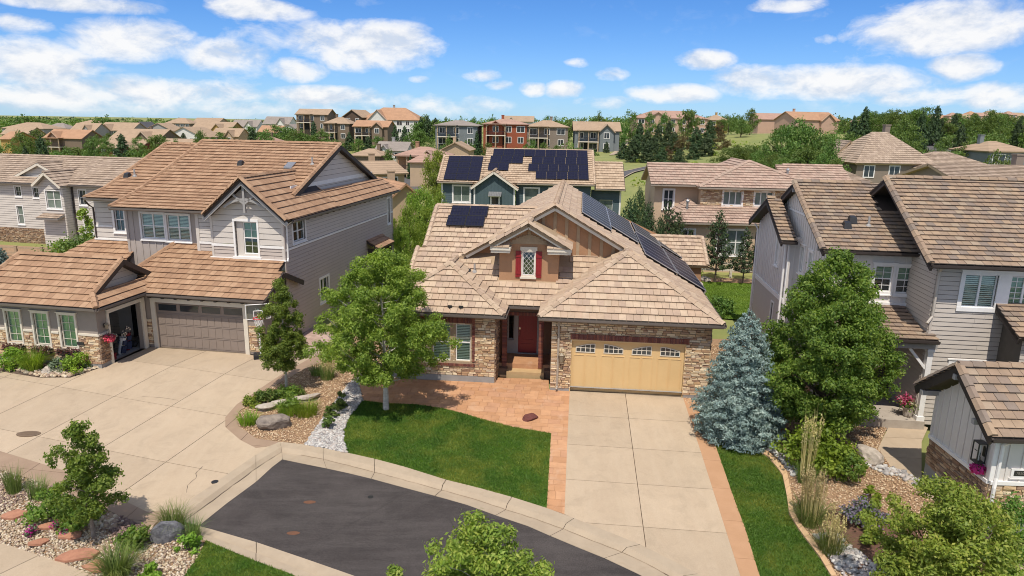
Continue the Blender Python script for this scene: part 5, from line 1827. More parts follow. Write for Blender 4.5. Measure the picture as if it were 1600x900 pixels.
# ================================================================== RIGHT HOUSE
def right_house():
    H = House('house', 'two storey grey and greige house with white trim and covered porch', 'house', (16.51, 25.97, 0), -6, M_TILE_RIGHT, 300)
    r = H.root
    c = lambda x, y, z: (x, y, z + .055)
    # left gable block
    ze, k, ye = 6.72, .475, 1.5
    yr, zr = 6.6, 9.05
    xl = -4.05
    H.plane([(xl, ye, ze), (.6, ye, ze), (.6, yr, zr), (xl, yr, zr)])
    H.plane([(xl, yr, zr), (6, yr, zr), (6, 12.0, 6.55), (xl, 12.0, 6.55)])
    # big block
    xb, yb, zb = -.95, -.85, 6.72
    yt, zt = 4.2, 9.50
    H.plane([(xb, yb, zb), (12, yb, zb), (12, yt, zt), (xb, yt, zt)])
    H.plane([(xb, yt, zt), (12, yt, zt), (12, 9.6, 6.7), (xb, 9.6, 6.7)])
    # porch roof
    H.plane([(-4.0, -.6, 3.72), (-.1, -.6, 3.72), (-.1, 0, 3.89), (-.45, 0, 3.89), (-.45, 2.0, 4.46), (-4.0, 2.0, 4.46)])
    # bump roof on the left wall
    H.plane([(-4.72, 5.2, 6.45), (-4.0, 5.2, 6.45), (-4.0, 8.6, 8.05), (-4.72, 8.6, 8.05)])
    H.plane([(-4.72, 8.6, 8.05), (-4.0, 8.6, 8.05), (-4.0, 12.0, 6.5), (-4.72, 12.0, 6.5)])
    # side roof at the frame edge
    H.plane([(1.9, -1.9, 4.35), (6, -1.9, 4.35), (6, -.1, 5.2), (1.9, -.1, 5.2)])
    H.caps = [(c(xl, yr, zr), c(-.7, yr, zr)), (c(xb, yt, zt), c(11, yt, zt)), (c(xl, ye, ze), c(xl, yr, zr)), (c(xb, yb, zb), c(xb, yt, zt)), (c(-4.72, 8.6, 8.05), c(-4.1, 8.6, 8.05))]
    H.roofs(deckmat=M_DKTRIM, te=.29)
    H.gutter([((xl, ye, ze + .02), (.3, ye, ze + .02)), ((xb, yb, zb + .02), (12, yb, zb + .02)), ((-4, -.6, 3.74), (-.1, -.6, 3.74)), ((-4.72, 5.2, 6.47), (-4.0, 5.2, 6.47))], M_DKTRIM)
    B = .26
    H.trim('barge_board', [((xl + .04, yr, zr - .13), (xl + .04, ye, ze - .13)), ((xl + .04, yr, zr - .13), (xl + .04, 12, 6.42)), ((xb + .04, yt, zt - .13), (xb + .04, yb, zb - .13)),
                           ((xb + .04, yt, zt - .13), (xb + .04, 9.6, 6.6)), ((-4.68, 8.6, 7.92), (-4.68, 5.2, 6.32)), ((-4.68, 8.6, 7.92), (-4.68, 12, 6.37)), ((1.94, -.1, 5.07), (1.94, -1.9, 4.22))], .08, B, M_DKTRIM)
    for y, z in ((yr, zr), (2.2, ze + .33), (11.2, 6.9)):
        obj('eave_bracket', MB().beam((xl - .02, y, z - .38), (-3.6, y, z - .38), .14, .16), M_GREYT, r)
    # left gable wall
    xw = -3.7
    g0, g1 = 2.0, 11.5
    L = g1 - g0
    ol = [(6.05, 6.55, 5.05, 6.22), (7.32, 7.80, 5.02, 6.18)]
    W = H.wall((xw, g1), (xw, g0), [(0, 3.65), (L, 3.65), (L, 6.75), (g1 - yr, 8.0), (0, 6.6)] if 0 else [(0, 3.65), (L, 3.65), (L, 6.78), (g1 - yr, 8.85), (0, 6.65)], ol, 'batten', M_BATTEN_R, gap=.33)
    for o in ol:
        W.window(*o, 1, 1, .09, M_WHITE, M_WHITE, 'dark', True, head=.03)
    H.wall((xw, g1), (xw, g0), [(0, .9), (L, .9), (L, 3.42), (0, 3.42)], (), 'siding', M_SIDING_R, expo=.18)
    W.part('belt_course', [(0, L, 3.42, 3.64, 0, .07)], M_WHITE)
    W.part('corner_board', [(L - .12, L, .9, 6.7, 0, .05)], M_WHITE)
    H.wall((xw, g1), (xw, g0), [(0, -.3), (L, -.3), (L, .9), (0, .9)], (), 'stone', M_STONE_BR)
    W.part('gable_panel', [(2.2, 7.3, 7.62, 7.70, 0, .05)], M_WHITE)
    # bump-out
    b0, b1 = 5.6, 11.5
    L2 = b1 - b0
    xo = -4.2
    ol = [(3.75, 4.25, 4.95, 6.3), (3.9, 4.3, 1.6, 3.0)]
    W = H.wall((xo, b1), (xo, b0), [(0, 3.65), (L2, 3.65), (L2, 6.55), (b1 - 8.6, 7.8), (0, 6.6)], ol[:1], 'batten', M_BATTEN_R, gap=.33)
    W.window(*ol[0], 1, 1, .09, M_WHITE, M_WHITE, 'dark', True, head=.03)
    W2 = H.wall((xo, b1), (xo, b0), [(0, 1.1), (L2, 1.1), (L2, 3.42), (0, 3.42)], ol[1:], 'siding', M_SIDING_R, expo=.18)
    W2.window(*ol[1], 1, 2, .08, M_WHITE, M_WHITE, 'dark', True, head=0)
    W.part('belt_course', [(0, L2, 3.42, 3.64, 0, .07), (0, L2, .98, 1.1, 0, .07)], M_WHITE)
    H.wall((xo, b1), (xo, b0), [(0, -.3), (L2, -.3), (L2, 1.0), (0, 1.0)], (), 'stone', M_STONE_BR)
    H.wall((xo, b0), (xw, b0), [(0, 1.0), (.5, 1.0), (.5, 6.6), (0, 6.6)], (), 'batten', M_BATTEN_R, gap=.3)
    W.part('corner_board', [(L2 - .1, L2 + .03, .9, 6.5, 0, .05), (0, .1, .9, 6.5, 0, .05)], M_WHITE)
    H.downspout([W(L2 - .25, 6.4, .35), W(L2 - .22, 6.2, .12), W(L2 - .22, 1.0, .10), W(L2 - .1, .7, .28), W(L2 - .1, .05, .3)], M_WHITE, .055)
    H.downspout([W(.05, 6.4, .3), W(.05, 6.1, .12), W(.05, .9, .10), W(.05, .5, .3), W(.05, .05, .3)], M_WHITE, .05)
    # upper front wall over the porch
    op = [(1.98, 2.68, 4.98, 6.08), (2.86, 3.56, 4.95, 6.05)]
    xa = -3.7
    W = H.wall((xa, 2.0), (0, 2.0), [(0, 4.3), (4, 4.3), (4, 6.75), (0, 6.75)], op, 'batten', M_BATTEN_R, gap=.45)
    for o in op:
        W.window(*o, 1, 2, .10, M_WHITE, M_WHITE, 'half', True, head=.05, grid=(2, 4))
    W.part('base_flashing', [(0, 3.7, 4.44, 4.56, 0, .12)], M_WHITE)
    H.wall((xa, 2.0), (0, 2.0), [(0, .0), (4, .0), (4, 4.3), (0, 4.3)], [(2.3, 3.2, .3, 2.4)], 'siding', M_SIDING_D)
    W.part('front_door', [(2.3, 3.2, .3, 2.4, -.1, -.05)], M_BLACK)
    # big wall
    x0 = -.35
    yw = -.15
    op = [(1.02, 2.20, 5.0, 6.28), (2.66, 3.7, 4.98, 6.26), (1.05, 2.2, 1.75, 2.75)]
    Lb = 12
    W = H.wall((x0, yw), (x0 + Lb, yw), [(0, .1), (Lb, .1), (Lb, 6.75), (0, 6.75)], op, 'siding', M_SIDING_R, expo=.178)
    W.window(*op[0], 2, 1, .0, M_WHITE, M_WHITE, 'blind', False)
    W.window(*op[1], 2, 1, .0, M_WHITE, M_WHITE, 'shade', False, grid=(4, 6))
    W.part('window_casing', [(.86, 1.02, 4.84, 6.42, -.02, .06), (2.20, 2.66, 4.84, 6.42, -.02, .06), (.86, 4.0, 6.28, 6.44, -.02, .065), (.86, 4.0, 4.84, 5.0, -.02, .07), (.80, 4.0, 6.44, 6.49, -.02, .09)], M_WHITE)
    W.window(*op[2], 2, 1, .12, M_WHITE, M_WHITE, 'dark', True)
    H.wall((x0, 2.05), (x0, yw), [(0, .3), (2.2, .3), (2.2, 6.75), (0, 6.75)], (), 'siding', M_SIDING_R, expo=.178)
    W.part('corner_board', [(0, .09, .1, 6.7, 0, .05)], M_SIDING_R)
    H.downspout([W(-.1, 6.62, .55), W(.03, 6.35, .12), W(.03, 4.6, .1), W(-.18, 4.35, .22)], mat('greige downspout', (0.50, 0.45, 0.40), (0.44, 0.40, 0.35), 4, 0.5), .05)
    H.wall((2.3, -1.5), (2.3, yw), [(0, 0), (1.35, 0), (1.35, 5.0), (0, 4.4)], (), 'siding', M_SIDING_D)
    H.wall((2.3, -1.5), (7, -1.5), [(0, 0), (4.7, 0), (4.7, 4.3), (0, 4.3)], (), 'siding', M_SIDING_R)
    # porch
    obj('porch_slab', MB().box(-4, -.05, -.45, 2.0, -.1, .34), mat('porch ledge concrete', (0.42, 0.37, 0.31), (0.36, 0.31, 0.26), 4, .9, .3, 30), r)
    obj('porch_beam', MB().box(-4, -.02, -.40, -.22, 3.32, 3.62), M_GREYT, r)
    obj('porch_column', MB().box(-.32, -.12, -.38, -.18, .34, 3.32).box(-.37, -.07, -.42, -.14, .34, .52).box(-.36, -.08, -.41, -.15, 3.2, 3.3), M_WHITE, r)
    obj('porch_brace', MB().beam((-.3, -.28, 2.5), (-.98, -.28, 3.3), .1, .1), M_WHITE, r)
    obj('porch_column', MB().box(-3.9, -3.7, -.38, -.18, .34, 3.32), M_WHITE, r)
    H.wall((12, 9.4), (-4, 9.4), [(0, -1), (16, -1), (16, 6.6), (0, 6.6)], (), 'stucco', M_SIDING_R)
    vent(H, H.faces[0], -2.69, 3.1, 'cap')
    vent(H, H.faces[0], -2.35, 3.5, 'cap')
    vent(H, H.faces[0], -1.77, 3.2, 'pipe')
    g_ = MB()
    g_.tube([(xo - .25, b0 + 2.2, 0), (xo - .25, b0 + 2.2, .9)], .03, 6).tube([(xo - .25, b0 + 1.8, 0), (xo - .25, b0 + 1.8, .8), (xo - .05, b0 + 1.8, 1.0)], .03, 6)
    g_.box(xo - .42, xo - .12, b0 + 1.95, b0 + 2.3, .75, 1.15)
    obj('gas_meter', g_, M_GREYT, r)
    obj('meter_box', MB().box(xo - .14, xo, b0 + .9, b0 + 1.3, 1.2, 1.8).box(xo - .2, xo - .14, b0 + 1.0, b0 + 1.2, 1.4, 1.6), M_WHITE, r)
    H.flush()
    return H


right_house()


def right_garage():
    H = House('garage', 'pale grey board and batten garage with ledge stone base and dark rakes', 'garage', (14.15, 18.62, 0), -1.5, M_TILE_RIGHT, 300)
    r = H.root
    c = lambda x, y, z: (x, y, z + .055)
    ze, yr, zr = 3.12, 1.55, 4.55
    xl = -.5
    H.plane([(xl, -.45, ze), (8, -.45, ze), (8, yr, zr), (xl, yr, zr)])
    H.plane([(xl, yr, zr), (8, yr, zr), (8, 3.55, ze), (xl, 3.55, ze)])
    H.caps = [(c(xl, yr, zr), c(8, yr, zr)), (c(xl + .05, -.45, ze), c(xl + .05, yr, zr)), (c(xl + .05, 3.55, ze), c(xl + .05, yr, zr))]
    H.roofs(deckmat=M_DKTRIM, tw=.33, te=.30)
    H.gutter([((xl, -.45, ze + .02), (8, -.45, ze + .02))], M_DKTRIM)
    H.trim('barge_board', [((xl + .03, yr, zr - .14), (xl + .03, -.45, ze - .14)), ((xl + .03, yr, zr - .14), (xl + .03, 3.55, ze - .14))], .07, .26, M_DKTRIM)
    for y, z in ((yr, zr - .35), (3.1, ze - .05), (.35, ze + .15)):
        obj('eave_bracket', MB().beam((xl - .06, y, z), (.1, y, z), .14, .16), M_GREYT, r)
    W = H.wall((0, 3.1), (0, 0), [(0, 1.55), (3.1, 1.55), (3.1, 3.05), (1.55, 4.2), (0, 3.05)], (), 'batten', M_BATTEN_R, gap=.36)
    W.part('belt_course', [(0, 3.1, 1.46, 1.57, 0, .08)], M_WHITE)
    W.part('corner_board', [(0, .1, 1.57, 3.0, 0, .05)], M_BATTEN_R)
    W.part('corner_board', [(2.98, 3.1, 1.57, 3.05, 0, .05)], M_BATTEN_R)
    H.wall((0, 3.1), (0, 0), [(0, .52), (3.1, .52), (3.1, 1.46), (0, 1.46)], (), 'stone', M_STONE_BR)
    H.wall((-.02, 3.1), (-.02, 0), [(0, -1), (3.1, -1), (3.1, .52), (0, .52)], (), 'stucco', M_FOUND)
    W2 = H.wall((0, 0), (8, 0), [(0, 1.55), (8, 1.55), (8, 3.05), (0, 3.05)], (), 'batten', M_BATTEN_R, gap=.42)
    W2.part('belt_course', [(0, 8, 1.46, 1.57, 0, .08)], M_WHITE)
    H.wall((0, 0), (8, 0), [(0, .42), (8, .42), (8, 1.46), (0, 1.46)], (), 'stone', M_STONE)
    H.wall((0, -.02), (8, -.02), [(0, -1), (8, -1), (8, .42), (0, .42)], (), 'stucco', M_FOUND)
    W2.part('corner_board', [(-.05, .09, 1.57, 3.05, 0, .05)], M_WHITE)
    H.downspout([W2(.12, 2.98, .40), W2(.14, 2.75, .10), W2(.14, 1.7, .08), W2(.08, 1.4, .14), W2(.08, -.2, .14)], M_WHITE, .055)
    p = W2.part('number_plaque', [(.55, 1.05, 1.70, 1.98, 0, .05), (.52, 1.08, 1.66, 1.69, 0, .07)], M_WHITE)
    obj('plaque_face', _boxes(W2, [(.63, .97, 1.76, 1.93, .05, .056)]), M_BLACK, p)
    # four dim numerals
    t = bpy.data.curves.new('numerals', 'FONT')
    t.body = '7850'
    t.size = .115
    t.extrude = .003
    t.align_x = 'CENTER'
    t.align_y = 'CENTER'
    t.materials.append(mat('pewter numerals', (0.22, 0.21, 0.18), (0.16, 0.15, 0.13), 4, .5))
    tmp = bpy.data.objects.new('tmp', t)
    col.objects.link(tmp)
    me = bpy.data.meshes.new_from_object(tmp.evaluated_get(bpy.context.evaluated_depsgraph_get()))
    bpy.data.objects.remove(tmp)
    to = obj('numerals', me, None, p)
    to.matrix_basis = basis(W2(.80, 1.845, .062), W2.d, Vector((0, 0, 1)), W2.n)
    # rectangular lantern on the side wall
    lb = MB()
    cx = 2.72
    for a in (cx - .13, cx + .13):
        for o in (.06, .30):
            W.box(lb, a - .014, a + .014, 1.98, 2.60, o - .014, o + .014)
    for z in (1.98, 2.60):
        W.box(lb, cx - .145, cx + .145, z - .014, z + .014, .045, .315)
    W.box(lb, cx - .05, cx + .05, 2.15, 2.45, 0, .05)
    l_ = obj('wall_lamp', lb, M_BLACK, r)
    obj('lamp_tube', MB().tube([W(cx, 2.03, .18), W(cx, 2.52, .18)], .05, 8), mat('frosted glass', (0.55, 0.55, 0.52), (0.48, 0.48, 0.46), 3, .4), l_)
    H.flush()
    return H


right_garage()
# ================================================================== HOUSES BEHIND
def grey_neighbour():
    """pale grey two storey house at the left, behind the large one"""
    H = House('house', 'pale grey two storey house with stone base behind the terracotta roofs', 'house', (-45.3, 65.5, -.5), -11, M_TILE_LB, 0)
    r = H.root
    c = lambda x, y, z: (x, y, z + .055)
    ze, k = 5.72, .44
    yr = 4.5
    zr = ze + k * (yr + .5)
    H.plane([(-14, -.5, ze), (14, -.5, ze), (14, yr, zr), (-12.0, yr, zr)])
    H.plane([(-12, yr, zr), (14, yr, zr), (14, 9.5, ze), (-14, 9.5, ze)])
    # gable bump and dormer gable
    H.plane([(1.5, -1.5, 5.75), (2.95, -1.5, 6.9), (2.95, 4, 6.9), (1.5, 4, 5.75)])
    H.plane([(2.95, -1.5, 6.9), (4.5, -1.5, 5.65), (4.5, 4, 5.65), (2.95, 4, 6.9)])
    H.plane([(-2.6, .6, 6.2), (.3, .6, 7.55), (.3, 5, 7.55), (-2.6, 5, 6.2)])
    H.plane([(.3, .6, 7.55), (3.1, .6, 6.2), (3.1, 5, 6.2), (.3, 5, 7.55)])
    H.plane([(4.6, .6, 6.25), (13, .6, 6.25), (13, 4.2, 7.85), (4.6, 4.2, 7.85)])
    H.plane([(1.9, -1.9, 2.75), (4.2, -1.9, 2.75), (4.2, -1.0, 3.05), (1.9, -1.0, 3.05)])
    H.caps = [(c(-12, yr, zr), c(14, yr, zr)), (c(2.95, -1.5, 6.9), c(2.95, 2.3, 6.9)), (c(.3, .6, 7.55), c(.3, 4.0, 7.55)), (c(-14, -.5, ze), c(-12, yr, zr))]
    H.roofs(deckmat=M_GREYT)
    H.trim('barge_board', [((2.95, -1.48, 6.78), (1.5, -1.48, 5.63)), ((2.95, -1.48, 6.78), (4.5, -1.48, 5.53)), ((.3, .62, 7.42), (-2.6, .62, 6.07)), ((.3, .62, 7.42), (3.1, .62, 6.07))], .06, .2, M_CREAM)
    H.gutter([((-14, -.5, ze + .02), (1.5, -.5, ze + .02)), ((4.5, -.5, ze + .02), (14, -.5, ze + .02))], M_GUTTER)
    op = [(11.1, 11.75, 4.45, 5.35), (13.1, 13.7, 4.4, 5.3), (11.0, 11.65, 1.8, 3.5), (-5, -4, 0, 1)]
    W = H.wall((-13, 0), (1.7, 0), [(0, 1.4), (14.7, 1.4), (14.7, 5.7), (0, 5.7)], op[:3], 'siding', M_SIDING_L, expo=.22)
    for o in op[:2]:
        W.window(*o, 1, 1, .1, M_WHITE, M_WHITE, 'dark', True, head=0, grid=(2, 2), glass=M_GLASS_D)
    W.window(*op[2], 1, 2, .1, M_WHITE, M_WHITE, 'dark', True, head=0, glass=M_GLASS_P)
    H.wall((-13, 0), (1.7, 0), [(0, -.6), (14.7, -.6), (14.7, 1.4), (0, 1.4)], (), 'stone', M_STONE_BR)
    o = [(.75, 2.3, 3.6, 5.2)]
    W = H.wall((1.7, -1), (4.3, -1), [(0, -.6), (2.6, -.6), (2.6, 5.65), (1.25, 6.75), (0, 5.65)], o, 'siding', M_SIDING_L, expo=.22)
    W.window(*o[0], 2, 2, .1, M_WHITE, M_WHITE, 'half', True, head=0, glass=M_GLASS_P)
    H.wall((4.3, -1), (4.3, .2), [(0, -.6), (1.2, -.6), (1.2, 5.6), (0, 5.6)], (), 'siding', M_SIDING_L, expo=.22)
    H.wall((-2.4, 1.0), (2.9, 1.0), [(0, 6.1), (5.3, 6.1), (5.3, 6.2), (2.7, 7.4), (0, 6.2)], (), 'siding', M_SIDING_L, expo=.22)
    op = [(.75, 1.5, 3.9, 5.25), (1.0, 1.8, .3, 2.3)]
    W = H.wall((4.3, 0), (13.5, 0), [(0, -.6), (9.2, -.6), (9.2, 5.7), (0, 5.7)], op, 'siding', M_SIDING_L, expo=.22)
    W.window(*op[0], 1, 2, .1, M_WHITE, M_WHITE, 'dark', True, head=0, grid=(2, 2), glass=M_GLASS_D)
    W.window(*op[1], 1, 2, .1, M_WHITE, M_WHITE, 'half', True, head=0, glass=M_GLASS_P)
    H.downspout([W(.15, 5.6, .1), W(.15, -.3, .1)], M_DKTRIM, .07)
    H.wall((13.5, 0), (13.5, 12), [(0, -1), (9, -1), (9, 5.6), (4.5, 7.8), (0, 5.6)], (), 'stucco', M_SIDING_L)
    H.flush()


def stucco_neighbour():
    """tan stucco house behind at the right"""
    H = House('house', 'tan stucco two storey house with stone band and pink tile roof', 'house', (13.6, 51.9, 1.2), -3, M_TILE_PINK, 0)
    r = H.root
    c = lambda x, y, z: (x, y, z + .055)
    H.plane([(-1.6, -.45, 3.28), (14, -.45, 3.28), (14, 2.4, 4.3), (.6, 2.4, 4.3), (.0, 3.6, 4.7)])
    H.plane([(-1.6, -.45, 3.28), (.0, 3.6, 4.7), (-1.6, 3.6, 3.5)])
    ze, y0 = 5.72, 1.8
    k = .46
    H.plane([(.5, y0, ze), (9.9, y0, ze), (5.2, y0 + 4.0, ze + k * 4)])
    H.plane([(.5, y0, ze), (5.2, y0 + 4.0, ze + k * 4), (5.2, 11, ze + k * 4), (.5, 10, ze)])
    H.plane([(9.9, y0, ze), (9.9, 12, ze), (5.2, 12, ze + k * 4), (5.2, y0 + 4.0, ze + k * 4)])
    zl = 5.78
    H.plane([(-3.0, 2.8, zl), (4.0, 2.8, zl), (4.0, 5.9, zl + k * 3.1), (-3.0, 5.9, zl + k * 3.1)])
    H.plane([(-3.0, 5.9, zl + k * 3.1), (4.0, 5.9, zl + k * 3.1), (4.0, 9, zl), (-3.0, 9, zl)])
    H.plane([(8, 4.5, 5.7), (13.5, 4.5, 5.7), (13.5, 8, 7.2), (8, 8, 7.2)])
    H.caps = [(c(.5, y0, ze), c(5.2, y0 + 4, ze + k * 4)), (c(9.9, y0, ze), c(5.2, y0 + 4, ze + k * 4)), (c(-3, 5.9, zl + k * 3.1), c(3.5, 5.9, zl + k * 3.1)), (c(8.6, 8, 7.2), c(13.5, 8, 7.2))]
    H.roofs(deckmat=M_TIMBER)
    H.gutter([((-1.6, -.45, 3.3), (14, -.45, 3.3)), ((.5, y0, ze + .02), (9.9, y0, ze + .02)), ((-3, 2.8, zl + .02), (.5, 2.8, zl + .02))], M_TANGUT)
    op = [(.45, 1.35, 1.55, 2.7), (3.1, 5.2, .9, 2.75), (5.9, 8.4, 0.1, 2.65)]
    W = H.wall((-1.3, 0), (13, 0), [(0, -.8), (14.3, -.8), (14.3, 3.25), (0, 3.25)], op, 'stucco', M_STUCCO_T, depth=.4)
    W.window(*op[0], 2, 2, .12, M_WHITE, M_WHITE, 'dark', True, head=0, glass=M_GLASS_D)
    W.window(*op[1], 3, 2, .12, M_WHITE, M_WHITE, 'blind', True, head=0, glass=M_GLASS_P)
    W.part('porch_back', [(5.9, 8.4, .1, 2.65, -.4, -.38)], M_DARK)
    W.part('porch_column', [(6.0, 6.2, .1, 2.65, -.1, .05)], M_CREAM)
    W.part('base_band', [(0, 14.3, .22, .30, 0, .05)], M_TIMBER)
    op = [(1.9, 3.6, 4.55, 5.55), (4.95, 6.6, 4.55, 5.55), (7.6, 9.3, 4.55, 5.55)]
    op = [(1.75, 3.15, 4.42, 5.42), (4.15, 5.5, 4.42, 5.42), (6.6, 8.0, 4.42, 5.42)]
    W = H.wall((.8, 2.3), (9.6, 2.3), [(0, 4.1), (8.8, 4.1), (8.8, 5.7), (0, 5.7)], op, 'stone', M_STONE)
    for o in op:
        W.window(*o, 3, 1, .12, M_WHITE, M_WHITE, 'blind', True, head=0, glass=M_GLASS_P)
    H.wall((.8, 3.4), (.8, 2.3), [(0, 3.6), (1.1, 3.6), (1.1, 5.7), (0, 5.7)], (), 'stucco', M_STUCCO_T)
    op = [(.75, 1.5, 3.9, 5.35)]
    W = H.wall((-2.6, 3.4), (.8, 3.4), [(0, -.5), (3.4, -.5), (3.4, 5.75), (0, 5.75)], op, 'stucco', M_STUCCO_T)
    W.window(*op[0], 2, 2, .12, M_WHITE, M_WHITE, 'dark', True, head=0, glass=M_GLASS_D)
    H.wall((-2.6, 9), (-2.6, 3.4), [(0, -.5), (5.6, -.5), (5.6, 5.75), (2.8, 7.1), (0, 5.75)], (), 'stucco', M_STUCCO_T)
    H.wall((-1.3, 3.4), (-1.3, 0), [(0, -.8), (3.4, -.8), (3.4, 3.25), (0, 3.25)], (), 'stucco', M_STUCCO_T)
    vent(H, H.faces[0], -.3, 1.6, 'flue')
    vent(H, H.faces[4], 8.6, 6.5, 'flue')
    H.flush()


def teal_house():
    H = House('house', 'teal house with black solar roof directly behind the brown stucco house', 'house', (-7.25, 70, -.3), -3, M_TILE_TEAL, 0)
    r = H.root
    c = lambda x, y, z: (x, y, z + .055)
    ze, k = 5.95, .5
    zA = ze + k * 4.55
    H.plane([(-.35, -.45, ze), (4.2, -.45, ze), (4.2, 4.1, zA), (-.35, 4.1, zA)])
    H.plane([(-.35, 4.1, zA), (4.2, 4.1, zA), (4.2, 9, ze), (-.35, 9, ze)])
    zB = ze + k * 6.1
    H.plane([(4.0, -.45, ze), (15.3, -.45, ze), (15.3, 5.65, zB), (4.0, 5.65, zB)])
    H.plane([(4.0, 5.65, zB), (15.3, 5.65, zB), (15.3, 12, ze), (4.0, 12, ze)])
    H.plane([(3.1, -1.3, 5.55), (5.35, -1.3, 7.15), (5.35, 3, 7.15), (3.1, 3, 5.55)])
    H.plane([(5.35, -1.3, 7.15), (7.75, -1.3, 5.5), (7.75, 3, 5.5), (5.35, 3, 7.15)])
    H.plane([(15.3, .3, 5.5), (18.3, .3, 5.5), (18.3, 3.8, 7.9), (15.3, 3.8, 7.9)])
    H.plane([(15.3, 3.8, 7.9), (18.3, 3.8, 7.9), (18.3, 7.6, 5.5), (15.3, 7.6, 5.5)])
    H.caps = [(c(4.0, 5.65, zB), c(15.3, 5.65, zB)), (c(-.35, 4.1, zA), c(4, 4.1, zA)), (c(-.3, -.45, ze), c(-.3, 4.1, zA)), (c(15.25, -.45, ze), c(15.25, 5.65, zB)), (c(15.4, 3.8, 7.9), c(18.3, 3.8, 7.9)),
              (c(5.35, -1.3, 7.15), c(5.35, 2.0, 7.15))]
    H.roofs(deckmat=M_TIMBER)
    H.gutter([((-.35, -.45, ze + .02), (3.2, -.45, ze + .02)), ((7.6, -.45, ze + .02), (15.3, -.45, ze + .02)), ((15.3, .3, 5.52), (18.3, .3, 5.52))], M_TANGUT)
    H.trim('barge_board', [((5.35, -1.28, 7.02), (3.1, -1.28, 5.42)), ((5.35, -1.28, 7.02), (7.75, -1.28, 5.37))], .06, .2, M_CREAM)
    H.trim('barge_board', [((15.33, 5.65, zB - .12), (15.33, -.45, ze - .12)), ((18.33, 3.8, 7.75), (18.33, .3, 5.35))], .06, .22, M_DKTRIM)
    op = [(1.2, 2.85, 4.0, 5.55)]
    W = H.wall((0, 0), (3.4, 0), [(0, -1), (3.4, -1), (3.4, 5.9), (0, 5.9)], op, 'siding', M_TEAL, expo=.2)
    W.window(*op[0], 2, 1, .13, M_WHITE, M_WHITE, 'half', True, head=0, glass=M_GLASS_P)
    W.part('corner_board', [(0, .15, -1, 5.9, 0, .05)], M_WHITE)
    op = [(1.75, 2.5, 3.85, 4.65)]
    W = H.wall((3.35, -.9), (7.45, -.9), [(0, -1), (4.1, -1), (4.1, 5.55), (2.0, 7.0), (0, 5.55)], op, 'batten', M_TEAL, gap=.35)
    W.window(*op[0], 1, 1, .1, M_WHITE, M_WHITE, 'dark', True, head=0, glass=M_GLASS_D)
    W.part('corner_board', [(0, .15, -1, 5.6, 0, .05)], M_WHITE)
    W.part('corner_board', [(3.95, 4.1, -1, 5.6, 0, .05)], M_WHITE)
    aw = MB()
    for i in range(8):
        x = 1.5 + i * .16
        aw.add([W(x, 5.1, .05), W(x + .15, 5.1, .05), W(x + .15, 4.72, .75), W(x, 4.72, .75), W(x, 5.15, .05), W(x + .15, 5.15, .05), W(x + .15, 4.77, .78), W(x, 4.77, .78)],
               [(4, 5, 6, 7), (0, 1, 5, 4), (2, 3, 7, 6), (1, 2, 6, 5), (3, 0, 4, 7), (0, 3, 2, 1)])
    obj('awning', aw, M_METAL, r)['kind'] = 'stuff'
    op = [(.9, 2.3, 4.0, 5.45), (3.4, 5.2, 4.1, 5.5)]
    W = H.wall((7.45, 0), (14.9, 0), [(0, -1), (7.45, -1), (7.45, 5.9), (0, 5.9)], op, 'siding', M_TEAL, expo=.2)
    for o in op:
        W.window(*o, 1, 1, .13, M_WHITE, M_WHITE, 'half', True, head=0, glass=M_GLASS_P)
    H.wall((14.9, 0), (14.9, 12), [(0, -1), (12, -1), (12, 5.9), (5.6, 8.9), (0, 5.9)], (), 'siding', M_TEAL, expo=.2)
    op = [(.9, 2.2, 3.2, 4.4)]
    W = H.wall((15, .9), (18, .9), [(0, -1), (3, -1), (3, 5.4), (0, 5.4)], op, 'siding', M_TEAL, expo=.2)
    W.part('corner_board', [(2.85, 3.0, -1, 5.4, 0, .05)], M_WHITE)
    W.window(*op[0], 1, 1, .1, M_TEAL, M_WHITE, 'half', False, head=0, glass=M_GLASS_P)
    op = [(1.2, 1.7, 3.2, 4.6), (2.6, 3.1, 3.2, 4.6), (4.2, 4.7, 3.2, 4.6)]
    W = H.wall((18, .9), (18, 7.4), [(0, -1), (6.5, -1), (6.5, 5.5), (2.9, 7.6), (0, 5.4)], op, 'siding', M_SIDING_D, expo=.2)
    for o in op:
        W.window(*o, 1, 2, .08, M_WHITE, M_WHITE, 'dark', True, head=0, glass=M_GLASS_D)
    H.wall((0, 8.5), (0, 0), [(0, -1), (8.5, -1), (8.5, 5.9), (4.4, 8), (0, 5.9)], (), 'siding', M_TEAL, expo=.2)
    # two dark arrays
    def array(f, rows, w, h, v0):
        n = (f[1] - f[0]).cross(f[2] - f[0]).normalized()
        v = (Vector((0, 0, 1)) - n * n.z).normalized()
        u = v.cross(n)
        for j, spans in enumerate(rows):
            y = f[0].y + (v0 + j * (h + .02)) * v.y
            for x0, x1 in spans:
                k = max(1, round((x1 - x0) / w))
                for i in range(k):
                    x = x0 + i * (x1 - x0) / k
                    solar_panel(r, Vector((x, y, H.zroof(f, x, y))), u, v, n, (x1 - x0) / k - .02, h, M_CELL, M_PFRAME, 3, 3, .14)
    array(H.faces[0], [[(.25, 3.85)]] * 4, 1.2, 1.17, .22)
    array(H.faces[2], [[(9.4, 14.7)], [(4.5, 6.6), (8.6, 14.7)], [(4.6, 8.0), (8.9, 14.7)], [(4.8, 14.7)]], 1.06, 1.46, .75)
    H.flush()


grey_neighbour()
stucco_neighbour()
teal_house()
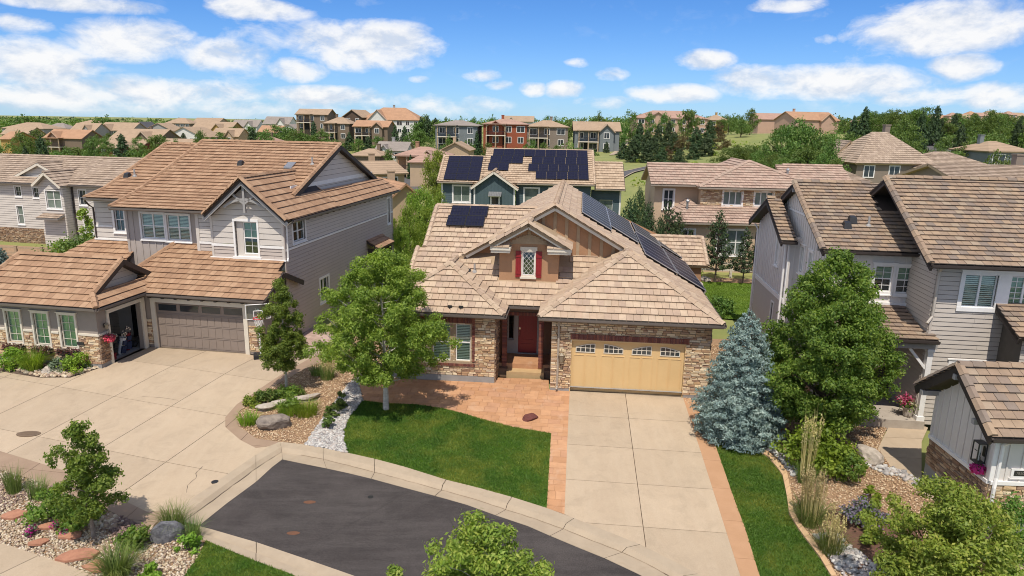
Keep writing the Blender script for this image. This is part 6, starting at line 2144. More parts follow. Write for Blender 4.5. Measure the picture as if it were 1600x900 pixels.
# ------------------------------------------------------------------ plan of the front yards (metres)
PLAN = {
    'kerb_out': [(-10.68,20.1), (-10.03,21.67), (-9.31,23.38), (-9.01,24.02), (-8.74,24.32), (-7.89,24.16), (-6.97,23.89), (-6.01,23.56), (-4.91,23.14), (-3.78,22.64), (-2.16,21.8), (-0.97,21.33), (0.12,20.85), (1.25,20.28), (2.1,19.77), (3.1,19.12), (3.99,18.54), (4.8,17.85), (5.41,17.3), (5.95,16.67)],
    'kerb_flow': [(-10.25,19.6), (-9.68,21.11), (-9.07,22.69), (-8.72,23.38), (-8.5,23.79), (-7.73,23.61), (-6.82,23.31), (-5.86,22.92), (-4.77,22.47), (-3.68,21.99), (-2.28,21.38), (-1.12,20.89), (-0.08,20.35), (0.94,19.84), (1.73,19.4), (2.67,18.81), (3.42,18.35), (4.22,17.73), (4.83,17.17), (5.32,16.6)],
    'kerb_in': [(-9.66,19.32), (-9.24,20.53), (-8.73,21.76), (-8.49,22.69), (-8.29,23.21), (-7.41,22.91), (-6.52,22.62), (-5.72,22.34), (-4.79,21.98), (-3.83,21.56), (-2.45,20.97), (-1.35,20.49), (-0.39,19.96), (0.63,19.44), (1.31,18.98), (2.15,18.44), (2.86,18.0), (3.62,17.44), (4.24,16.93), (4.68,16.48)],
    'kerb2_out': [(-9.58,18.69), (-9.06,18.48), (-7.21,17.53), (-6.03,16.98), (-4.68,16.26)],
    'kerb2_flow': [(-9.63,19.0), (-9.13,18.84), (-7.4,18.05), (-5.86,17.3), (-4.4,16.53)],
    'kerb2_in': [(-9.66,19.32), (-9.19,19.16), (-7.58,18.55), (-5.81,17.75), (-4.15,16.98)],
    'lawn': [(-6.31,27.79), (-5.36,27.56), (-3.98,27.45), (-2.81,27.11), (-2.03,26.71), (-1.21,26.25), (0.1,25.61), (1.63,25.15), (1.25,20.28), (0.12,20.85), (-0.97,21.33), (-2.16,21.8), (-3.78,22.64), (-4.91,23.14), (-6.01,23.56), (-6.32,24.36), (-6.53,25.25), (-6.57,26.3)],
    'patio': [(-6.6,28.65), (-6.83,29.43), (-6.48,29.7), (-5.47,30.14), (-0.74,29.8), (-0.64,30.46), (1.77,30.33), (1.74,29.14), (2.65,29.03), (2.18,24.06), (1.81,19.99), (1.25,20.28), (1.63,25.15), (0.1,25.61), (-1.21,26.25), (-2.03,26.71), (-2.81,27.11), (-3.98,27.45), (-5.36,27.56), (-6.31,27.79)],
    'drive': [(2.63,29.03), (7.58,28.55), (7.2,23.95), (6.81,19.51), (6.61,17.25), (6.53,16.56), (5.95,16.67), (5.41,17.3), (4.8,17.85), (3.99,18.54), (3.1,19.12), (2.1,19.77), (1.81,19.99), (2.18,24.06)],
    'rborder': [(7.58,28.55), (7.99,28.51), (7.91,24.73), (7.53,20.71), (7.43,19.43), (7.16,17.26), (7.01,16.18), (6.53,16.56), (6.61,17.25), (6.81,19.51), (7.2,23.95)],
    'rlawn': [(7.91,24.73), (8.59,24.61), (9.14,24.39), (9.59,23.6), (9.69,22.44), (9.38,21.18), (9.07,20.13), (9.08,19.26), (9.19,18.07), (9.17,17.17), (9.15,16.36), (7.01,16.18), (7.16,17.26), (7.43,19.43), (7.53,20.71)],
    'edging_out': [(7.92,24.92), (8.67,24.85), (9.27,24.58), (9.79,23.76), (9.9,22.58), (9.57,21.28), (9.24,20.2), (9.26,19.35), (9.36,18.18), (9.33,17.22), (9.32,16.35)],
    'edging_in': [(7.91,24.73), (8.59,24.61), (9.14,24.39), (9.59,23.6), (9.69,22.44), (9.38,21.18), (9.07,20.13), (9.08,19.26), (9.19,18.07), (9.17,17.17), (9.15,16.36)],
    'rbed': [(7.58,28.55), (9.22,30.12), (13.18,32.92), (12.99,31.12), (14.66,26.77), (15.62,26.49), (13.75,23.84), (13.33,21.8), (13.54,20.62), (13.8,19.66), (13.79,18.11), (13.75,16.21), (14.02,15.45), (9.32,16.35), (9.33,17.22), (9.36,18.18), (9.26,19.35), (9.24,20.2), (9.57,21.28), (9.9,22.58), (9.79,23.76), (9.27,24.58), (8.67,24.85), (7.92,24.92)],
    'walk': [(15.68,27.47), (16.71,25.74), (15.72,24.45), (14.07,21.56), (14.24,18.72), (14.25,16.91), (14.29,15.58), (14.02,15.45), (13.75,16.21), (13.79,18.11), (13.8,19.66), (13.54,20.62), (13.33,21.8), (13.75,23.84), (15.46,26.18)],
    'ldrive': [(-25.12,29.88), (-23.65,30.29), (-21.47,29.69), (-20.05,29.74), (-19.43,30.69), (-19.14,31.35), (-18.59,34.1), (-18.13,33.92), (-13.28,33.17), (-12.6,32.81), (-11.17,32.04), (-10.1,36.01), (-9.49,34.19), (-11.07,29.07), (-11.19,28.62), (-11.57,27.4), (-11.6,26.27), (-11.28,25.47), (-10.32,24.48), (-9.49,23.88), (-9.01,24.02), (-9.31,23.38), (-10.03,21.67), (-10.68,20.1), (-11.57,19.93), (-13.68,21.11), (-15.67,22.22), (-18.76,23.41), (-20.65,24.03)],
    'lband': [(-9.49,34.19), (-11.07,29.07), (-11.19,28.62), (-11.57,27.4), (-11.6,26.27), (-11.28,25.47), (-10.32,24.48), (-9.49,23.88), (-9.01,24.02), (-8.74,24.32), (-9.74,24.58), (-10.81,25.58), (-11.16,26.27), (-11.21,26.82), (-11.03,28.18), (-10.79,28.69), (-9.1,32.71)],
    'lborder': [(-20.65,24.03), (-18.76,23.41), (-15.67,22.22), (-13.68,21.11), (-11.57,19.93), (-10.68,20.1), (-10.68,19.44), (-11.22,19.05), (-12.98,20.07), (-16.11,21.53), (-17.93,22.23), (-19.81,22.93)],
    'tanbed': [(-9.1,32.71), (-10.79,28.69), (-11.03,28.18), (-11.21,26.82), (-11.16,26.27), (-10.81,25.58), (-9.74,24.58), (-8.74,24.32), (-7.71,24.12), (-7.63,25.6), (-7.52,26.96), (-7.41,28.15), (-7.29,29.43), (-7.01,30.15), (-5.62,30.63), (-6.33,32.86), (-7.8,33.77)],
    'whitebed': [(-7.71,24.12), (-7.63,25.6), (-7.52,26.96), (-7.41,28.15), (-7.29,29.43), (-7.01,30.15), (-5.87,30.37), (-5.81,30.04), (-6.48,29.7), (-6.83,29.43), (-6.6,28.65), (-6.31,27.79), (-6.57,26.3), (-6.53,25.25), (-6.32,24.36), (-6.01,23.56), (-6.97,23.89)],
    'rockbed': [(-19.81,22.93), (-17.93,22.23), (-16.11,21.53), (-12.98,20.07), (-11.22,19.05), (-10.68,19.44), (-10.68,20.1), (-9.58,18.69), (-9.06,18.48), (-8.97,17.84), (-8.93,16.68), (-8.88,16.02), (-10.22,15.98), (-11.57,16.83), (-12.57,17.29), (-15.07,18.23), (-16.61,18.75)],
    'lowpave': [(-16.61,18.75), (-15.07,18.23), (-12.57,17.29), (-11.57,16.83), (-10.22,15.98), (-13.82,15.15)],
    'lowlawn': [(-9.06,18.48), (-7.21,17.53), (-6.03,16.98), (-4.68,16.26), (-8.88,16.02), (-8.93,16.68), (-8.97,17.84)],
    'leftbed': [(-27.67,33.19), (-25.46,32.81), (-19.4,31.16), (-19.14,31.35), (-19.43,30.69), (-20.05,29.74), (-21.47,29.69), (-23.65,30.29), (-25.12,29.88)],
}
# x, y, ground z, width, depth, eave height, roof rise, roof kind, yaw, wall, roof, features, label
FAR_HOUSES = [
(-228.6, 330, -1.16, 20.9, 14.0, 6, 2.52, 'hip', -6, 'grey', 'tan', 'w', 'grey house with long tan hip roof at the far left of the skyline'),
(-151.8, 238, -2.4, 13.8, 10.3, 6.2, 2.63, 'gable', -8, 'umber', 'orange', 'bg', 'brown house with orange roof and balcony on tall posts'),
(-252.6, 390, -1.59, 13.4, 10.0, 5.5, 2.68, 'hip', -5, 'grey', 'grey', 'w', 'small grey roofed house above the balcony house'),
(-209.9, 345, -1.88, 13.1, 9.8, 6, 3.27, 'gable', -10, 'grey', 'tan', 'gw', 'grey house with two gables behind the balcony house'),
(-200.1, 355, -1.83, 18.3, 13.7, 6, 3.67, 'gable', -8, 'grey', 'tan', 'gw', 'grey gabled house beside the round tree on the skyline'),
(-195.1, 370, -0.44, 9.0, 9.0, 5.5, 3.25, 'front', -10, 'navy', 'dark', 'w', 'dark navy gabled house among the tan roofs'),
(-137.1, 255, -2.27, 18.9, 14.0, 5.5, 3.47, 'gable', -8, 'umber', 'tan', 'g', 'brown house with broad tan roof above the red house'),
(-120.5, 215, -3.02, 13.7, 10.2, 5, 2.32, 'gable', -8, 'red', 'tan', 'gw', 'dark red house with white gable trim'),
(-183.0, 365, -1.15, 14.8, 11.1, 5.5, 3.52, 'front', -6, 'grey', 'tan', 'w', 'tan roofed gable house left of the white house'),
(-132.8, 285, -2.9, 16.7, 12.6, 6.5, 3.77, 'front', -12, 'white', 'tan', 'w', 'bright white gabled house with tan roof'),
(-141.6, 330, -0.55, 19.3, 14.0, 6, 3.71, 'gable', -8, 'ochre', 'tan', 'gw', 'ochre yellow house with front gable'),
(-203.8, 430, 1.4, 15.5, 11.6, 6, 3.0, 'hip', -5, 'umber', 'tan', 'w', 'brown topped house on the skyline above the white house'),
(-152.2, 400, 0.58, 15.1, 11.3, 6, 3.48, 'gable', -6, 'white', 'grey', 'gw', 'pale grey house right of the ochre house'),
(-78.9, 220, -0.42, 9.9, 9.0, 4.5, 1.83, 'hip', -6, 'umber', 'pink', '', 'low pink roofed house half hidden by the terracotta ridge'),
(-143.9, 200, -0.41, 2.9, 9.0, 5, 1.83, 'gable', -5, 'ochre', 'orange', '', 'tan house with sloping orange roof at the left frame edge'),
(-129.1, 385, 1.91, 14.5, 10.9, 6.5, 3.71, 'gable', -8, 'white', 'grey', 'gw', 'pale grey gabled house on the skyline left of the tall brown house'),
(-74.5, 262, 5.08, 11.7, 9.0, 8, 1.88, 'gable', -5, 'umber', 'tan', 'bw', 'tall brown house with stacked balconies'),
(-60.6, 242, 3.96, 8.9, 9.0, 6.2, 1.91, 'hip', -6, 'umber', 'tan', 'bw', 'brown house with stone columned decks'),
(-61.9, 272, 4.95, 8.5, 9.0, 7.5, 2.6, 'front', -20, 'dkbrown', 'tan', 'w', 'dark brown gabled house left of the big white house'),
(-47.5, 272, 4.25, 22.7, 14.0, 7.5, 4.36, 'hip', -4, 'white', 'orange', 'wg', 'big white house with orange hip roof on the hilltop'),
(-48.0, 237, 3.84, 11.5, 9.0, 5.5, 1.86, 'gable', -6, 'umber', 'orange', 'gbw', 'brown gabled house with tall chimneys below the white house'),
(-15.6, 190, 4.51, 11.3, 9.0, 6, 1.2, 'hip', -5, 'slate', 'grey', 'bw', 'slate grey modern house with raised deck'),
(-2.6, 190, 4.86, 11.6, 9.0, 6.2, 1.2, 'hip', -3, 'rust', 'pink', 'gbw', 'rust red house with pink roof and corner deck'),
(8.6, 190, 4.39, 11.2, 9.0, 6.2, 1.5, 'hip', -2, 'taupe', 'tan', 'bw', 'taupe modern house with flat low roofs and dark deck'),
(22.0, 190, 4.02, 11.9, 9.0, 5.8, 2.17, 'gable', -2, 'slate', 'tan', 'gbw', 'slate house with front gable and garden stair'),
(0.9, 245, 6.34, 10.3, 9.0, 5.5, 1.74, 'gable', -3, 'white', 'tan', 'gw', 'white gabled house behind the rust red house'),
(57.6, 262, 8.45, 26.0, 14.0, 5.5, 2.63, 'hip', 0, 'salmon', 'pink', 'gw', 'long salmon pink house on top of the grassy hill'),
(78.3, 275, 9.16, 7.4, 9.0, 4.5, 1.73, 'hip', 0, 'ochre', 'tan', 'w', 'small tan house between the trees right of the salmon house'),
(106.5, 292, 8.93, 14.3, 10.7, 5.5, 2.37, 'gable', 2, 'salmon', 'pink', '', 'pink roofed house behind the skyline trees'),
(110.9, 262, 8.17, 17.8, 13.3, 6, 2.86, 'gable', 14, 'salmon', 'orange', 'g', 'orange pink house with tall side gable'),
(163.3, 232, 7.17, 8.7, 9.0, 6, 1.87, 'hip', 3, 'ochre', 'tan', 'bw', 'tan house with decks at the right frame edge'),
(50.2, 93, 1.46, 10.4, 9.0, 6, 3.58, 'hip', 4, 'taupe', 'tanr', 'w', 'wide taupe house with layered tan hip roofs'),
(46.7, 99, 2.28, 3.5, 9.0, 5.5, 2.01, 'front', -14, 'taupe', 'tanr', 'w', 'left gabled wing of the layered tan hip roofs'),
(58.2, 92, 2.24, 10.2, 9.0, 4.5, 1.83, 'hip', 2, 'taupe', 'tanr', '', 'low tan roof running right of the layered hip roofs'),
(81.1, 116, 2.4, 7.0, 9.0, 6, 1.36, 'hip', 3, 'slate', 'tan', 'w', 'slate house with small white windows near the right edge'),
(44.8, 62, 0.69, 10.7, 9.0, 6.5, 1.2, 'gable', 0, 'taupe', 'tanr', '', 'tan roofed house directly behind the big greige roof'),
(37.9, 78, 1.88, 2.5, 9.0, 4, 1.2, 'hip', 6, 'umber', 'tanr', '', 'small brown pavilion roof below the layered hip roofs'),
(-29.7, 170, -0.98, 7.1, 9.0, 5.5, 1.82, 'gable', -4, 'white', 'grey', 'gw', 'white gabled house with dark roof in the valley'),
(-19.7, 146, -0.42, 9.8, 9.0, 5, 1.52, 'hip', -8, 'brick', 'pink', 'gb', 'brick brown bungalow with pink hip roof'),
(-32.1, 152, -0.91, 6.4, 9.0, 5, 1.2, 'hip', -6, 'umber', 'tan', '', 'tan roofed house behind the terracotta gable'),
(-14.0, 167, -0.15, 6.4, 9.0, 5.2, 1.63, 'front', -5, 'tan', 'tan', '', 'tan gabled roof house left of the solar roof'),
(-17.1, 97, -1.48, 4.2, 9.0, 6, 1.31, 'gable', 33, 'tan', 'tan', 'w', 'beige stucco house with corner windows behind the terracotta roof'),
(-12.5, 80, -1.11, 2.9, 9.0, 4.5, 1.2, 'front', 30, 'tan', 'orange', '', 'low orange roof with small gable beside the green trees'),
(210.5, 430, 9.19, 10.7, 9.0, 6, 2.67, 'hip', 0, 'tan', 'pink', '', 'pink roofed house on the right skyline'),
(179.6, 330, 8.09, 5.3, 9.0, 6, 2.06, 'hip', 0, 'tan', 'tan', '', 'tan house standing among trees on the right hill'),
(-112.5, 226, -2.86, 15.6, 11.7, 5, 2.22, 'gable', -6, 'umber', 'tan', '', 'long tan roof running right of the red house'),
(-211.5, 300, -2.98, 12.5, 9.4, 6, 2.82, 'gable', -8, 'tan', 'tan', 'w', 'tan gabled house below the grey hip roof at the far left'),
(-122.6, 300, -2.26, 12.5, 9.4, 6, 3.1, 'gable', -10, 'tan', 'tan', 'gw', 'tan twin gabled house right of the white gabled house'),
(-162.4, 300, -2.94, 11.9, 9.0, 6, 2.82, 'hip', -5, 'grey', 'tan', 'w', 'grey hip roofed house behind the broad tan roof'),
(-106.1, 310, -0.54, 12.3, 9.2, 6, 2.68, 'gable', -8, 'tan', 'orange', 'w', 'orange roofed house below the pale skyline house'),
(-278.2, 465, -0.33, 17.6, 13.2, 6, 2.4, 'hip', -4, 'grey', 'tan', '', 'low hip roof on the left skyline between two dark trees'),
(-197.5, 455, 1.87, 17.2, 12.9, 6, 2.76, 'gable', -6, 'tan', 'tan', 'w', 'tan house on the skyline above the ochre house'),
(-95.1, 300, 0.58, 8.7, 9.0, 6, 2.37, 'front', -10, 'white', 'grey', 'w', 'small white front gabled house beside the tall brown house'),
(-17.0, 126, 0.41, 3.4, 9.0, 4, 1.2, 'hip', -6, 'tan', 'pink', '', 'small pink roof beside the valley street'),
(186.5, 300, 6.95, 12.3, 9.2, 6, 2.4, 'hip', 2, 'tan', 'pink', 'w', 'pink roofed house among trees left of the decked tan house'),
(160.6, 320, 6.67, 11.4, 9.0, 6, 2.27, 'gable', 4, 'salmon', 'pink', 'w', 'salmon house with pink roof in the right hillside wood'),
(340.8, 600, 13.49, 9.1, 11, 6, 2.69, 'gable', -10, 'salmon', 'pink', '', None),
(373.6, 640, 15.3, 9.7, 11, 6, 2.87, 'hip', -3, 'tan', 'tan', '', None),
(408.0, 680, 15.5, 10.3, 11, 6, 3.05, 'gable', 4, 'white', 'orange', '', None),
(368.2, 600, 16.56, 9.1, 11, 6, 2.71, 'hip', -9, 'salmon', 'pink', '', None),
(402.1, 640, 16.34, 9.7, 11, 6, 2.88, 'gable', -2, 'tan', 'tan', '', None),
(435.2, 680, 19.5, 10.3, 11, 6, 3.07, 'hip', 5, 'white', 'orange', '', None),
(391.7, 600, 16.96, 9.1, 11, 6, 2.71, 'gable', -8, 'salmon', 'pink', '', None),
(425.5, 640, 19.5, 9.7, 11, 6, 2.9, 'hip', -1, 'tan', 'tan', '', None),
(462.1, 680, 18.78, 10.3, 11, 6, 3.06, 'gable', 6, 'white', 'orange', '', None),
(415.0, 600, 18.39, 9.1, 11, 6, 2.73, 'hip', -7, 'salmon', 'pink', '', None),
(450.8, 640, 18.27, 9.7, 11, 6, 2.89, 'gable', 0, 'tan', 'tan', '', None),
(377.5, 680, 12.62, 10.3, 11, 6, 3.03, 'hip', 7, 'white', 'orange', '', None),
(306.2, 600, 11.86, 9.1, 11, 6, 2.68, 'gable', -6, 'salmon', 'pink', '', None),
(335.1, 640, 12.98, 9.7, 11, 6, 2.86, 'hip', 1, 'tan', 'tan', '', None),
]
# per stand and kind: x y ground-z height crown-width
FAR_TREES = {
('hillside belt', 'dec'): "27.3 235 5.5 9.4 4.9;31.6 235 5.8 8 4.4;35.7 222 5.5 10.2 6.3;43.8 232 6.6 8.4 4.8;48.7 232 7 8.3 5.2;52.3 215 6.7 10.3 7.3;29.6 200 4.4 7.7 4.5;69.5 232 8.6 7.8 5.2;73.8 236 8.8 6.4 4;74.6 226 8.8 7.8 5.5;68.3 215 8.2 5.3 6.1;65.9 228 8.3 5.6 5.6",
('hillside belt', 'con'): "31.9 182 4.6 7.6 4.1;30.8 165 5 5.2 4.3;35.6 176 5 6.6 4.3;40.2 186 5 7.3 4.2;36 160 5.2 4.7 4.8;43.5 170 5.7 5.3 5.8;51.9 190 5.8 7 5.4;23.8 142 4.1 5 4;26.3 140 4.1 3.8 3.7;28.8 138 4.2 3.2 3.4;23.1 150 4.3 3.5 3.4;40.6 150 3.4 5.9 5.4;36.7 145 3 5.1 4.6;29.8 152 4.7 4.5 3.7;30.8 132 4.1 3.1 3.7",
('hillside belt', 'rust'): "37.4 158 5.3 4.7 3.6;48.8 166 4.2 5.2 4.7;30.5 140 4.3 3.2 2.6;58.6 205 6.9 5.7 3.9",
('dark clump', 'big'): "33.7 108 4.1 4.7 5.7;37.4 112 4.1 5 5.5;36.2 102 3.6 5.3 4.8;39.9 106 3.4 8.3 6;40.2 101 3.2 9.6 6.3;42.9 100 3 9.2 5.5;41.6 93 3.2 6.9 4.2;39 85 3 5 3;37.4 90 3.6 5.8 5.1;35.1 90 3.8 4.9 4.8;37.4 86 3.2 5.2 4.1;32.2 92 3.9 3.4 3.5;34.7 94 3.9 4.2 4.1",
('right belt', 'dec'): "108.6 235 9.4 5.3 5.8;105.4 220 7.5 5.5 5;111.4 225 7.5 6 5.5;119.9 235 9.2 5.6 6.2;118.6 225 9.2 4.4 5.5;116.9 215 9 4 4.8;128.6 230 7 7.1 6.5;129.4 225 9 4.8 5.9;138.7 235 9 6.4 6.6;136.7 225 8.9 5 5.9;146.4 235 8.7 6.2 6.2;148.2 232 8.7 6.5 6.5;147.4 225 8.6 5.9 5.9;154.2 230 8.4 7.2 6.5;156.6 228 8.3 6.9 6;165.1 235 8.1 7.9 6.2;165.4 230 8.1 7.1 6.5;73.4 150 6.5 4.4 3.7;80 155 7 4.2 3.8;66.1 140 5.5 5 3.7;91 150 5 5.3 4.8;98.5 158 5.1 6.2 5.7;104.1 162 5.2 6.7 6.1;106.1 160 5 7 6.3;112.3 165 5.8 6.8 6.2;117.7 168 6.1 7 6.3;107.8 150 5.3 6.2 5.7;73 118 3.7 4.8 4.2;77.8 122 4.3 4.8 4.8;82.2 125 5.1 4.4 4.2;77.9 130 5.4 3.9 3.2;87.7 130 4.8 5.4 4.9",
('right belt', 'con'): "108.1 190 8.6 3.9 3.6;88.4 160 7.7 3.3 3.3;66.1 130 4.6 5.2 2.5;80.2 150 6.8 3.8 2.8;80 168.692 7.4 6.8 3.4;123.8 209.62 8.8 5.8 3;78.8 125.802 4.9 7.5 3.8;107.1 151.84 8 6.2 3.2;158 227.058 8.3 7 3.6;122.4 226.486 9.2 5.8 3;86.8 159.859 7.6 7.5 3.8;143.9 223.511 8.7 7.4 3.8;134.6 225.583 9 6 3.1;79.1 139.045 6.4 8.4 4.2;93.1 158.279 7.9 8.6 4.4;141.7 214.686 8.7 6 3.1;121.6 218.692 9 8.2 4.2;166.6 235.454 8.1 8.1 4.2;88.2 180.523 8.1 8.5 4.3;140.6 228.801 8.9 7.6 3.9;137.5 203.437 8.6 6.5 3.3",
('roof edge trees', 'dec'): "68.2 100 2.6 7.2 3.2;57.3 105 2.5 8.6 3.3",
('valley trees', 'dec'): "-82.4 245 2.4 6.5 7.4;-74.4 235 -0.5 9.2 8.4;-65.8 222 2.2 5.1 6.3;-60.8 222 2.4 5.8 6.3;-53.3 212 0.3 6.1 5.6;-45.4 206 2.1 4 5;-39 202 2 4.9 4.6;-31.5 216 2.9 5.1 4.9;-29.1 218 3.1 5.9 5.3;-17.1 182 1.3 6.3 3.8;-12 180 1.6 6.2 3.4;3.8 178 2.8 4.6 4;7.3 176 3 3.6 3;10.5 176 3.3 2.9 2.6;-61.8 205 -2.2 8.5 7.7;-52 196 -2.5 8.1 7.4;-34.1 190 1.2 4.8 4.3;-23.3 190 1.7 5.3 3.9;-13.8 172 0.8 5.7 2.9;-26.8 150 -0.2 5.8 3.1;-16.2 140 -0 4.4 2.6;18.8 165 1.6 3.8 3.4;15.7 172 3.8 2.4 2.3;-6.8 180 2 4.4 3.4;-33.7 268 3.9 9.3 6.5;-27.9 258 4 7.2 5.3;-35.8 262 3.8 7.7 5.4;14 240 5.2 7.9 5;18.5 242 5.4 8.2 5.5;22.6 240 5.5 7.8 5;11.1 246 5.3 8.2 4.2;26.9 244 5.8 8.1 4.6;30.5 238 5.8 7.1 5.4;-7.8 250 4.7 7.6 4.2;-6.9 258 4.8 8.9 3.4",
('valley trees', 'con'): "-63.8 226 2.5 8.1 3.8;-49.2 211 2.3 5.3 4;-41.7 202 1.9 4.9 3.8;-38 226 3.1 6.8 3.8;-35 226 3.2 6.4 3.8;-9.9 186 2.3 6.7 2.5;23.4 180 4.2 2.9 2;-32 262 3.9 9 5.4;-29.2 262 3.9 8.5 4.9;-34.7 264 3.8 8.8 5;-31.3 165 -0.1 5.7 2.2;-20.9 142 -0.1 4.8 2.1",
('left trees', 'dec'): "-107.8 150 -1.2 6.6 5.4;-127.1 182 -0.8 7.7 4.8;-117.9 172 -1.2 7.3 4.5;-123.8 200 -5.1 8.3 7.5;-125 196 -3.3 5.7 5.2;-135.1 232 -1.2 7.3 5.7;-131.1 332 -0.7 8.1 8.7;-123.7 332 -0.6 7.8 7.5;-124.1 300 -0.9 6.2 6.8;-117 195 -3.6 6 5.5;-120.7 185 -3.3 5 4.5;-92.5 130 -0.1 4.4 3.7;-124 290 -0.9 4.8 5.5;-131.2 260 -1.1 4.8 3.4;-93.5 260 1.8 4.8 4.9;-76.8 180.333 0.8 5.2 4;-61 202.692 1.7 6.4 4.9;-130.4 246.564 -1.1 6 4.6;-180 327.372 -1.4 5.6 4.3;-142.4 211.504 -0.9 7.5 5.7;-100.1 225.919 0.7 6.6 5;-144.3 281.95 -1.5 7.2 5.5;-91.1 190.585 0.7 4.7 3.6;-87 269.213 2.3 6.7 5.1;-76 216.418 1.7 5.6 4.3;-66.7 189.296 1.1 6.8 5.2;-102 316.829 -0 6 4.6;-90.2 177.856 0.3 7.2 5.5;-147.2 241.212 -1.5 5.6 4.3;-120.6 325.464 -0.6 5 3.9;-62.7 201.325 1.6 6.8 5.2;-99.8 167.379 -0.6 6.8 5.2;-113.2 195.628 -0.3 5.8 4.5;-148 270.932 -1.5 5.4 4.1;-123.4 180.346 -0.9 4.8 3.7;-115.4 229.83 -0.5 6.9 5.3;-117.4 168.05 -1.3 4.9 3.8;-150 268.261 -1.5 6.7 5.2;-194.3 338.693 -1.3 4.5 3.5;-239.3 338.729 -1.3 6.8 5.2;-82.1 269.401 2.7 5 3.9;-76.6 244.474 2.7 4.8 3.6;-99.8 187.761 0.2 5.8 4.5;-122.3 293.788 -0.9 5.9 4.5;-156.9 245.32 -1.6 4.8 3.7",
('left trees', 'con'): "-107.2 160 -1.2 7.7 4.5;-125.1 262 -0.8 4.8 2.5;-104.1 150 -1 5.8 3.4;-211.7 338.213 -1.4 4.9 3.7;-201.6 314.494 -1.7 4.8 3.6;-192.4 276.63 -1.7 5.6 4.3;-81.8 252.96 2.6 5.1 3.9;-196.8 289.233 -1.8 6.6 5.1;-148.1 291.233 -1.5 5.2 4;-108.2 194.913 -0 6.5 5;-148.8 292.472 -1.6 7.4 5.7;-75 202.815 1.4 7.1 5.5;-118.8 254.497 -0.4 5.9 4.5;-128.1 229.945 -1 5.2 4",
('right belt', 'big'): "135 209.999 8.7 7.4 6.1;118.3 241.134 9.2 8 6.5;98.3 188.089 8.4 8 6.5;147 214.195 8.5 8.7 7.1;145.6 242.216 8.8 6.5 5.3;148.4 239.846 8.7 8.1 6.6;133.7 240.03 9.1 8.4 6.8;138.8 207.121 8.6 8.7 7.1;97.9 176.3 8.5 7 5.7;103.4 212.975 9 6.1 5;85.4 159.998 7.5 8.2 6.7;95.2 168.363 8.4 8.9 7.2;130.4 196.592 8.5 8.3 6.8;114.2 203.563 8.7 8.1 6.6;99.3 198.234 8.5 7.7 6.3;162.6 236.038 8.2 5.4 4.4;70.8 129.645 4.8 8.7 7.1",
('skyline trees', 'far'): "-301.8 430 -0.3 10.6 10.5;-303.2 440 -0.2 11.3 9.9;-291.7 430 -0.3 11.1 9.7;-287.3 430 -0.3 9.7 8.1;-250.9 430 -0.2 10.9 9.7;-249 435 -0.1 11.6 9.8;-241.7 430 -0.1 9.8 7.3;-271.2 440 -0.2 8.3 5.8;-239.6 440 0.1 8.6 5;-229.6 450 0.5 8.4 4.2;-171.3 450 0.8 9.9 5.9;-12.4 400 3 12.5 4.5;-37.5 400 2.1 12.4 4.8;-30.3 400 2.3 11.9 3.8;-23.1 400 2.6 12.1 4.7",
('gap trees', 'gap'): "-10.6 96 -0.8 8.7 4.5;-8.3 88 -0.7 6.5 2.5;-8.4 62 -0 5.9 3.3;-7.2 58 0.1 4.6 2.9;-8.4 56 0 5 2.3;-8.5 52 0 3.9 1.8;-6.2 50 0 3.5 2.1;-6.7 47 0 2.7 2.2;-7.2 45 0 2.7 1.7;-10.1 58 0 3.7 1.4;-6.8 66 -0.1 5.2 2.2",
('yard evergreens', 'juniper'): "9.1 54 0.6 4.9 3;10.1 52 0.6 4.8 2.6;10.5 58 0.8 5.2 2.4;7.6 51 0.4 4.3 2.3;10.2 48 0.3 4.6 2.1;7.5 56 0.6 4.2 1.8;11.4 47.5 0.3 5 2.1;9 49 0.3 4.6 2.3",
('yard evergreens', 'pine'): "11.1 49.5 0.4 5.5 3;14.6 48.8 0.5 5 3;16.6 48.8 0.5 3.9 2.3;12.4 48 0.3 4 1.6",
}
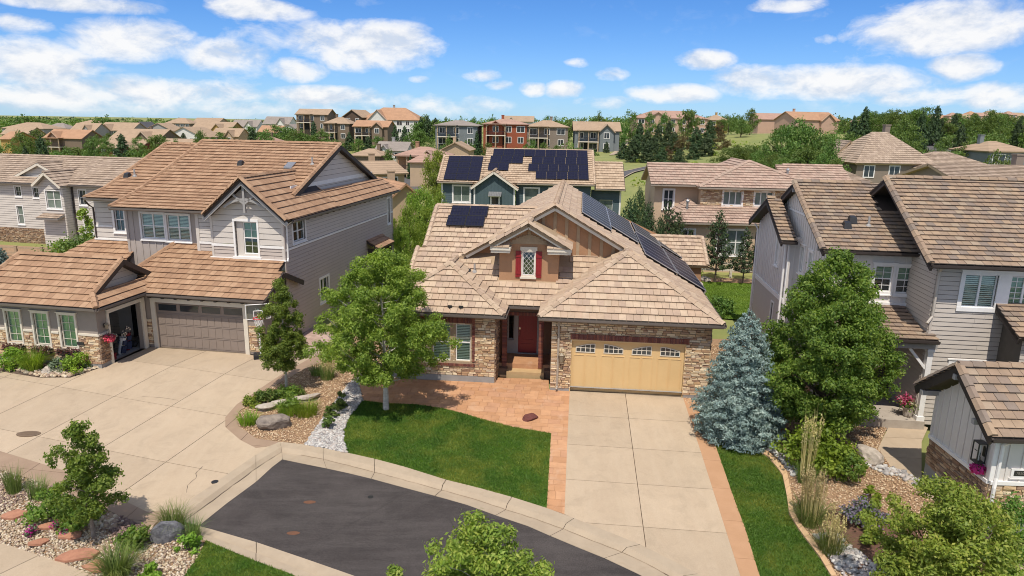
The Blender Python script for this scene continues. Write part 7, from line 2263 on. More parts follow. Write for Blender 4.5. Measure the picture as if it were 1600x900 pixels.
# known ground heights behind the front yards
GROUND_PTS = [tuple(map(float, s.split())) for s in """-228.6 333 -1.2;-151.8 241 -2.4;-252.6 393 -1.6;-209.9 348 -1.9;-200.1 358 -1.8;-195.1 373 -0.4;-137.1 258 -2.3;-120.5 218 -3;-183 368 -1.1;-132.8 288 -2.9;-141.6 333 -0.6;-203.8 433 1.4;-152.2 403 0.6;-78.9 223 -0.4;-143.9 203 -0.4;-129.1 388 1.9;-74.5 265 5.1;-60.6 245 4;-61.9 275 5;-47.5 275 4.2;-48 240 3.8;-15.6 193 4.5;-2.6 193 4.9;8.6 193 4.4;22 193 4;0.9 248 6.3;57.6 265 8.4;78.3 278 9.2;106.5 295 8.9;110.9 265 8.2;163.3 235 7.2;50.2 96 1.5;46.7 102 2.3;58.2 95 2.2;81.1 119 2.4;44.8 65 0.7;37.9 81 1.9;-29.7 173 -1;-19.7 149 -0.4;-32.1 155 -0.9;-14 170 -0.1;-17.1 100 -1.5;-12.5 83 -1.1;210.5 433 9.2;179.6 333 8.1;-112.5 229 -2.9;-211.5 303 -3;-122.6 303 -2.3;-162.4 303 -2.9;-106.1 313 -0.5;-278.2 468 -0.3;-197.5 458 1.9;-95.1 303 0.6;-17 129 0.4;186.5 303 7;160.6 323 6.7;340.8 603 13.5;373.6 643 15.3;408 683 15.5;368.2 603 16.6;402.1 643 16.3;435.2 683 19.5;391.7 603 17;425.5 643 19.5;462.1 683 18.8;415 603 18.4;450.8 643 18.3;377.5 683 12.6;306.2 603 11.9;335.1 643 13;-60 46 0;-40 46 0;-20 46 0;-8 46 0;0 46 0;10 46 0;20 46 0;35 46 0;60 46 0;-45 65 -0.6;-30 62 -0.6;14 53 1.1;22 53 1.1;0 74 -0.5;-20 90 -1.2;-10 110 -1.5;-25 130 -1.5;78.2 220 9.7;98.1 235 11.2;33.2 112 5.7;20.6 115 4.6;16.2 85 3.5;25.5 160 6.1;54.2 160 7.6;103 180 8.3;140.2 240 10.2;106.3 170 9.7;88.5 130 9.1;-19.6 145 -0.3;-26 175 -1.2;16.1 140 4.5;35.8 90 5.8;-100.3 220 3.1;-81.4 235 5.1;-300 600 3;-100 600 4;-450 900 -2;-700 1500 -8;0 600 8;0 1500 0;150 600 16;300 600 24;420 640 27;500 900 20;0 3000 -12;-2000 3000 -14;2000 3000 -5;900 1500 12;0 6000 -16;-4000 6000 -16;4000 6000 -14;-200 120 -2;-120 160 -2;120 90 3;200 200 9;-90 75 -1;90 50 0.5""".split(";")]
FAR_ROADS = [[(256.6, 461.9), (229.1, 405.4), (117.9, 203.6), (93.6, 156.8), (83.6, 134.7)], [(25.6, 128.7), (21.3, 118.8), (18.4, 114.0), (15.4, 107.1)], [(-15.3, 163.1), (-18.5, 155.0), (-20.0, 142.9), (-20.1, 130.3), (-19.5, 117.7)], [(22.7, 162.4), (29.8, 200.6), (35.2, 224.2), (39.4, 245.7)]]
# ------------------------------------------------------------------ terrain
_CT = np.array(GROUND_PTS)


def hz(x, y):
    """rolling ground behind the yards, interpolated between known heights"""
    x, y = np.asarray(x, float), np.asarray(y, float)
    d2 = (x[..., None] - _CT[:, 0]) ** 2 + (y[..., None] - _CT[:, 1]) ** 2
    w = 1 / (d2 + .02 * _CT[:, 1] ** 2 + 4) ** 1.8 * (_CT[:, 1] + 20) ** 1.2
    return (w * _CT[:, 2]).sum(-1) / w.sum(-1) * np.clip((y - 40) / 8, 0, 1)


def ground_z(x, y):
    return float(hz(x, y)) + gz(x, y) - 0.22 * (1 - smooth((y - 32) / 6))


def terrain():
    na, nr = 150, 150
    ang = np.radians(np.linspace(-80, 80, na))
    R = np.concatenate((np.linspace(4, 60, 60), np.geomspace(61, 9000, nr - 60)))
    A, Q = np.meshgrid(ang, R)
    X, Y = Q * np.sin(A), Q * np.cos(A)
    Z = hz(X, Y) + gzv(X, Y) - 0.22 * (1 - np.clip((Y - 32) / 6, 0, 1))
    vs = np.stack((X, Y, Z), 2).reshape(-1, 3)
    i, j = np.meshgrid(np.arange(nr - 1), np.arange(na - 1), indexing='ij')
    a = (i * na + j).ravel()
    fs = np.stack((a, a + 1, a + na + 1, a + na), 1)
    m = mat('dry meadow', (0.20, 0.225, 0.065), (0.29, 0.28, 0.11), 0.045, 0.95, 0.3, 2.0, coord='World', detail=8,
            stain=(0.09, (0.10, 0.155, 0.04), 0.85, 0.48))
    o = obj('ground', np_mesh('ground', vs, fs, m), m, smooth=True)
    tag(o, None, None, None, 'structure')


terrain()


def surf(name, poly, m, dz, skirt=0.0, cell=0.8, kind='structure'):
    o = obj(name, drape(poly, dz, cell, skirt), m)
    o['kind'] = kind
    return o


# street
kin, k2 = PLAN['kerb_in'], PLAN['kerb2_in']
street = [*kin, (6.2, 14.6), (6.8, 11.0), (-2.0, 11.0), (-2.6, 14.5), *reversed(k2)]
surf('road', street, M_ASPH, -.075)
for i, (x, y) in enumerate(((-6.55, 20.6), (-6.6, 19.0), (-4.6, 20.9))):
    n = 12
    p = [(x + .16 * math.cos(t) * (1.3 if i < 2 else .6), y + .09 * math.sin(t)) for t in np.linspace(0, 6.28, n, False)]
    surf('road_stain', p, mat('rust stain', (0.16, 0.075, 0.045), (0.13, 0.065, 0.04), 8, .9) if i < 2 else M_BLACK, -.071, 0, 3)


def resample(pts, n):
    P = np.array(pts)
    d = np.concatenate(([0], np.cumsum(np.linalg.norm(np.diff(P, axis=0), axis=1))))
    t = np.linspace(0, d[-1], n)
    return np.stack((np.interp(t, d, P[:, 0]), np.interp(t, d, P[:, 1])), 1)


def kerb(pref, seg):
    a, b, c = PLAN[pref + '_out'], PLAN[pref + '_flow'], PLAN[pref + '_in']
    n = len(a)
    root = None
    per = 2
    A, B, C = (np.array(q) for q in (a, b, c))
    base = MB()
    for i in range(n - 1):
        vs = [(A[i][0], A[i][1], gz(*A[i]) - .13), (C[i][0], C[i][1], gz(*C[i]) - .14), (C[i + 1][0], C[i + 1][1], gz(*C[i + 1]) - .14), (A[i + 1][0], A[i + 1][1], gz(*A[i + 1]) - .13)]
        base.add(vs, [(0, 1, 2, 3)])
    root = obj('kerb', base, M_JOINT)
    root['kind'] = 'structure'
    i = 0
    while i < n - 1:
        j = min(i + per, n - 1)
        mb = MB()
        rows = []
        m = (j - i) * 4 + 1
        for t in np.linspace(i, j, m):
            e = 0.008
            tt = min(max(t, i + e), j - e)
            k = min(int(tt), n - 2)
            f = tt - k
            pa, pb, pc = (q[k] * (1 - f) + q[k + 1] * f for q in (A, B, C))
            z = gz(*pa)
            mid = pa + (pb - pa) * .74
            zc = gz(*pc)
            rows.append([(pa[0], pa[1], z - .08), (pa[0], pa[1], z + .012), (mid[0], mid[1], gz(*mid) + .006), (pb[0], pb[1], gz(*pb) - .125), (pc[0], pc[1], zc - .062), (pc[0], pc[1], zc - .12)])
        o = len(mb.v)
        for r_ in rows:
            mb.v.extend(r_)
        w = 6
        for q in range(len(rows) - 1):
            for s in range(w - 1):
                mb.f.append((q * w + s, q * w + s + 1, (q + 1) * w + s + 1, (q + 1) * w + s))
        obj('kerb_segment', mb, M_CONC2, root)
        i = j


kerb('kerb', 2)
kerb('kerb2', 2)


def slabs(name, poly, frame, xs, ys, m, gap=.012, dz=.0, label=None):
    """concrete cut into slabs by joint lines given in a local frame (origin, yaw)"""
    root = surf(name, poly, M_JOINT, dz - .035)
    (ox, oy), yaw = frame
    c, s = math.cos(rad(yaw)), math.sin(rad(yaw))
    loc = [((x - ox) * c + (y - oy) * s, -(x - ox) * s + (y - oy) * c) for x, y in poly]
    for i in range(len(xs) - 1):
        for j in range(len(ys) - 1):
            q = clip_rect(loc, xs[i] + gap, xs[i + 1] - gap, ys[j] + gap, ys[j + 1] - gap)
            if q and abs(area2(q)) > .02:
                if area2(q) < 0:
                    q.reverse()
                w = [(ox + x * c - y * s, oy + x * s + y * c) for x, y in q]
                obj('concrete_slab', drape(w, dz, .8, .03), m, root)
    return root


slabs('driveway', PLAN['drive'], ((2.63, 29.03), -5.2), [-2, 2.47, 8], [-15, -11.85, -9.45, -7.08, -4.70, -2.32, 1], M_CONC)
slabs('side_driveway', PLAN['ldrive'], ((-16.71, 29.21), -16), [-14, -9.2, -6.2, -3.1, 0, 2.95, 5.9, 9, 14], [-12, -8.2, -4.9, -1.3, 2.1, 5.4, 9], M_CONC)
slabs('walkway', PLAN['walk'], ((14.1, 21.5), -3), [-3, 6], [-8, -5.4, -3.6, -1.8, 0, 1.6, 3.3, 5, 8], M_CONC)
slabs('side_pavement', PLAN['lowpave'], ((-14, 17), -30), [-9, -2, 0.1, 2.2, 4.3, 9], [-6, -.6, 1.6, 6], M_CONC)
for nm in ('lband', 'lborder'):
    slabs('paving_band', PLAN[nm], ((-11.2, 26.5), -8), [-14, -10, -7.5, -5, -2.5, 0.1, 1.2, 4], [-9, -7, -5, -2.2, 0, 2.2, 4.4, 6.6, 9], M_BAND, .008, .006)
slabs('paving_band', PLAN['rborder'], ((2.63, 29.03), -5.2), [3, 8], [-15, -12.5, -10.6, -8.8, -7, -5.2, -3.4, -1.6, 2], M_BAND_O, .006, .006)


def pavers(name, poly, yaw, m, mj, w=(.3, .75), h=.38, dz=.004, gap=.006, limit=300):
    root = surf(name, poly, mj, dz - .02)
    c, s = math.cos(rad(yaw)), math.sin(rad(yaw))
    loc = [(x * c + y * s, -x * s + y * c) for x, y in poly]
    x0, x1 = min(p[0] for p in loc), max(p[0] for p in loc)
    y0, y1 = min(p[1] for p in loc), max(p[1] for p in loc)
    P = Pieces('paver', m, root, Matrix.Identity(4), limit)
    y = y0
    R = random.Random(5)
    while y < y1:
        hh = h * R.choice((.75, 1, 1, 1.25))
        x = x0 - R.random() * .5
        while x < x1:
            ww = R.uniform(*w)
            q = clip_rect(loc, x + gap, x + ww - gap, y + gap, y + hh - gap)
            if q and abs(area2(q)) > .004:
                if area2(q) < 0:
                    q.reverse()
                n = len(q)
                W = [(a * c - b * s, a * s + b * c) for a, b in q]
                top = [(a, b, gz(a, b) + dz) for a, b in W]
                bot = [(a, b, z - .03) for a, b, z in top]
                P.custom(bot + top, [tuple(range(n, 2 * n))] + [(k, (k + 1) % n, n + (k + 1) % n, n + k) for k in range(n)], (0, 0, 1), abs(area2(q)))
            x += ww
        y += hh
    P.emit()
    return root


pavers('patio', PLAN['patio'], -5.5, M_STAMP, M_STAMP_J)
pavers('side_patio', [(-11.6, 33.4), (-11.3, 31.6), (-9.3, 33.9), (-9.5, 36.5), (-11.4, 38.0)], -9.5, M_PINKPAVE, M_JOINT, dz=.012)

def ribbon(name, pts, w, m, dz):
    """narrow strip following the ground: cracks and sealed joints"""
    P = resample(pts, max(6, len(pts) * 4))
    R = random.Random(len(pts))
    q = []
    for i, p in enumerate(P):
        d = P[min(i + 1, len(P) - 1)] - P[max(i - 1, 0)]
        n = np.array((-d[1], d[0])) / (np.linalg.norm(d) + 1e-9)
        ww = w * R.uniform(.5, 1.2)
        p = p + n * R.uniform(-w, w) * .7
        q.append((p + n * ww / 2, p - n * ww / 2))
    mb = MB()
    for (a, b), (c, d) in zip(q[:-1], q[1:]):
        mb.add([(*a, gz(*a) + dz), (*b, gz(*b) + dz), (*d, gz(*d) + dz), (*c, gz(*c) + dz)], [(0, 1, 2, 3)])
    obj(name, mb, m)['kind'] = 'structure'


M_CRACK = mat('crack dirt', (0.10, 0.08, 0.06), (0.07, 0.055, 0.045), 6, .95)
M_SEAL = mat('crack sealant', (0.035, 0.031, 0.030), (0.045, 0.04, 0.039), 6, .6)
ribbon('road_crack', [(-3.4, 21.3), (-4.2, 20.2), (-5.0, 19.4), (-5.9, 18.5)], .02, M_SEAL, -.072)
ribbon('road_crack', [(-2.4, 20.8), (-1.6, 19.2), (-.9, 17.6), (.1, 15.8)], .018, M_SEAL, -.072)
ribbon('gutter_seam', PLAN['kerb_flow'][:5], .035, M_CRACK, -.112)
ribbon('gutter_seam', PLAN['kerb_flow'][5:], .02, mat('gutter silt', (.30, .23, .16), (.24, .18, .12), 6, .95), -.112)
ribbon('drive_crack', [(-10.95, 22.6), (-11.0, 22.2), (-10.85, 21.9), (-10.95, 21.4), (-10.8, 21.0)], .02, M_CRACK, .003)
ribbon('drive_crack', [(-15.9, 28.0), (-14.9, 27.9), (-14.2, 27.7)], .016, M_CRACK, .003)
# lawns
for nm, poly in (('lawn', PLAN['lawn']), ('lawn', PLAN['rlawn']), ('lawn', PLAN['lowlawn'])):
    surf(nm, poly, M_LAWN, .0, 0.0, .5)
    g = turf('grass', poly, 1700, .055, L_TURF, .0, .014)
    g['kind'] = 'stuff'
back = [(12.7, 41.0), (15.0, 40.4), (24, 40.5), (24, 48.2), (17.4, 48.5), (13.5, 49.0), (13.2, 45.5)]
hb = lambda x, y: float(hz(x, y)) + gz(x, y) + .10
obj('lawn', drape(back, 0, .8, 0, hb), mat('bright lawn', (.12, .22, .03), (.16, .26, .04), 1.2, .95, coord='World'))['kind'] = 'structure'
g = turf('grass', back, 900, .05, L_TURF_B, 0, .025, np.vectorize(hb))
g['kind'] = 'stuff'

# edging strip round the right lawn, in cast lengths
ed = surf('lawn_edging', [*PLAN['edging_out'], *reversed(PLAN['edging_in'])], M_JOINT, .0)
eo, ei = resample(PLAN['edging_out'], 23), resample(PLAN['edging_in'], 23)
for i in range(22):
    f = .02
    q = [eo[i] * (1 - f) + eo[i + 1] * f, eo[i] * f + eo[i + 1] * (1 - f), ei[i] * f + ei[i + 1] * (1 - f), ei[i] * (1 - f) + ei[i + 1] * f]
    q = [tuple(p) for p in q]
    obj('edging_length', drape(q if area2(q) > 0 else q[::-1], .07, .8, .09), mat('tan edging', (0.56, 0.38, 0.22), (0.48, 0.32, 0.185), 2, .9, .3, 40, coord='World'), ed)

# planting beds
surf('gravel_bed', PLAN['tanbed'], M_SOILTAN, -.02, 0)
pebbles('gravel', PLAN['tanbed'], 9000, .04, .10, M_PEB_TAN, -.01)
surf('cobble_bed', PLAN['whitebed'], mat('pale grit', (0.36, 0.34, 0.32), (0.24, 0.23, 0.22), 14, .95, .6, 60), -.02, 0)
pebbles('cobbles', PLAN['whitebed'], 4600, .07, .15, M_PEB_WHITE, .0, .6, None, 20)
surf('gravel_bed', PLAN['rbed'], M_SOILTAN, -.02, 0)
pebbles('gravel', PLAN['rbed'], 22000, .04, .10, M_PEB_TAN, -.01)
surf('gravel_bed', PLAN['rockbed'], M_SOILTAN, -.03, 0)
pebbles('gravel', PLAN['rockbed'], 12000, .05, .12, M_PEB_MIX, -.02)
pebbles('dark_gravel', [(-19.5, 22.7), (-17, 21.8), (-15.6, 21.0), (-16.2, 19.8), (-19.8, 20.5)], 1500, .05, .10, M_PEB_DK, .0)
pebbles('dark_gravel', [(-12.3, 19.7), (-11.2, 19.1), (-10.6, 18.7), (-11.2, 18.2), (-12.2, 18.9)], 700, .07, .14, M_PEB_DK, .01)
surf('gravel_bed', PLAN['leftbed'], M_SOILDK, -.02, 0)
pebbles('river_stones', [(-24.5, 31), (-21.4, 29.75), (-20.1, 29.8), (-19.5, 30.7), (-19.3, 31.1), (-20.2, 30.5), (-21.6, 30.4), (-24.5, 31.5)], 420, .12, .26, M_PEB_MIX, .0, .65, None, 20)
for poly in ([(10.2, 20.2), (11.6, 20.2), (12.4, 18.6), (11.4, 16.2), (9.6, 16.4), (10.3, 18)],):
    surf('mulch', poly, mat('red brown mulch', (0.16, 0.085, 0.06), (0.10, 0.055, 0.04), 12, .95, .8, 50, coord='World'), .035, 0)
pebbles('river_stones', [(9.45, 19.1), (10.1, 19.0), (10.8, 16.4), (10.4, 16.2), (9.5, 17.2)], 420, .10, .22, M_PEB_WHITE, .03, .6, None, 20)
pebbles('river_stones', [(12.6, 23.3), (13.3, 22.6), (14.3, 21.0), (14.0, 20.6), (13.2, 21.6), (12.5, 22.7)], 160, .10, .24, M_PEB_WHITE, .0, .6, None, 20)
pebbles('river_stones', [(9.2, 24.8), (9.9, 23.8), (10.0, 22.3), (10.6, 22.5), (10.3, 24.2), (9.6, 25.0)], 300, .08, .18, M_PEB_WHITE, .0, .6, None, 20)
pebbles('river_stones', [(-13.4, 20.1), (-12.0, 19.4), (-12.2, 18.9), (-13.4, 19.6)], 130, .12, .24, M_PEB_MIX, .0, .6, None, 20)
# side yards
side = [(-7.0, 30.8), (-5.6, 30.8), (-5.4, 45), (-14, 52), (-9.4, 36)]
surf('side_yard', side, M_SOILTAN, -.03, 0, 2)
surf('side_yard', [(9.2, 29.5), (13.2, 31.2), (14.6, 40.3), (10.5, 40.5)], M_SOILTAN, -.03, 0, 2)
obj('side_yard', drape([(10.4, 40.5), (12.7, 40.5), (13.2, 45.5), (13.4, 49.1), (24, 48.6), (24, 49.6), (11, 50.3)], .06, 1, 0, lambda x, y: float(hz(x, y)) + gz(x, y)), M_SOILTAN)['kind'] = 'structure'
pebbles('gravel', [(9.2, 29.5), (13.2, 31.2), (13.6, 36), (8.4, 36)], 3500, .05, .11, M_PEB_TAN, -.02)

hzf = lambda x, y: float(hz(x, y))
obj('side_yard', drape([(-62, 48), (-26, 47), (-24, 57), (-38, 62), (-62, 67)], .1, 4, 0, hzf), M_SOILTAN).__setitem__('kind', 'structure')
# things set in the paving
c = MB().lathe([(.24, -.03), (.24, .012), (.22, .016), (.05, .016)], 20)
for i in range(4):
    c.box(-.16, .16, -.12 + i * .07, -.10 + i * .07, .0, .022)
o = obj('drain_cover', c, mat('rusty iron', (0.19, 0.13, 0.085), (0.14, 0.10, 0.07), 8, .7))
o.location, o.scale = (-18.56, 24.68, gz(-18.56, 24.68) + .005), (1.9, 1.0, 1)
tag(o, 'brown oval drain cover set in the wide left driveway', 'drain cover')
c = MB().lathe([(.12, -.03), (.12, .012), (.10, .018), (.03, .018)], 14)
o = obj('valve_cap', c, M_BLACK)
o.location = (-10.1, 21.63, gz(-10.1, 21.63) + .005)
tag(o, 'small black valve cap near the driveway edge by the kerb', 'valve cap')
# ------------------------------------------------------------------ boulders, flagstones
rock('boulder', 'grey banded boulder lying below the small stone wall by the kerb', (-9.34, 25.5, gz(-9.3, 25.5)), (.72, .45, .42), M_BOULDER, 3, yaw=8, sub=3)
rock('boulder', 'dark blue grey boulder beside the pale ornamental grass', (-10.27, 18.55, gz(-10.3, 18.5)), (.52, .36, .48), M_BOULDER_B, 11, yaw=20, sub=3)
rock('boulder', 'long pale boulder next to the right walkway', (12.95, 23.0, gz(13, 23)), (.36, .62, .42), M_BOULDER_P, 5, yaw=15, sub=3)
rock('boulder', 'pale rounded boulder under the flower box shrubs at the far left', (-21.3, 30.25, gz(-21, 30)), (.42, .28, .28), M_BOULDER_P, 8, yaw=30, sub=3)
rock('red_rock', 'small dark red wedge shaped rock standing on the orange patio', (.8, 26.35, gz(.8, 26.3) - .03), (.40, .30, .16), mat('dark red sandstone', (0.16, 0.055, 0.045), (0.11, 0.04, 0.035), 9, .9, .7, 24), 21, 'rock', 25, sub=3)
for i, (x, y, sx, sy, yw, lb) in enumerate(((-10.15, 26.95, .45, .26, 20, 'leftmost pale capstone of the curved garden wall'), (-9.55, 27.3, .55, .26, 12, 'middle pale capstone of the curved garden wall'),
                                             (-8.75, 27.75, .75, .26, 26, 'longest pale capstone at the right end of the curved garden wall'))):
    rock('capstone', lb, (x, y, gz(x, y) + .12), (sx, sy, .14), M_BOULDER_P, 31 + i, 'garden stone', yw, 'capstones of the curved garden wall', 2, True)
    w = rock('wall_stone', ('left', 'middle', 'right')[i] + ' rough stone carrying a pale capstone in the planting bed', (x, y + .03, gz(x, y) - .06), (sx * .9, sy * .8, .18), M_BOULDER, 41 + i, 'garden stone', yw, 'stones under the capstones', 2)
fl = [(-12.36, 17.6, .75, .40, 12, 'large orange flagstone in front of the young tree'), (-11.5, 17.1, .60, .34, -8, 'orange flagstone nearest the striped grass clump'),
      (-15.6, 19.6, .5, .34, 20, 'orange flagstone beside the left gravel corner'), (-14.1, 19.0, .5, .26, 5, 'orange flagstone under the pink flowers'),
      (-13.15, 18.55, .5, .26, 15, 'orange flagstone left of the young tree trunk'), (-13.85, 18.15, .36, .22, 40, 'tilted dark orange flagstone with curled edge')]
for i, (x, y, sx, sy, yw, lb) in enumerate(fl):
    n = 9
    R = random.Random(i)
    ring = [((.72 + R.uniform(-.22, .12)) * sx * math.cos(t), (.74 + R.uniform(-.22, .12)) * sy * math.sin(t)) for t in np.linspace(0, 2 * math.pi, n, False)]
    mb = MB().prism([(a, b, 0) for a, b in ring][::-1], (0, 0, .07))
    o = obj('flagstone', mb, M_FLAG)
    o.location = (x, y, gz(x, y) + .03)
    o.rotation_euler = (rad(3), rad(-2 if i < 5 else 12), rad(yw))
    tag(o, lb, 'flagstone', 'flagstones in the gravel bed')
pb = [(13.0, 46.6, .5), (12.9, 45.2, .42), (12.8, 43.8, .45), (13.2, 48.2, .5), (14.0, 49.3, .5)]
lbs = ['second pale boulder along the back lawn edge by the solar roof', 'third pale boulder along the back lawn edge by the solar roof', 'lowest pale boulder along the back lawn edge by the solar roof',
       'upper pale boulder where the solar roof meets the back lawn', 'pale boulder in the gravel at the far corner of the back lawn']
for i, (x, y, s) in enumerate(pb):
    rock('boulder', lbs[i], (x, y, ground_z(x, y) + .05), (s, s * .7, s * .6), M_BOULDER_P, 60 + i, 'boulder', i * 40, 'boulders edging the back lawn', 2)


# ------------------------------------------------------------------ plants in the front yards
def at_ground(x, y, dz=0.0):
    return (x, y, gz(x, y) + dz)


make_tree('ash_tree', 'broad light green tree with pale trunk on the front lawn', 'tree', at_ground(-5.17, 27.0),
          Prof(1.45, 6.6, [(0, .8), (.10, 1.8), (.28, 2.5), (.5, 2.5), (.72, 1.95), (.9, 1.05), (1, .3)]), 440, 200, .27, .050, L_ASH, M_BARK_W, .115, 11, limbs=44, lean=(-.1, .35), lump=.14, shell=.42, squash=.85, aspect=.5)
make_tree('young_pear_tree', 'slim upright tree with round leafy head in front of the garage wall', 'tree', at_ground(-9.85, 28.65),
          Prof(1.12, 4.95, [(0, .45), (.12, .95), (.32, 1.0), (.52, .72), (.58, .82), (.72, .6), (.88, .32), (1, .10)]), 190, 160, .2, .043, L_PEAR, M_BARK_W, .065, 12, limbs=22, lump=.12, shell=.4)
make_tree('pear_tree', 'tall dense pyramidal green tree in front of the right house', 'tree', at_ground(11.75, 24.5),
          Prof(.95, 7.35, [(0, 1.0), (.12, 1.85), (.3, 2.35), (.5, 2.0), (.7, 1.55), (.86, 1.0), (1, .25)]), 520, 200, .30, .052, L_PEAR, M_BARK_D, .15, 13, limbs=30, lump=.12, shell=.38)
make_tree('young_maple', 'young multi lobed tree in the gravel bed at the lower left', 'tree', at_ground(-12.5, 18.6),
          Prof(.75, 3.65, [(0, .25), (.14, .78), (.34, .84), (.5, .58), (.62, .74), (.78, .5), (.9, .3), (1, .12)]), 120, 130, .19, .044, L_PEAR, M_BARK, .055, 17, limbs=26, lump=.34, shell=.5, lean=(-.15, .1), trunk_top=.7)
make_tree('aspen_tree', 'bright yellow green treetop rising from the bottom edge over the street', 'tree', (-.62, 13.0, -.9),
          Prof(1.7, 4.35, [(0, 1.1), (.3, 1.65), (.6, 1.4), (.85, .8), (1, .3)]), 130, 210, .24, .05, L_OLIVE, M_BARK_W, .06, 14, limbs=24, lump=.30, shell=.5, aspect=.45)
for i, (dx, dy, h) in enumerate(()):
    pass
make_tree('crabapple_tree', 'spreading olive green tree at the lower right corner', 'tree', (11.15, 15.5, -.2),
          Prof(.35, 3.1, [(0, .8), (.25, 1.45), (.55, 1.35), (.8, .95), (1, .4)]), 190, 210, .26, .05, L_OLIVE, M_BARK_D, .06, 15, limbs=30, lump=.38, shell=.5, aspect=.45, trunk_top=.6)


def spruce(name, label, loc, H, R, seed, lm=L_SPRUCE, group=None, whorls=30, dens=1.0, leaf=.09, droop=.30):
    r = np.random.default_rng(seed)
    root = thing(name, label, 'tree', loc, 0, group)
    pts, outs = [], []
    br = MB()
    for i in range(whorls):
        t = i / (whorls - 1)
        z = H * (.03 + .95 * t)
        L = R * (1 - t) ** .62 * (.82 + .25 * min(t * 5, 1)) * r.uniform(.92, 1.06) + .05
        n = max(5, int(17 * (1 - t * .62)))
        for k in range(n):
            a = 2 * math.pi * (k + r.uniform(-.3, .3)) / n + i * .7
            l = L * r.uniform(.78, 1.1)
            dirv = np.array((math.cos(a), math.sin(a), 0))
            m = max(7, int(l * 44 * dens))
            s = np.sqrt(r.uniform(.10, 1, m))
            w = .17 * l * (1.12 - s) + .05
            side = np.array((-math.sin(a), math.cos(a), 0))
            base = np.outer(s * l, dirv) + side * (r.normal(0, 1, m) * w)[:, None]
            zz = z + .05 * l - droop * l * s ** 1.5 + .16 * l * np.maximum(0, s - .72) + r.normal(0, .035, m)
            base[:, 2] = np.maximum(zz, .05)
            pts.append(base)
            o = np.outer(np.ones(m), dirv) * .8 + np.array((0, 0, .6))
            outs.append(o)
            if k % 2 == 0:
                br.tube([(0, 0, z), (dirv[0] * l * .5, dirv[1] * l * .5, z - droop * l * .3), (dirv[0] * l * .9, dirv[1] * l * .9, z - droop * l * .7)], [.02, .013, .005], 4, False)
    p, o = np.vstack(pts), np.vstack(outs)
    obj('crown', leaf_mesh('crown', p, leaf, lm, o, .30, r, .1), lm, root)
    br.tube([(0, 0, -.2), (0, 0, H * .98)], [.13, .02], 8)
    obj('trunk', br, M_BARK_D, root)
    return root


spruce('blue_spruce', 'dense silvery blue spruce beside the tan garage', at_ground(8.95, 25.2), 5.15, 1.85, 4, dens=2.1, whorls=38, leaf=.062, droop=.18)

shrub('shrub', 'lime green shrub at the foot of the tall pyramidal tree', at_ground(11.05, 22.75), 1.2, 1.7, 3600, .075, L_LIME, 21)
shrub('shrub', 'small round dark green shrub in the tan gravel behind the lavender', at_ground(11.7, 21.7), .6, .95, 1500, .06, L_PEAR, 22)
shrub('lavender', 'round purple lavender bush in the red mulch', at_ground(11.05, 19.3), .62, .68, 1600, .06, L_SAGE, 23, 'lavender', flowers=L_LAV, nfl=2400, fl=.034, aspect=.35)
shrub('shrub', 'tiny bright green bush right behind the lavender', at_ground(11.75, 20.35), .34, .5, 500, .05, L_LIME, 24)
shrub('shrub', 'small yellow green sage plant below the lavender', at_ground(10.85, 18.5), .45, .40, 600, .06, L_OLIVE, 25)
shrub('shrub', 'dark clipped evergreen by the garage corner at the lower right', (14.1, 17.2, -.1), .75, 1.9, 3200, .05, L_PEAR, 26)
shrub('shrub', 'low green bush under the treetop at the bottom right edge', (13.2, 16.0, -.2), .7, .75, 1500, .06, L_OLIVE, 27)
shrub('petunia', 'magenta petunias at the right frame edge', (14.15, 15.9, -.15), .42, .75, 300, .05, L_OLIVE, 28, 'flowers', flowers=L_PINK, nfl=800, fl=.05)
shrub('shrub', 'bright lime bush left of the grass clump under the flower boxes', at_ground(-23.2, 30.6), .7, .95, 1600, .065, L_LIME, 29)
shrub('shrub', 'bright round lime bush right of the pale boulder by the left garage', at_ground(-20.15, 30.45), .62, .95, 1600, .06, L_LIME, 30)
shrub('shrub', 'dull mixed bush between the grass clump and the round lime bush', at_ground(-21.0, 30.6), .55, .6, 800, .06, L_SAGE, 31)
shrub('shrub', 'larger dark green shrub left of the young lower left tree', at_ground(-14.35, 19.55), .72, 1.05, 2200, .06, L_PEAR, 32)
shrub('shrub', 'smaller dark green shrub touching the young lower left tree', at_ground(-13.25, 19.15), .58, .9, 1700, .06, L_PEAR, 33)
shrub('shrub', 'dark green shrub left of the dark blue boulder', at_ground(-10.95, 18.05), .48, .7, 1200, .055, L_PEAR, 34)
shrub('shrub', 'small lime green plant right of the dark blue boulder', at_ground(-9.35, 18.0), .40, .5, 800, .055, L_LIME, 35)
shrub('shrub', 'small yellow green plant at the bottom of the gravel bed', at_ground(-9.75, 16.75), .35, .35, 500, .055, L_LIME, 36)
shrub('shrub', 'upper dark green shrub beside the white cobbles', at_ground(-7.15, 27.0), .36, .85, 900, .055, L_MID, 37)
shrub('shrub', 'middle dark green shrub beside the white cobbles', at_ground(-7.25, 26.3), .34, .6, 800, .055, L_MID, 38)
shrub('shrub', 'lowest dark green shrub standing alone in the white cobbles', at_ground(-7.15, 25.3), .28, .55, 700, .055, L_MID, 39)
for i, (x, y, r_, h, lm, lb) in enumerate(((-10.35, 27.6, .62, .5, L_MID, 'leafy ground plant left of the slim tree trunk'), (-9.6, 28.2, .6, .5, L_PEAR, 'leafy ground plant right of the slim tree trunk'),
                                           (-10.9, 27.3, .45, .42, L_OLIVE, 'low plant at the left end of the garden wall'), (-9.15, 27.0, .55, .5, L_PEAR, 'dark leafy plant below the middle capstone'))):
    shrub('bedding_plant', lb, at_ground(x, y), r_, h, 1100, .06, lm, 50 + i, 'plant')
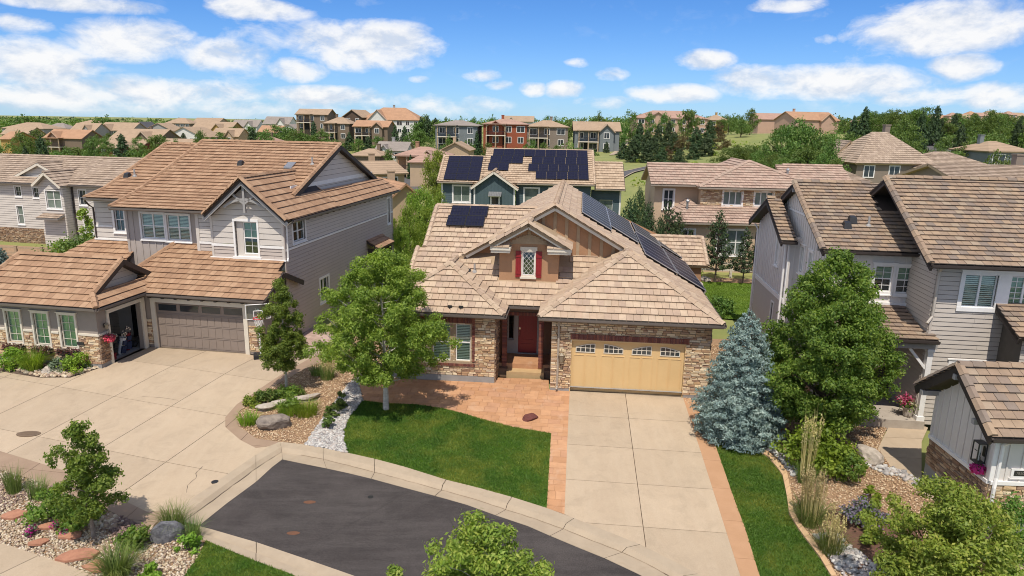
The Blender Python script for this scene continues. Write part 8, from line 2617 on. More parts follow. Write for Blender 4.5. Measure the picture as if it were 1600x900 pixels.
grass_clump('daylily', 'arching bright green daylily clump right above the grey boulder', at_ground(-8.35, 26.5), 260, .42, .75, .75, .03, L_LIME, 61, 'plant')
grass_clump('daylily', 'arching daylily clump left of the grey boulder', at_ground(-10.45, 25.75), 220, .35, .6, .75, .03, L_LIME, 62, 'plant')
grass_clump('daylily', 'arching daylily clump between garden wall and grey boulder', at_ground(-9.1, 26.55), 220, .38, .68, .75, .03, L_LIME, 63, 'plant')
grass_clump('ornamental_grass', 'big fountain of green grass blades under the left windows', at_ground(-22.2, 30.5), 420, .35, 1.25, .8, .03, L_LIME, 64)
grass_clump('ornamental_grass', 'tall feather reed grass with straw stems at the lawn bend', at_ground(10.3, 21.9), 260, .28, .9, .6, .018, L_GRASS, 65, stems=60, stem_h=2.5)
grass_clump('ornamental_grass', 'straw and green grass clump leaning over the lawn edging', at_ground(9.55, 19.7), 420, .35, 1.05, .8, .02, L_GRASS, 66, stems=130, stem_h=1.9)
grass_clump('ornamental_grass', 'lower green grass clump beside the lawn edging', at_ground(9.6, 18.3), 360, .32, .95, .75, .018, L_GRASS, 67, stems=50, stem_h=1.3)
grass_clump('ornamental_grass', 'dark upright grass clump at the left frame edge', at_ground(-16.5, 20.9), 260, .22, 1.0, .35, .016, L_GRASS, 68)
grass_clump('ornamental_grass', 'lighter grass clump right of the dark upright one', at_ground(-15.5, 20.6), 260, .25, .9, .5, .016, L_GRASS, 69)
grass_clump('ornamental_grass', 'pale grass clump behind the dark blue boulder', at_ground(-10.3, 19.05), 360, .30, .95, .75, .018, L_GRASS, 70)
grass_clump('ornamental_grass', 'fine pale grass right of the dark blue boulder', at_ground(-9.5, 18.65), 200, .2, .7, .75, .016, L_GRASS, 71)
grass_clump('ornamental_grass', 'wide striped grass fountain at the bottom frame edge', at_ground(-10.75, 16.75), 420, .30, 1.05, .85, .028, L_GRASS, 72)
grass_clump('ornamental_grass', 'straw grass clump under the broad lawn tree', at_ground(-8.4, 30.0), 300, .3, .9, .7, .016, L_GRASS, 73, stems=40, stem_h=1.3)
grass_clump('ornamental_grass', 'green grass clump left of the straw clump under the lawn tree', at_ground(-9.0, 30.4), 240, .25, .7, .7, .016, L_GRASS, 74)
for i, (x, y) in enumerate(((-13.4, 18.75), (-13.9, 18.9), (-14.35, 18.6))):
    shrub('pink_flowers', ('pink flower tuft nearest the young tree trunk', 'pink flower tuft above the orange flagstones', 'leftmost pink flower tuft by the flagstones')[i], at_ground(x, y), .20, .32, 90, .03, L_SAGE, 80 + i, 'flowers', flowers=L_PINK, nfl=110, fl=.03)

# bushes between and behind the houses
shrub('shrub', 'dark green hedge bush behind the left roofs', (-35.2, 56, -.3), 2.6, 2.1, 3800, .11, L_MID, 90)
shrub('shrub', 'yellow green bush behind the front wing roof', (-37.8, 57.5, -.3), 1.6, 1.3, 1800, .11, L_LIME, 91)
shrub('shrub', 'dark shrub at the lower corner of the back lawn', (12.9, 42.0, .1), 1.1, 1.0, 1800, .08, L_MID, 92)
shrub('shrub', 'straggly shrub by the cream rail fence', (12.9, 50.0, .5), .9, 1.1, 1200, .08, L_OLIVE, 93)

make_tree('slim_tree', 'thin leafy sapling against the pale grey house at the left', 'tree', (-38.0, 61.3, -.5), Prof(.5, 4.2, [(0, .5), (.3, .75), (.7, .55), (1, .1)]), 30, 40, .3, .12, L_OLIVE, M_BARK, .05, 44, limbs=14)
spruce('blue_spruce', 'blue spruce cut by the left frame edge behind the front wing roof', (-37.9, 50.0, 0), 2.3, 1.1, 9, dens=.9, whorls=14, leaf=.11)

# ------------------------------------------------------------------ small things near the houses
def flower_box(label, W3, w, seed):
    r = np.random.default_rng(seed)
    root = thing('flower_box', label, 'flower box', W3, -9.5, 'flower boxes under the left windows')
    obj('box', MB().box(-w / 2, w / 2, -.26, -.02, -.22, .0), M_DARK, root)
    p = r.uniform((-w / 2 - .05, -.36, -.16), (w / 2 + .05, 0, .12), (420, 3))
    obj('foliage', leaf_mesh('foliage', p, .055, L_FLBOX, None, .6, r), L_FLBOX, root)
    return root


LM = Matrix.Translation((-13.28, 33.17, 0)) @ Matrix.Rotation(rad(-9.5), 4, 'Z')
for a, lb in ((2.1, 'maroon flower box under the leftmost shaded window'), (3.6, 'maroon flower box under the middle shaded window'), (5.02, 'maroon flower box under the right shaded window')):
    q = LM @ Vector((-12 + a, -3.36, .80))
    flower_box(lb, q, .95, int(a * 10))


def hanging_basket(label, loc, R, m, seed, leafm):
    r = np.random.default_rng(seed)
    root = thing('hanging_basket', label, 'hanging basket', loc, 0)
    obj('bowl', MB().lathe([(.03, -R * .8), (R * .5, -R * .7), (R * .8, -.1 * R), (R * .85, 0)], 12), M_DARK, root)
    hm = MB()
    for k in range(3):
        t = 2.1 * k
        hm.tube([(R * .8 * math.cos(t), R * .8 * math.sin(t), 0), (0, 0, R * 2.2)], .008, 4)
    hm.tube([(0, 0, R * 2.2), (0, 0, R * 2.6), (0, R * 1.4, R * 2.6)], .012, 5)
    obj('hanger', hm, M_BLACK, root)
    d = r.normal(0, 1, (420, 3))
    d /= np.linalg.norm(d, axis=1, keepdims=True)
    p = d * R * r.uniform(.6, 1.1, (420, 1)) * np.array((1, 1, .8))
    obj('flowers', leaf_mesh('flowers', p, R * .24, m, d, .8, r), m, root)
    p2 = d[:200] * R * .75
    obj('foliage', leaf_mesh('foliage', p2, R * .2, leafm, d[:200], .6, r), leafm, root)


q = LM @ Vector((-5.2, -2.95, 1.38))
hanging_basket('crimson flower basket hanging at the open garage corner', q, .23, L_REDFL, 5, L_MID)
hanging_basket('magenta flower basket hanging below the black lantern', (13.98, 18.95, 1.78), .19, L_PINK, 6, L_MID)

# golf bags and clutter in the open garage
def golf_bag(label, loc, yaw, m1, m2, tilt=14):
    root = thing('golf_bag', label, 'golf bag', loc, yaw, 'golf bags in the open garage')
    root.rotation_euler = (rad(tilt), rad(5), rad(yaw))
    obj('body', MB().lathe([(.13, 0), (.15, .05), (.135, .5), (.15, .84), (.165, .9), (.15, .9), (.13, .80)], 14), m1, root)
    obj('pocket', MB().box(-.12, .12, -.22, -.13, .10, .48).box(-.10, .10, -.20, -.13, .54, .76), m2, root)
    cl = MB()
    for k in range(7):
        t = k * .9
        x, y = .08 * math.cos(t), .08 * math.sin(t)
        cl.tube([(x, y, .5), (x * 1.2, y * 1.2, 1.08 + .05 * (k % 3))], .012, 5)
        cl.box(x * 1.2 - .035, x * 1.2 + .035, y * 1.2 - .05, y * 1.2 + .03, 1.06 + .05 * (k % 3), 1.13 + .05 * (k % 3))
    obj('clubs', cl, M_METAL, root)['kind'] = 'stuff'
    obj('strap', MB().tube([(-.15, .02, .2), (-.27, .02, .45), (-.15, .02, .75)], .02, 5), m2, root)


M_NAVY = mat('navy cloth', (0.02, 0.03, 0.07), (0.03, 0.04, 0.09), 6, .8)
M_LTGREY = mat('pale grey cloth', (0.55, 0.57, 0.60), (0.48, 0.50, 0.53), 6, .7)
M_BURG = mat('burgundy cloth', (0.20, 0.02, 0.03), (0.15, 0.015, 0.02), 6, .8)
golf_bag('pale grey and navy golf bag standing in the open garage', LM @ Vector((-6.05, -1.35, .02)), 70, M_LTGREY, M_NAVY)
golf_bag('burgundy golf bag standing behind the pale one', LM @ Vector((-6.15, -.75, .02)), 60, M_BURG, M_NAVY, 4)
golf_bag('black golf bag leaning at the left in the open garage', LM @ Vector((-6.1, -1.9, .02)), 80, M_BLACK, M_DARK, 10)
o = obj('storage_bin', MB().box(-.3, .3, -.2, .2, 0, .26).box(-.32, .32, -.22, .22, .26, .30), M_BURG)
o.location = LM @ Vector((-5.95, -2.3, .02))
tag(o, 'low red storage bin on the garage floor', 'storage bin')
o = obj('sports_bag', MB().tube([(-.35, 0, .14), (-.3, 0, .16), (.3, 0, .16), (.35, 0, .14)], [.08, .15, .15, .08], 10).tube([(-.15, -.14, .2), (0, -.22, .32), (.15, -.14, .2)], .015, 5), M_DARK)
o.location = LM @ Vector((-6.3, -.3, .02))
tag(o, 'dark sports bag by the right garage wall', 'bag')


def basketball_hoop():
    root = thing('basketball_hoop', 'basketball hoop with clear backboard and white net beside the taupe garage door', 'basketball hoop', LM @ Vector((1.05, -.5, 0)), 20)
    obj('base', MB().box(-.35, .35, -.1, .5, 0, .18), M_DARK, root)
    obj('pole', MB().tube([(0, .25, .1), (0, .22, 2.2), (0, -.1, 2.55)], .045, 8), M_WHITE, root)
    fr = MB()
    for a, b in (((-.55, 2.1), (.55, 2.1)), ((-.55, 2.82), (.55, 2.82)), ((-.55, 2.1), (-.55, 2.82)), ((.55, 2.1), (.55, 2.82)), ((-.2, 2.2), (.2, 2.2)), ((-.2, 2.5), (.2, 2.5)), ((-.2, 2.2), (-.2, 2.5)), ((.2, 2.2), (.2, 2.5))):
        fr.tube([(a[0], -.2, a[1]), (b[0], -.2, b[1])], .022, 6)
    fr.tube([(-.1, -.18, 2.6), (0, .2, 2.2)], .02, 5)
    bb = obj('backboard_frame', fr, M_WHITE, root)
    obj('backboard', MB().box(-.53, .53, -.205, -.195, 2.12, 2.80), M_GLASS, bb)
    ring = MB()
    n = 18
    for k in range(n):
        t0, t1 = 2 * math.pi * k / n, 2 * math.pi * (k + 1) / n
        ring.tube([(.235 * math.cos(t0), -.47 + .235 * math.sin(t0), 2.2), (.235 * math.cos(t1), -.47 + .235 * math.sin(t1), 2.2)], .022, 5, False)
    ring.box(-.08, .08, -.25, -.2, 2.14, 2.26)
    obj('rim', ring, mat('red rim', (0.55, 0.04, 0.04), (0.5, 0.03, 0.03), 5, .5), root)
    net = MB()
    for k in range(12):
        for s in (1, -1):
            pts = []
            for j in range(5):
                t = 2 * math.pi * (k + s * j * .5) / 12
                R = .225 - .026 * j
                pts.append((R * math.cos(t), -.47 + R * math.sin(t), 2.18 - .10 * j))
            net.tube(pts, .008, 4, False)
    o = obj('net', net, M_WHITE, root)
    o['kind'] = 'stuff'


basketball_hoop()


def flower_pot():
    r = np.random.default_rng(9)
    root = thing('flower_pot', 'pale pot of pink and cream flowers on the porch ledge', 'flower pot', (16.0, 26.05, .34), 0)
    obj('pot', MB().lathe([(.14, 0), (.17, .05), (.20, .34), (.23, .40), (.20, .40), (.18, .34)], 14), M_BOULDER_P, root)
    p = r.normal(0, (.20, .18, .12), (260, 3)) + np.array((0, 0, .55))
    obj('foliage', leaf_mesh('foliage', p, .055, L_MID, None, .6, r), L_MID, root)
    p = r.normal(0, (.16, .14, .10), (160, 3)) + np.array((-.18, 0, .72))
    obj('flowers', leaf_mesh('flowers', p, .05, L_REDFL, None, .8, r), L_REDFL, root)
    p = r.normal(0, (.16, .14, .08), (90, 3)) + np.array((.06, -.05, .55))
    lm = leafmat('cream petals', [(0.75, 0.68, 0.58), (0.7, 0.6, 0.5)])
    obj('petals', leaf_mesh('petals', p, .045, lm, None, .8, r), lm, root)


flower_pot()


def rail_fence(label, pts, zf, h=1.25, rails=(.55, 1.05), m=M_FENCE, step=2.4):
    root = thing('rail_fence', label, 'fence', (*pts[0], zf(*pts[0])), 0)
    o = Vector((*pts[0], zf(*pts[0])))
    P = resample(pts, max(2, int(sum(math.dist(a, b) for a, b in zip(pts[:-1], pts[1:])) / step) + 1))
    Z = [zf(*p) for p in P]
    for p, z in zip(P, Z):
        q = Vector((p[0], p[1], z)) - o
        obj('post', MB().box(q.x - .09, q.x + .09, q.y - .09, q.y + .09, q.z - .3, q.z + h).box(q.x - .11, q.x + .11, q.y - .11, q.y + .11, q.z + h, q.z + h + .04), m, root)
    for i in range(len(P) - 1):
        for rr in rails:
            a = Vector((P[i][0], P[i][1], Z[i] + rr)) - o
            b = Vector((P[i + 1][0], P[i + 1][1], Z[i + 1] + rr)) - o
            obj('rail', MB().beam(a, b, .05, .15), m, root)


rail_fence('cream two rail fence behind the back lawn', [(11.0, 50.9), (13.6, 50.7), (16, 50.4), (24, 50.2)], lambda x, y: ground_z(x, y), 1.2)
rail_fence('tan rail fence in front of the stone base at the far left', [(-47, 58.5), (-43, 58), (-36, 57), (-30, 56)], lambda x, y: ground_z(x, y), 1.0, (.45, .9), M_TIMBER)
fr_ = thing('picket_fence', 'short dark wooden picket fence at the far left edge', 'fence', (-47.5, 60, ground_z(-47.5, 60)), -8)
for i in range(16):
    obj('picket', MB().prism([(-2 + i * .28, 0, 0), (-1.76 + i * .28, 0, 0), (-1.76 + i * .28, 0, 1.4), (-1.88 + i * .28, 0, 1.55), (-2 + i * .28, 0, 1.4)], (0, -.03, 0)), M_WOODFENCE, fr_)
obj('rail', MB().box(-2, 2.5, .0, .05, .4, .5), M_WOODFENCE, fr_)
obj('rail', MB().box(-2, 2.5, .0, .05, 1.1, 1.2), M_WOODFENCE, fr_)
# ------------------------------------------------------------------ the neighbourhood behind
FW = {'grey': (.33, .32, .31), 'umber': (.20, .15, .11), 'navy': (.05, .06, .08), 'red': (.17, .03, .025), 'white': (.66, .65, .62), 'ochre': (.42, .27, .09),
      'dkbrown': (.11, .075, .055), 'slate': (.19, .215, .225), 'rust': (.30, .085, .045), 'taupe': (.24, .195, .16), 'salmon': (.50, .33, .25),
      'tan': (.46, .34, .23), 'brick': (.33, .19, .12)}
FR = {'tan': (.40, .29, .20), 'orange': (.44, .26, .16), 'grey': (.30, .26, .23), 'dark': (.10, .10, .11), 'pink': (.42, .27, .21)}


def coursemat(name, c):
    """roof seen from afar: courses as fine bands of the tile colour"""
    m = mat(name, c, tuple(k * .82 for k in c), .6, .9, coord='World', spec=.2)
    t = NT(m.node_tree)
    b = t.n['Principled BSDF']
    src = b.inputs['Base Color'].links[0].from_socket
    geo = t.new('ShaderNodeNewGeometry')
    z = t.new('ShaderNodeSeparateXYZ', ins={0: geo.outputs['Position']}).outputs[2]
    f = t.math('FRACT', t.math('MULTIPLY', z, 4.2))
    t.l.new(t.mix(1.0, src, t.ramp(f, [(0.0, (.55, .55, .55)), (.25, (1, 1, 1)), (1, (1.05, 1.05, 1.05))]), 'MULTIPLY'), b.inputs['Base Color'])
    return m


FRM = {k: coursemat('far roof ' + k, v) for k, v in FR.items()}
FWM = {k: mat('far wall ' + k, v, tuple(q * .9 for q in v), .8, .85) for k, v in FW.items()}
_wf, _wp = {}, {}
for key, (ww, wh) in {'n': (1.3, 1.4), 'w': (2.0, 1.4), 'd': (2.0, 2.1)}.items():
    q = MB().box(-ww / 2 - .13, -ww / 2, -.06, 0, -.13, wh + .13).box(ww / 2, ww / 2 + .13, -.06, 0, -.13, wh + .13)
    q.box(-ww / 2, ww / 2, -.06, 0, -.13, 0).box(-ww / 2, ww / 2, -.06, 0, wh, wh + .13).box(-.04, .04, -.05, 0, 0, wh)
    _wf[key] = q.mesh('window')
    _wf[key].materials.append(M_WHITE)
    q = MB().box(-ww / 2, -.04, -.03, 0, 0, wh).box(.04, ww / 2, -.03, 0, 0, wh)
    _wp[key] = q.mesh('pane')
    _wp[key].materials.append(M_GLASS_D)


ORD_R = ['tiny first', 'tiny second', 'tiny third', 'tiny fourth', 'tiny fifth', 'tiny sixth', 'tiny seventh', 'tiny eighth', 'tiny ninth', 'tiny tenth', 'tiny eleventh', 'tiny twelfth', 'tiny thirteenth', 'tiny fourteenth']


def far_house(x, y, z, w, dep, h, rise, kind, yaw, wc, rc, feat, label, seed):
    R = random.Random(seed)
    tile = M_TILE_LB if rc == 'tanr' else None
    grp = None if label else 'small houses along the right ridge'
    H = House('house', label or '%s %s roofed house on the far right ridge' % (ORD_R[seed % 14], {'pink': 'pinkish', 'tan': 'tan', 'orange': 'orange'}[rc]), 'house', (x, y, z), yaw, tile or M_TILE_RIGHT, 0, grp)
    r = H.root
    a, o = w / 2, .5
    wm = FWM[wc]
    zr = h + rise
    body = MB()
    pts = [(-a, 0), (a, 0), (a, dep), (-a, dep)]
    vs = [(p[0], p[1], zz) for zz in (-3, h) for p in pts]
    fs = [(0, 1, 5, 4), (1, 2, 6, 5), (2, 3, 7, 6), (3, 0, 4, 7)]
    k = rise / (dep / 2)
    if kind == 'gable':
        e = h - k * o
        H.plane([(-a - o, -o, e), (a + o, -o, e), (a + o, dep / 2, zr), (-a - o, dep / 2, zr)])
        H.plane([(-a - o, dep / 2, zr), (a + o, dep / 2, zr), (a + o, dep + o, e), (-a - o, dep + o, e)])
        vs += [(a, dep / 2, zr), (-a, dep / 2, zr)]
        fs += [(5, 6, 8), (7, 4, 9)]
    elif kind == 'hip':
        e = h - k * o
        i = min(dep / 2, a * .8)
        H.plane([(-a - o, -o, e), (a + o, -o, e), (a - i, dep / 2, zr), (-a + i, dep / 2, zr)])
        H.plane([(a + o, dep + o, e), (-a - o, dep + o, e), (-a + i, dep / 2, zr), (a - i, dep / 2, zr)])
        H.plane([(a + o, -o, e), (a + o, dep + o, e), (a - i, dep / 2, zr)])
        H.plane([(-a - o, dep + o, e), (-a - o, -o, e), (-a + i, dep / 2, zr)])
    else:
        k2 = rise / a
        e = h - k2 * o
        H.plane([(-a - o, -o, e), (0, -o, zr), (0, dep + o, zr), (-a - o, dep + o, e)])
        H.plane([(0, -o, zr), (a + o, -o, e), (a + o, dep + o, e), (0, dep + o, zr)])
        vs += [(0, 0, zr), (0, dep, zr)]
        fs += [(4, 5, 8), (6, 7, 9)]
    body.add(vs, fs)
    obj('wall', body, wm, r)
    fronts = [(-a, a, 0)]
    if 'g' in feat and kind != 'front':
        gx, gw = a * (.42 if R.random() < .6 else -.42), a * .62
        gr = min(rise * .85, gw * .7)
        e = h - .25
        ov = .4
        H.plane([(gx - gw / 2 - ov, -1.5, e - ov * .7), (gx, -1.5, e + gr), (gx, dep / 2, e + gr), (gx - gw / 2 - ov, dep / 2, e - ov * .7)])
        H.plane([(gx, -1.5, e + gr), (gx + gw / 2 + ov, -1.5, e - ov * .7), (gx + gw / 2 + ov, dep / 2, e - ov * .7), (gx, dep / 2, e + gr)])
        b = MB()
        b.prism([(gx - gw / 2, -1, -3), (gx + gw / 2, -1, -3), (gx + gw / 2, -1, e), (gx, -1, e + gr - .05), (gx - gw / 2, -1, e)], (0, 2, 0))
        obj('gable_bay', b, FWM['umber'] if wc == 'slate' and R.random() < .3 else wm, r)
        fronts = [(-a, gx - gw / 2, 0), (gx - gw / 2, gx + gw / 2, -1), (gx + gw / 2, a, 0)]
        if y < 300:
            H.trim('barge_board', [((gx, -1.46, e + gr - .1), (gx - gw / 2 - ov, -1.46, e - .38)), ((gx, -1.46, e + gr - .1), (gx + gw / 2 + ov, -1.46, e - .38))], .06, .22, M_WHITE if wc in ('red', 'white') else M_CREAM)
    detail = tile is not None
    H.roofs(.2, FRM.get(rc) if not detail else M_TIMBER, detail=detail)
    if 'b' in feat:
        x0, x1 = -a * .85, a * .05
        zb = max(h - 3.0, 1.5)
        obj('balcony_deck', MB().box(x0, x1, -2.4, 0, zb - .22, zb), M_CREAM, r)
        for px in (x0 + .15, (x0 + x1) / 2, x1 - .15):
            obj('post', MB().box(px - .17, px + .17, -2.4, -2.06, -3, zb - .22), M_TIMBER, r)
            obj('post', MB().box(px - .13, px + .13, -2.36, -2.1, zb, h - .2), M_TIMBER, r)
        rl = MB().box(x0, x1, -2.38, -2.32, zb + .92, zb + 1.0)
        for t in np.arange(x0, x1, .3):
            rl.box(t, t + .04, -2.37, -2.33, zb, zb + .92)
        obj('railing', rl, M_BLACK, r)['kind'] = 'stuff'
        obj('deck_recess', MB().box(x0 + .2, x1 - .1, -.02, 0, zb - 2.6, zb - .3), M_DARK, r)
        obj('deck_roof', MB().box(x0 - .2, x1 + .2, -2.7, 0, h - .25, h - .02), FRM.get(rc, FRM['tan']), r)
        H2 = [(x0 + .3, x1 - .2)]
    if 'w' in feat or not label:
        rows_ = [h - 2.15] + ([h - 4.95] if h > 5.2 else [])
        for (s0, s1, yy) in fronts:
            n = max(1, int((s1 - s0) / (3.0 if label else 4.5)))
            if s1 - s0 < 1.9:
                continue
            for zz in rows_:
                for i in range(n):
                    cx = s0 + (s1 - s0) * (i + .5) / n
                    key = R.choice('nnw') if (s1 - s0) / n > 2.6 else 'n'
                    wo = obj('window', _wf[key], None, r, Matrix.Translation((cx, yy - .004, zz)))
                    obj('pane', _wp[key], None, wo)
    if label and y < 280 and R.random() < .5:
        cx = R.uniform(-a * .6, a * .6)
        obj('chimney', MB().box(cx - .35, cx + .35, dep * .55, dep * .55 + .7, h, zr + .9).box(cx - .42, cx + .42, dep * .55 - .07, dep * .55 + .77, zr + .9, zr + 1.05), wm if wc != 'white' else FWM['grey'], r)
    return H


for i, row in enumerate(FAR_HOUSES):
    far_house(*row, i + 1)

for k, pts in enumerate(FAR_ROADS):
    pts = [p for p in pts if p]
    P = resample(pts, 30)
    wd = (3.4, 1.3, 4.0, .9)[k]
    L, Rr = [], []
    for i in range(len(P)):
        d = P[min(i + 1, len(P) - 1)] - P[max(i - 1, 0)]
        d /= np.linalg.norm(d) + 1e-9
        n = np.array((-d[1], d[0]))
        L.append(tuple(P[i] + n * wd))
        Rr.append(tuple(P[i] - n * wd))
    zf = lambda x, y: float(hz(x, y)) + .12
    o = MB()
    for (a_, b_, off, m_, nm) in ((L, Rr, 0.0, mat('far asphalt', (.11, .105, .105), (.09, .085, .085), .4, .9) if k != 3 else M_CONC2, 'far_road'),):
        for i in range(len(P) - 1):
            o.add([(*a_[i], zf(*a_[i])), (*b_[i], zf(*b_[i])), (*b_[i + 1], zf(*b_[i + 1])), (*a_[i + 1], zf(*a_[i + 1]))], [(0, 1, 2, 3)])
        obj(nm, o, m_)['kind'] = 'structure'
    if k != 3:
        for side, e in ((L, 1), (Rr, -1)):
            o = MB()
            for i in range(len(P) - 1):
                za, zb = zf(*side[i]), zf(*side[i + 1])
                c_ = (P[i] - np.array(side[i])) * .16
                o.add([(*side[i], za + .06), (side[i][0] + c_[0], side[i][1] + c_[1], za + .06), (side[i + 1][0] + c_[0], side[i + 1][1] + c_[1], zb + .06), (*side[i + 1], zb + .06)], [(0, 1, 2, 3)])
            obj('kerb', o, M_CONC2)['kind'] = 'structure'


# ---- trees behind: a few modelled trees per kind, copied with their own size and turn
def proto(kind, v):
    r = np.random.default_rng(hash_(kind) * 31 + v)
    if kind in ('dec', 'far', 'big', 'gap', 'rust'):
        pr = {'dec': [(0, .22), (.2, .46), (.5, .5), (.8, .33), (1, .08)], 'far': [(0, .35), (.3, .5), (.7, .42), (1, .1)], 'big': [(0, .3), (.25, .5), (.6, .46), (.85, .3), (1, .1)],
              'gap': [(0, .3), (.3, .5), (.6, .45), (.85, .28), (1, .08)], 'rust': [(0, .4), (.3, .48), (.7, .3), (1, .05)]}[kind]
        nc, per, rc, lf = {'dec': (46, 46, .16, .030), 'far': (24, 26, .2, .055), 'big': (95, 75, .13, .020), 'gap': (95, 80, .13, .018), 'rust': (46, 46, .15, .03)}[kind]
        P = Prof(.12, .97, pr)
        cl, p, o = crown_points(P, nc, per, rc, r, .6, .5, .2)
        cm_ = leaf_mesh('crown', p, lf, {'rust': L_RUST, 'gap': L_ASH, 'big': L_MID}.get(kind, L_MID), o, .6, r)
        tb = MB().tube([(0, 0, -.08), (0, 0, .3), (0, 0, .75)], [.03, .022, .008], 6)
        for c in cl[:8]:
            tb.tube([(0, 0, max(.12, c[2] - .2)), c], [.012, .004], 4, False)
    else:
        pts, outs = [], []
        n = {'con': 4200, 'juniper': 5200, 'pine': 3000}[kind]
        tb = MB().tube([(0, 0, -.06), (0, 0, .95)], [.025, .006], 6)
        wh = {'con': 15, 'juniper': 26, 'pine': 12}[kind]
        for i in range(wh):
            t = i / (wh - 1)
            L = (.5 * (1 - t) ** .75 + .04) * r.uniform(.8, 1.1)
            if kind == 'pine' and t < .15:
                continue
            m = max(5, int(9 * (1 - t * .6)))
            for k in range(m):
                a = 6.283 * k / m + i + r.uniform(-.3, .3)
                l = L * r.uniform(.6, 1.12)
                q = max(4, int(n / wh / m * (l / .26)))
                s = r.uniform(.15, 1, q) ** (.5 if kind != 'pine' else .35)
                c = np.stack((s * l * math.cos(a), s * l * math.sin(a), .06 + .9 * t + (.10 if kind == 'juniper' else .035) * s - (.06 * s * l if kind == 'con' else -.05 * s * s)), 1)
                c += r.normal(0, (.035, .035, .014), (q, 3))
                pts.append(c)
                outs.append(np.tile((math.cos(a), math.sin(a), .5), (q, 1)))
                if kind == 'pine':
                    tb.tube([(0, 0, .04 + .9 * t), (l * math.cos(a), l * math.sin(a), .1 + .9 * t)], [.009, .003], 4, False)
        cm_ = leaf_mesh('crown', np.vstack(pts), {'con': .036, 'juniper': .022, 'pine': .026}[kind], L_DARK, np.vstack(outs), .45, r, .2)
    tm_ = tb.mesh('trunk')
    tm_.materials.append(M_BARK_D)
    return cm_, tm_


def hash_(s):
    return sum((i + 1) * ord(c) for i, c in enumerate(s)) % 997


NVAR = {'dec': 6, 'far': 2, 'big': 4, 'gap': 3, 'rust': 1, 'con': 4, 'juniper': 2, 'pine': 2}
PROT = {k: [proto(k, v) for v in range(n)] for k, n in NVAR.items()}
TREE_TXT = {
    ('hillside belt', 'dec'): ('leafy_tree', 'leafy green tree in the belt climbing the slope left of the grassy hill'),
    ('hillside belt', 'con'): ('conifer', 'dark conifer in the belt on the slope left of the grassy hill'),
    ('hillside belt', 'rust'): ('conifer', 'rusty brown tree among the conifers left of the grassy hill'),
    ('dark clump', 'big'): ('leafy_tree', 'big dark green tree in the clump above the pink tiled roof'),
    ('right belt', 'dec'): ('leafy_tree', 'leafy green tree in the wood on the right slope'),
    ('right belt', 'big'): ('leafy_tree', ''),
    ('right belt', 'con'): ('conifer', 'dark conifer in the wood on the right slope'),
    ('roof edge trees', 'dec'): ('leafy_tree', 'single green tree standing beside the layered tan roofs'),
    ('valley trees', 'dec'): ('leafy_tree', 'green tree among the valley houses below the hilltop'),
    ('valley trees', 'con'): ('conifer', 'pointed dark conifer among the valley houses below the hilltop'),
    ('left trees', 'dec'): ('leafy_tree', 'green tree between the far houses on the left'),
    ('left trees', 'con'): ('conifer', 'dark conifer between the far houses on the left'),
    ('skyline trees', 'far'): ('leafy_tree', 'dark round tree standing on the far skyline'),
    ('gap trees', 'gap'): ('leafy_tree', 'fresh green tree in the gap between terracotta and tan roofs'),
    ('yard evergreens', 'juniper'): ('juniper', 'dense dark evergreen behind the right solar slope'),
    ('yard evergreens', 'pine'): ('pine_tree', 'open branched young pine in front of the tan stucco house')}
import re


def tree_label(x, y, h, w, kind, lb, stand):
    """say where a tree stands by the nearest described house"""
    if stand in ('dark clump', 'gap trees', 'yard evergreens', 'roof edge trees'):
        best = lb
    best, bd = None, 1e9
    for r_ in LANDMARKS:
        d = math.hypot((x / y - r_[0] / r_[1]) * 260, (y - r_[1]) * .35)
        if d < bd:
            best, bd = r_, d
    side = (x / y - best[0] / best[1]) * best[1]
    rel = 'left of' if side < -best[2] * .5 else 'right of' if side > best[2] * .5 else 'in front of' if y < best[1] else 'behind'
    what = {'con': 'conifer', 'rust': 'rusty conifer', 'juniper': 'evergreen', 'pine': 'young pine'}.get(kind, 'leafy tree')
    size = 'slim' if h > 1.9 * w else 'tall' if h > 7.5 else 'small' if h < 4.5 else 'rounded'
    return '%s %s %s the %s' % (size, what, rel, best[3])


def short(lb):
    return ' '.join(re.split(r' (?:at the|on |among|behind|left of|right of|above|below|half|beside|in the|running|directly|standing|between)', lb)[0].split()[:6])


LANDMARKS = [(r_[0], r_[1], r_[3], short(r_[-1])) for r_ in FAR_HOUSES if r_[-1]] + [(-1, 72, 16, 'teal house'), (18, 54, 12, 'tan stucco house'), (-13, 40, 6, 'large warm grey house'), (30, 130, 14, 'grassy slope')]
nt = 0
BY_LABEL = {}
for (stand, kind), txt in FAR_TREES.items():
    nm, lb = TREE_TXT[(stand, kind)]
    for s in txt.split(';'):
        x, y, z, h, w = map(float, s.split())
        cme, tme = PROT[kind][nt % NVAR[kind]]
        nt += 1
        lab = tree_label(x, y, h, w, kind, lb, stand)
        t = thing(nm, lab, 'tree', (x, y, z), (nt * 67) % 360, 'trees, ' + lab.split(' ', 1)[1])
        BY_LABEL.setdefault(lab, []).append(t)
        t.scale = (w, w, h)
        obj('crown', cme, None, t)
        obj('trunk', tme, None, t)

ORD = ['leftmost', 'second from left', 'third from left', 'fourth from left', 'fifth from left', 'sixth from left', 'seventh from left', 'eighth from left', 'ninth from left', 'tenth from left']
for lab, ts in BY_LABEL.items():
    if len(ts) > 1:
        for i, t in enumerate(sorted(ts, key=lambda t: t.location.x / t.location.y)):
            t['label'] = ('rightmost ' if i == len(ts) - 1 else ORD[min(i, 9)] + ' ') + lab

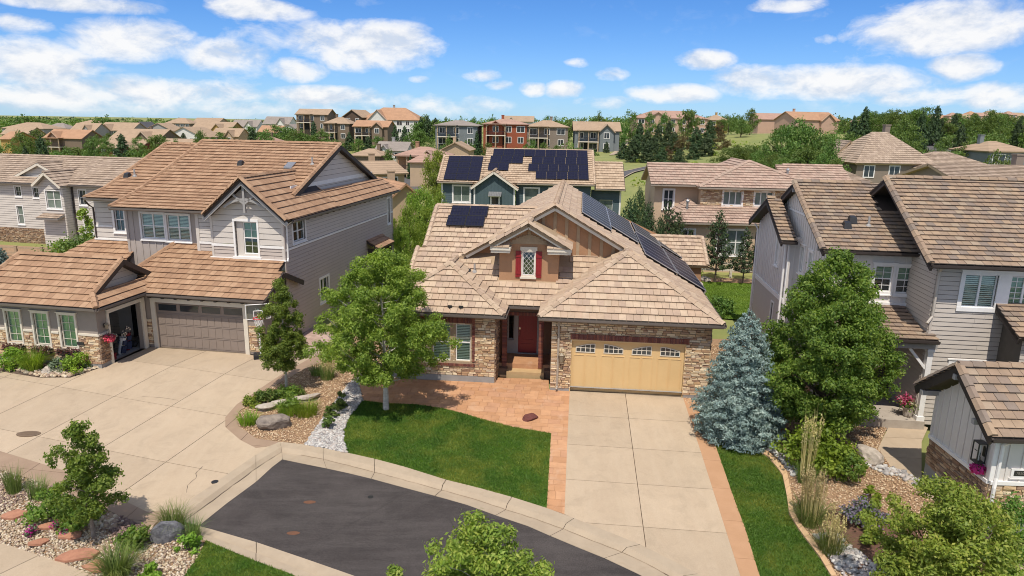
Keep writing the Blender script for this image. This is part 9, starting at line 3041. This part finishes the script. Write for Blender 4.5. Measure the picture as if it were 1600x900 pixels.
# undergrowth between the far houses, and the wooded horizon
def clumps(name, xy, per, rc, leaf, lm, flat=.7):
    n = len(xy)
    z = hz(xy[:, 0], xy[:, 1])
    rs = rc * rng.uniform(.5, 1.4, n)
    d = rng.normal(0, 1, (n, per, 3))
    d /= np.linalg.norm(d, axis=2, keepdims=True)
    p = d * (rs[:, None, None] * rng.uniform(.3, 1, (n, per, 1)) ** .5) * np.array((1, 1, flat))
    p += np.stack((xy[:, 0], xy[:, 1], z + rs * flat * .7), 1)[:, None, :]
    o = obj(name, leaf_mesh(name, p.reshape(-1, 3), leaf, lm, d.reshape(-1, 3), .6), lm)
    o['kind'] = 'stuff'


HB = [(r_[0], r_[1] + r_[4] / 2, max(r_[3], r_[4]) * .62) for r_ in FAR_HOUSES]


def scatter(n, x0, x1, y0, y1, keep=lambda x, y: True):
    out = []
    while len(out) < n:
        x, y = rng.uniform(x0, x1), rng.uniform(y0, y1)
        x *= y / y1
        if keep(x, y) and all((x - a) ** 2 + (y - b) ** 2 > c * c for a, b, c in HB):
            out.append((x, y))
    return np.array(out)


rd = [np.array([p for p in q if p]) for q in FAR_ROADS]
clear = lambda x, y: all(np.min(np.hypot(*(resample([tuple(p) for p in q], 40) - (x, y)).T)) > 6 for q in rd)
meadow = lambda x, y: clear(x, y) and not (.20 < x / y < .44 and 60 < y < 250) and not (y < 120 and .02 < x / y < .24)
clumps('undergrowth', scatter(520, -190, 30, 84, 270, meadow), 60, 1.7, .26, L_MID)
clumps('undergrowth', scatter(150, 60, 190, 90, 260, meadow), 60, 1.8, .27, L_MID)
clumps('undergrowth', scatter(70, 30, 110, 90, 250, clear), 45, 1.0, .2, L_OLIVE)
clumps('distant_woodland', scatter(900, -700, 300, 400, 950), 26, 4.0, .95, L_MID, .8)
clumps('distant_woodland', scatter(260, 230, 560, 330, 520), 28, 3.6, .95, L_MID, .8)
clumps('distant_woodland', scatter(140, 230, 560, 330, 520), 28, 3.4, .9, L_DARK, 1.1)
clumps('distant_woodland', scatter(500, -2500, 2500, 1200, 2800), 22, 8, 2.6, L_DARK, .6)
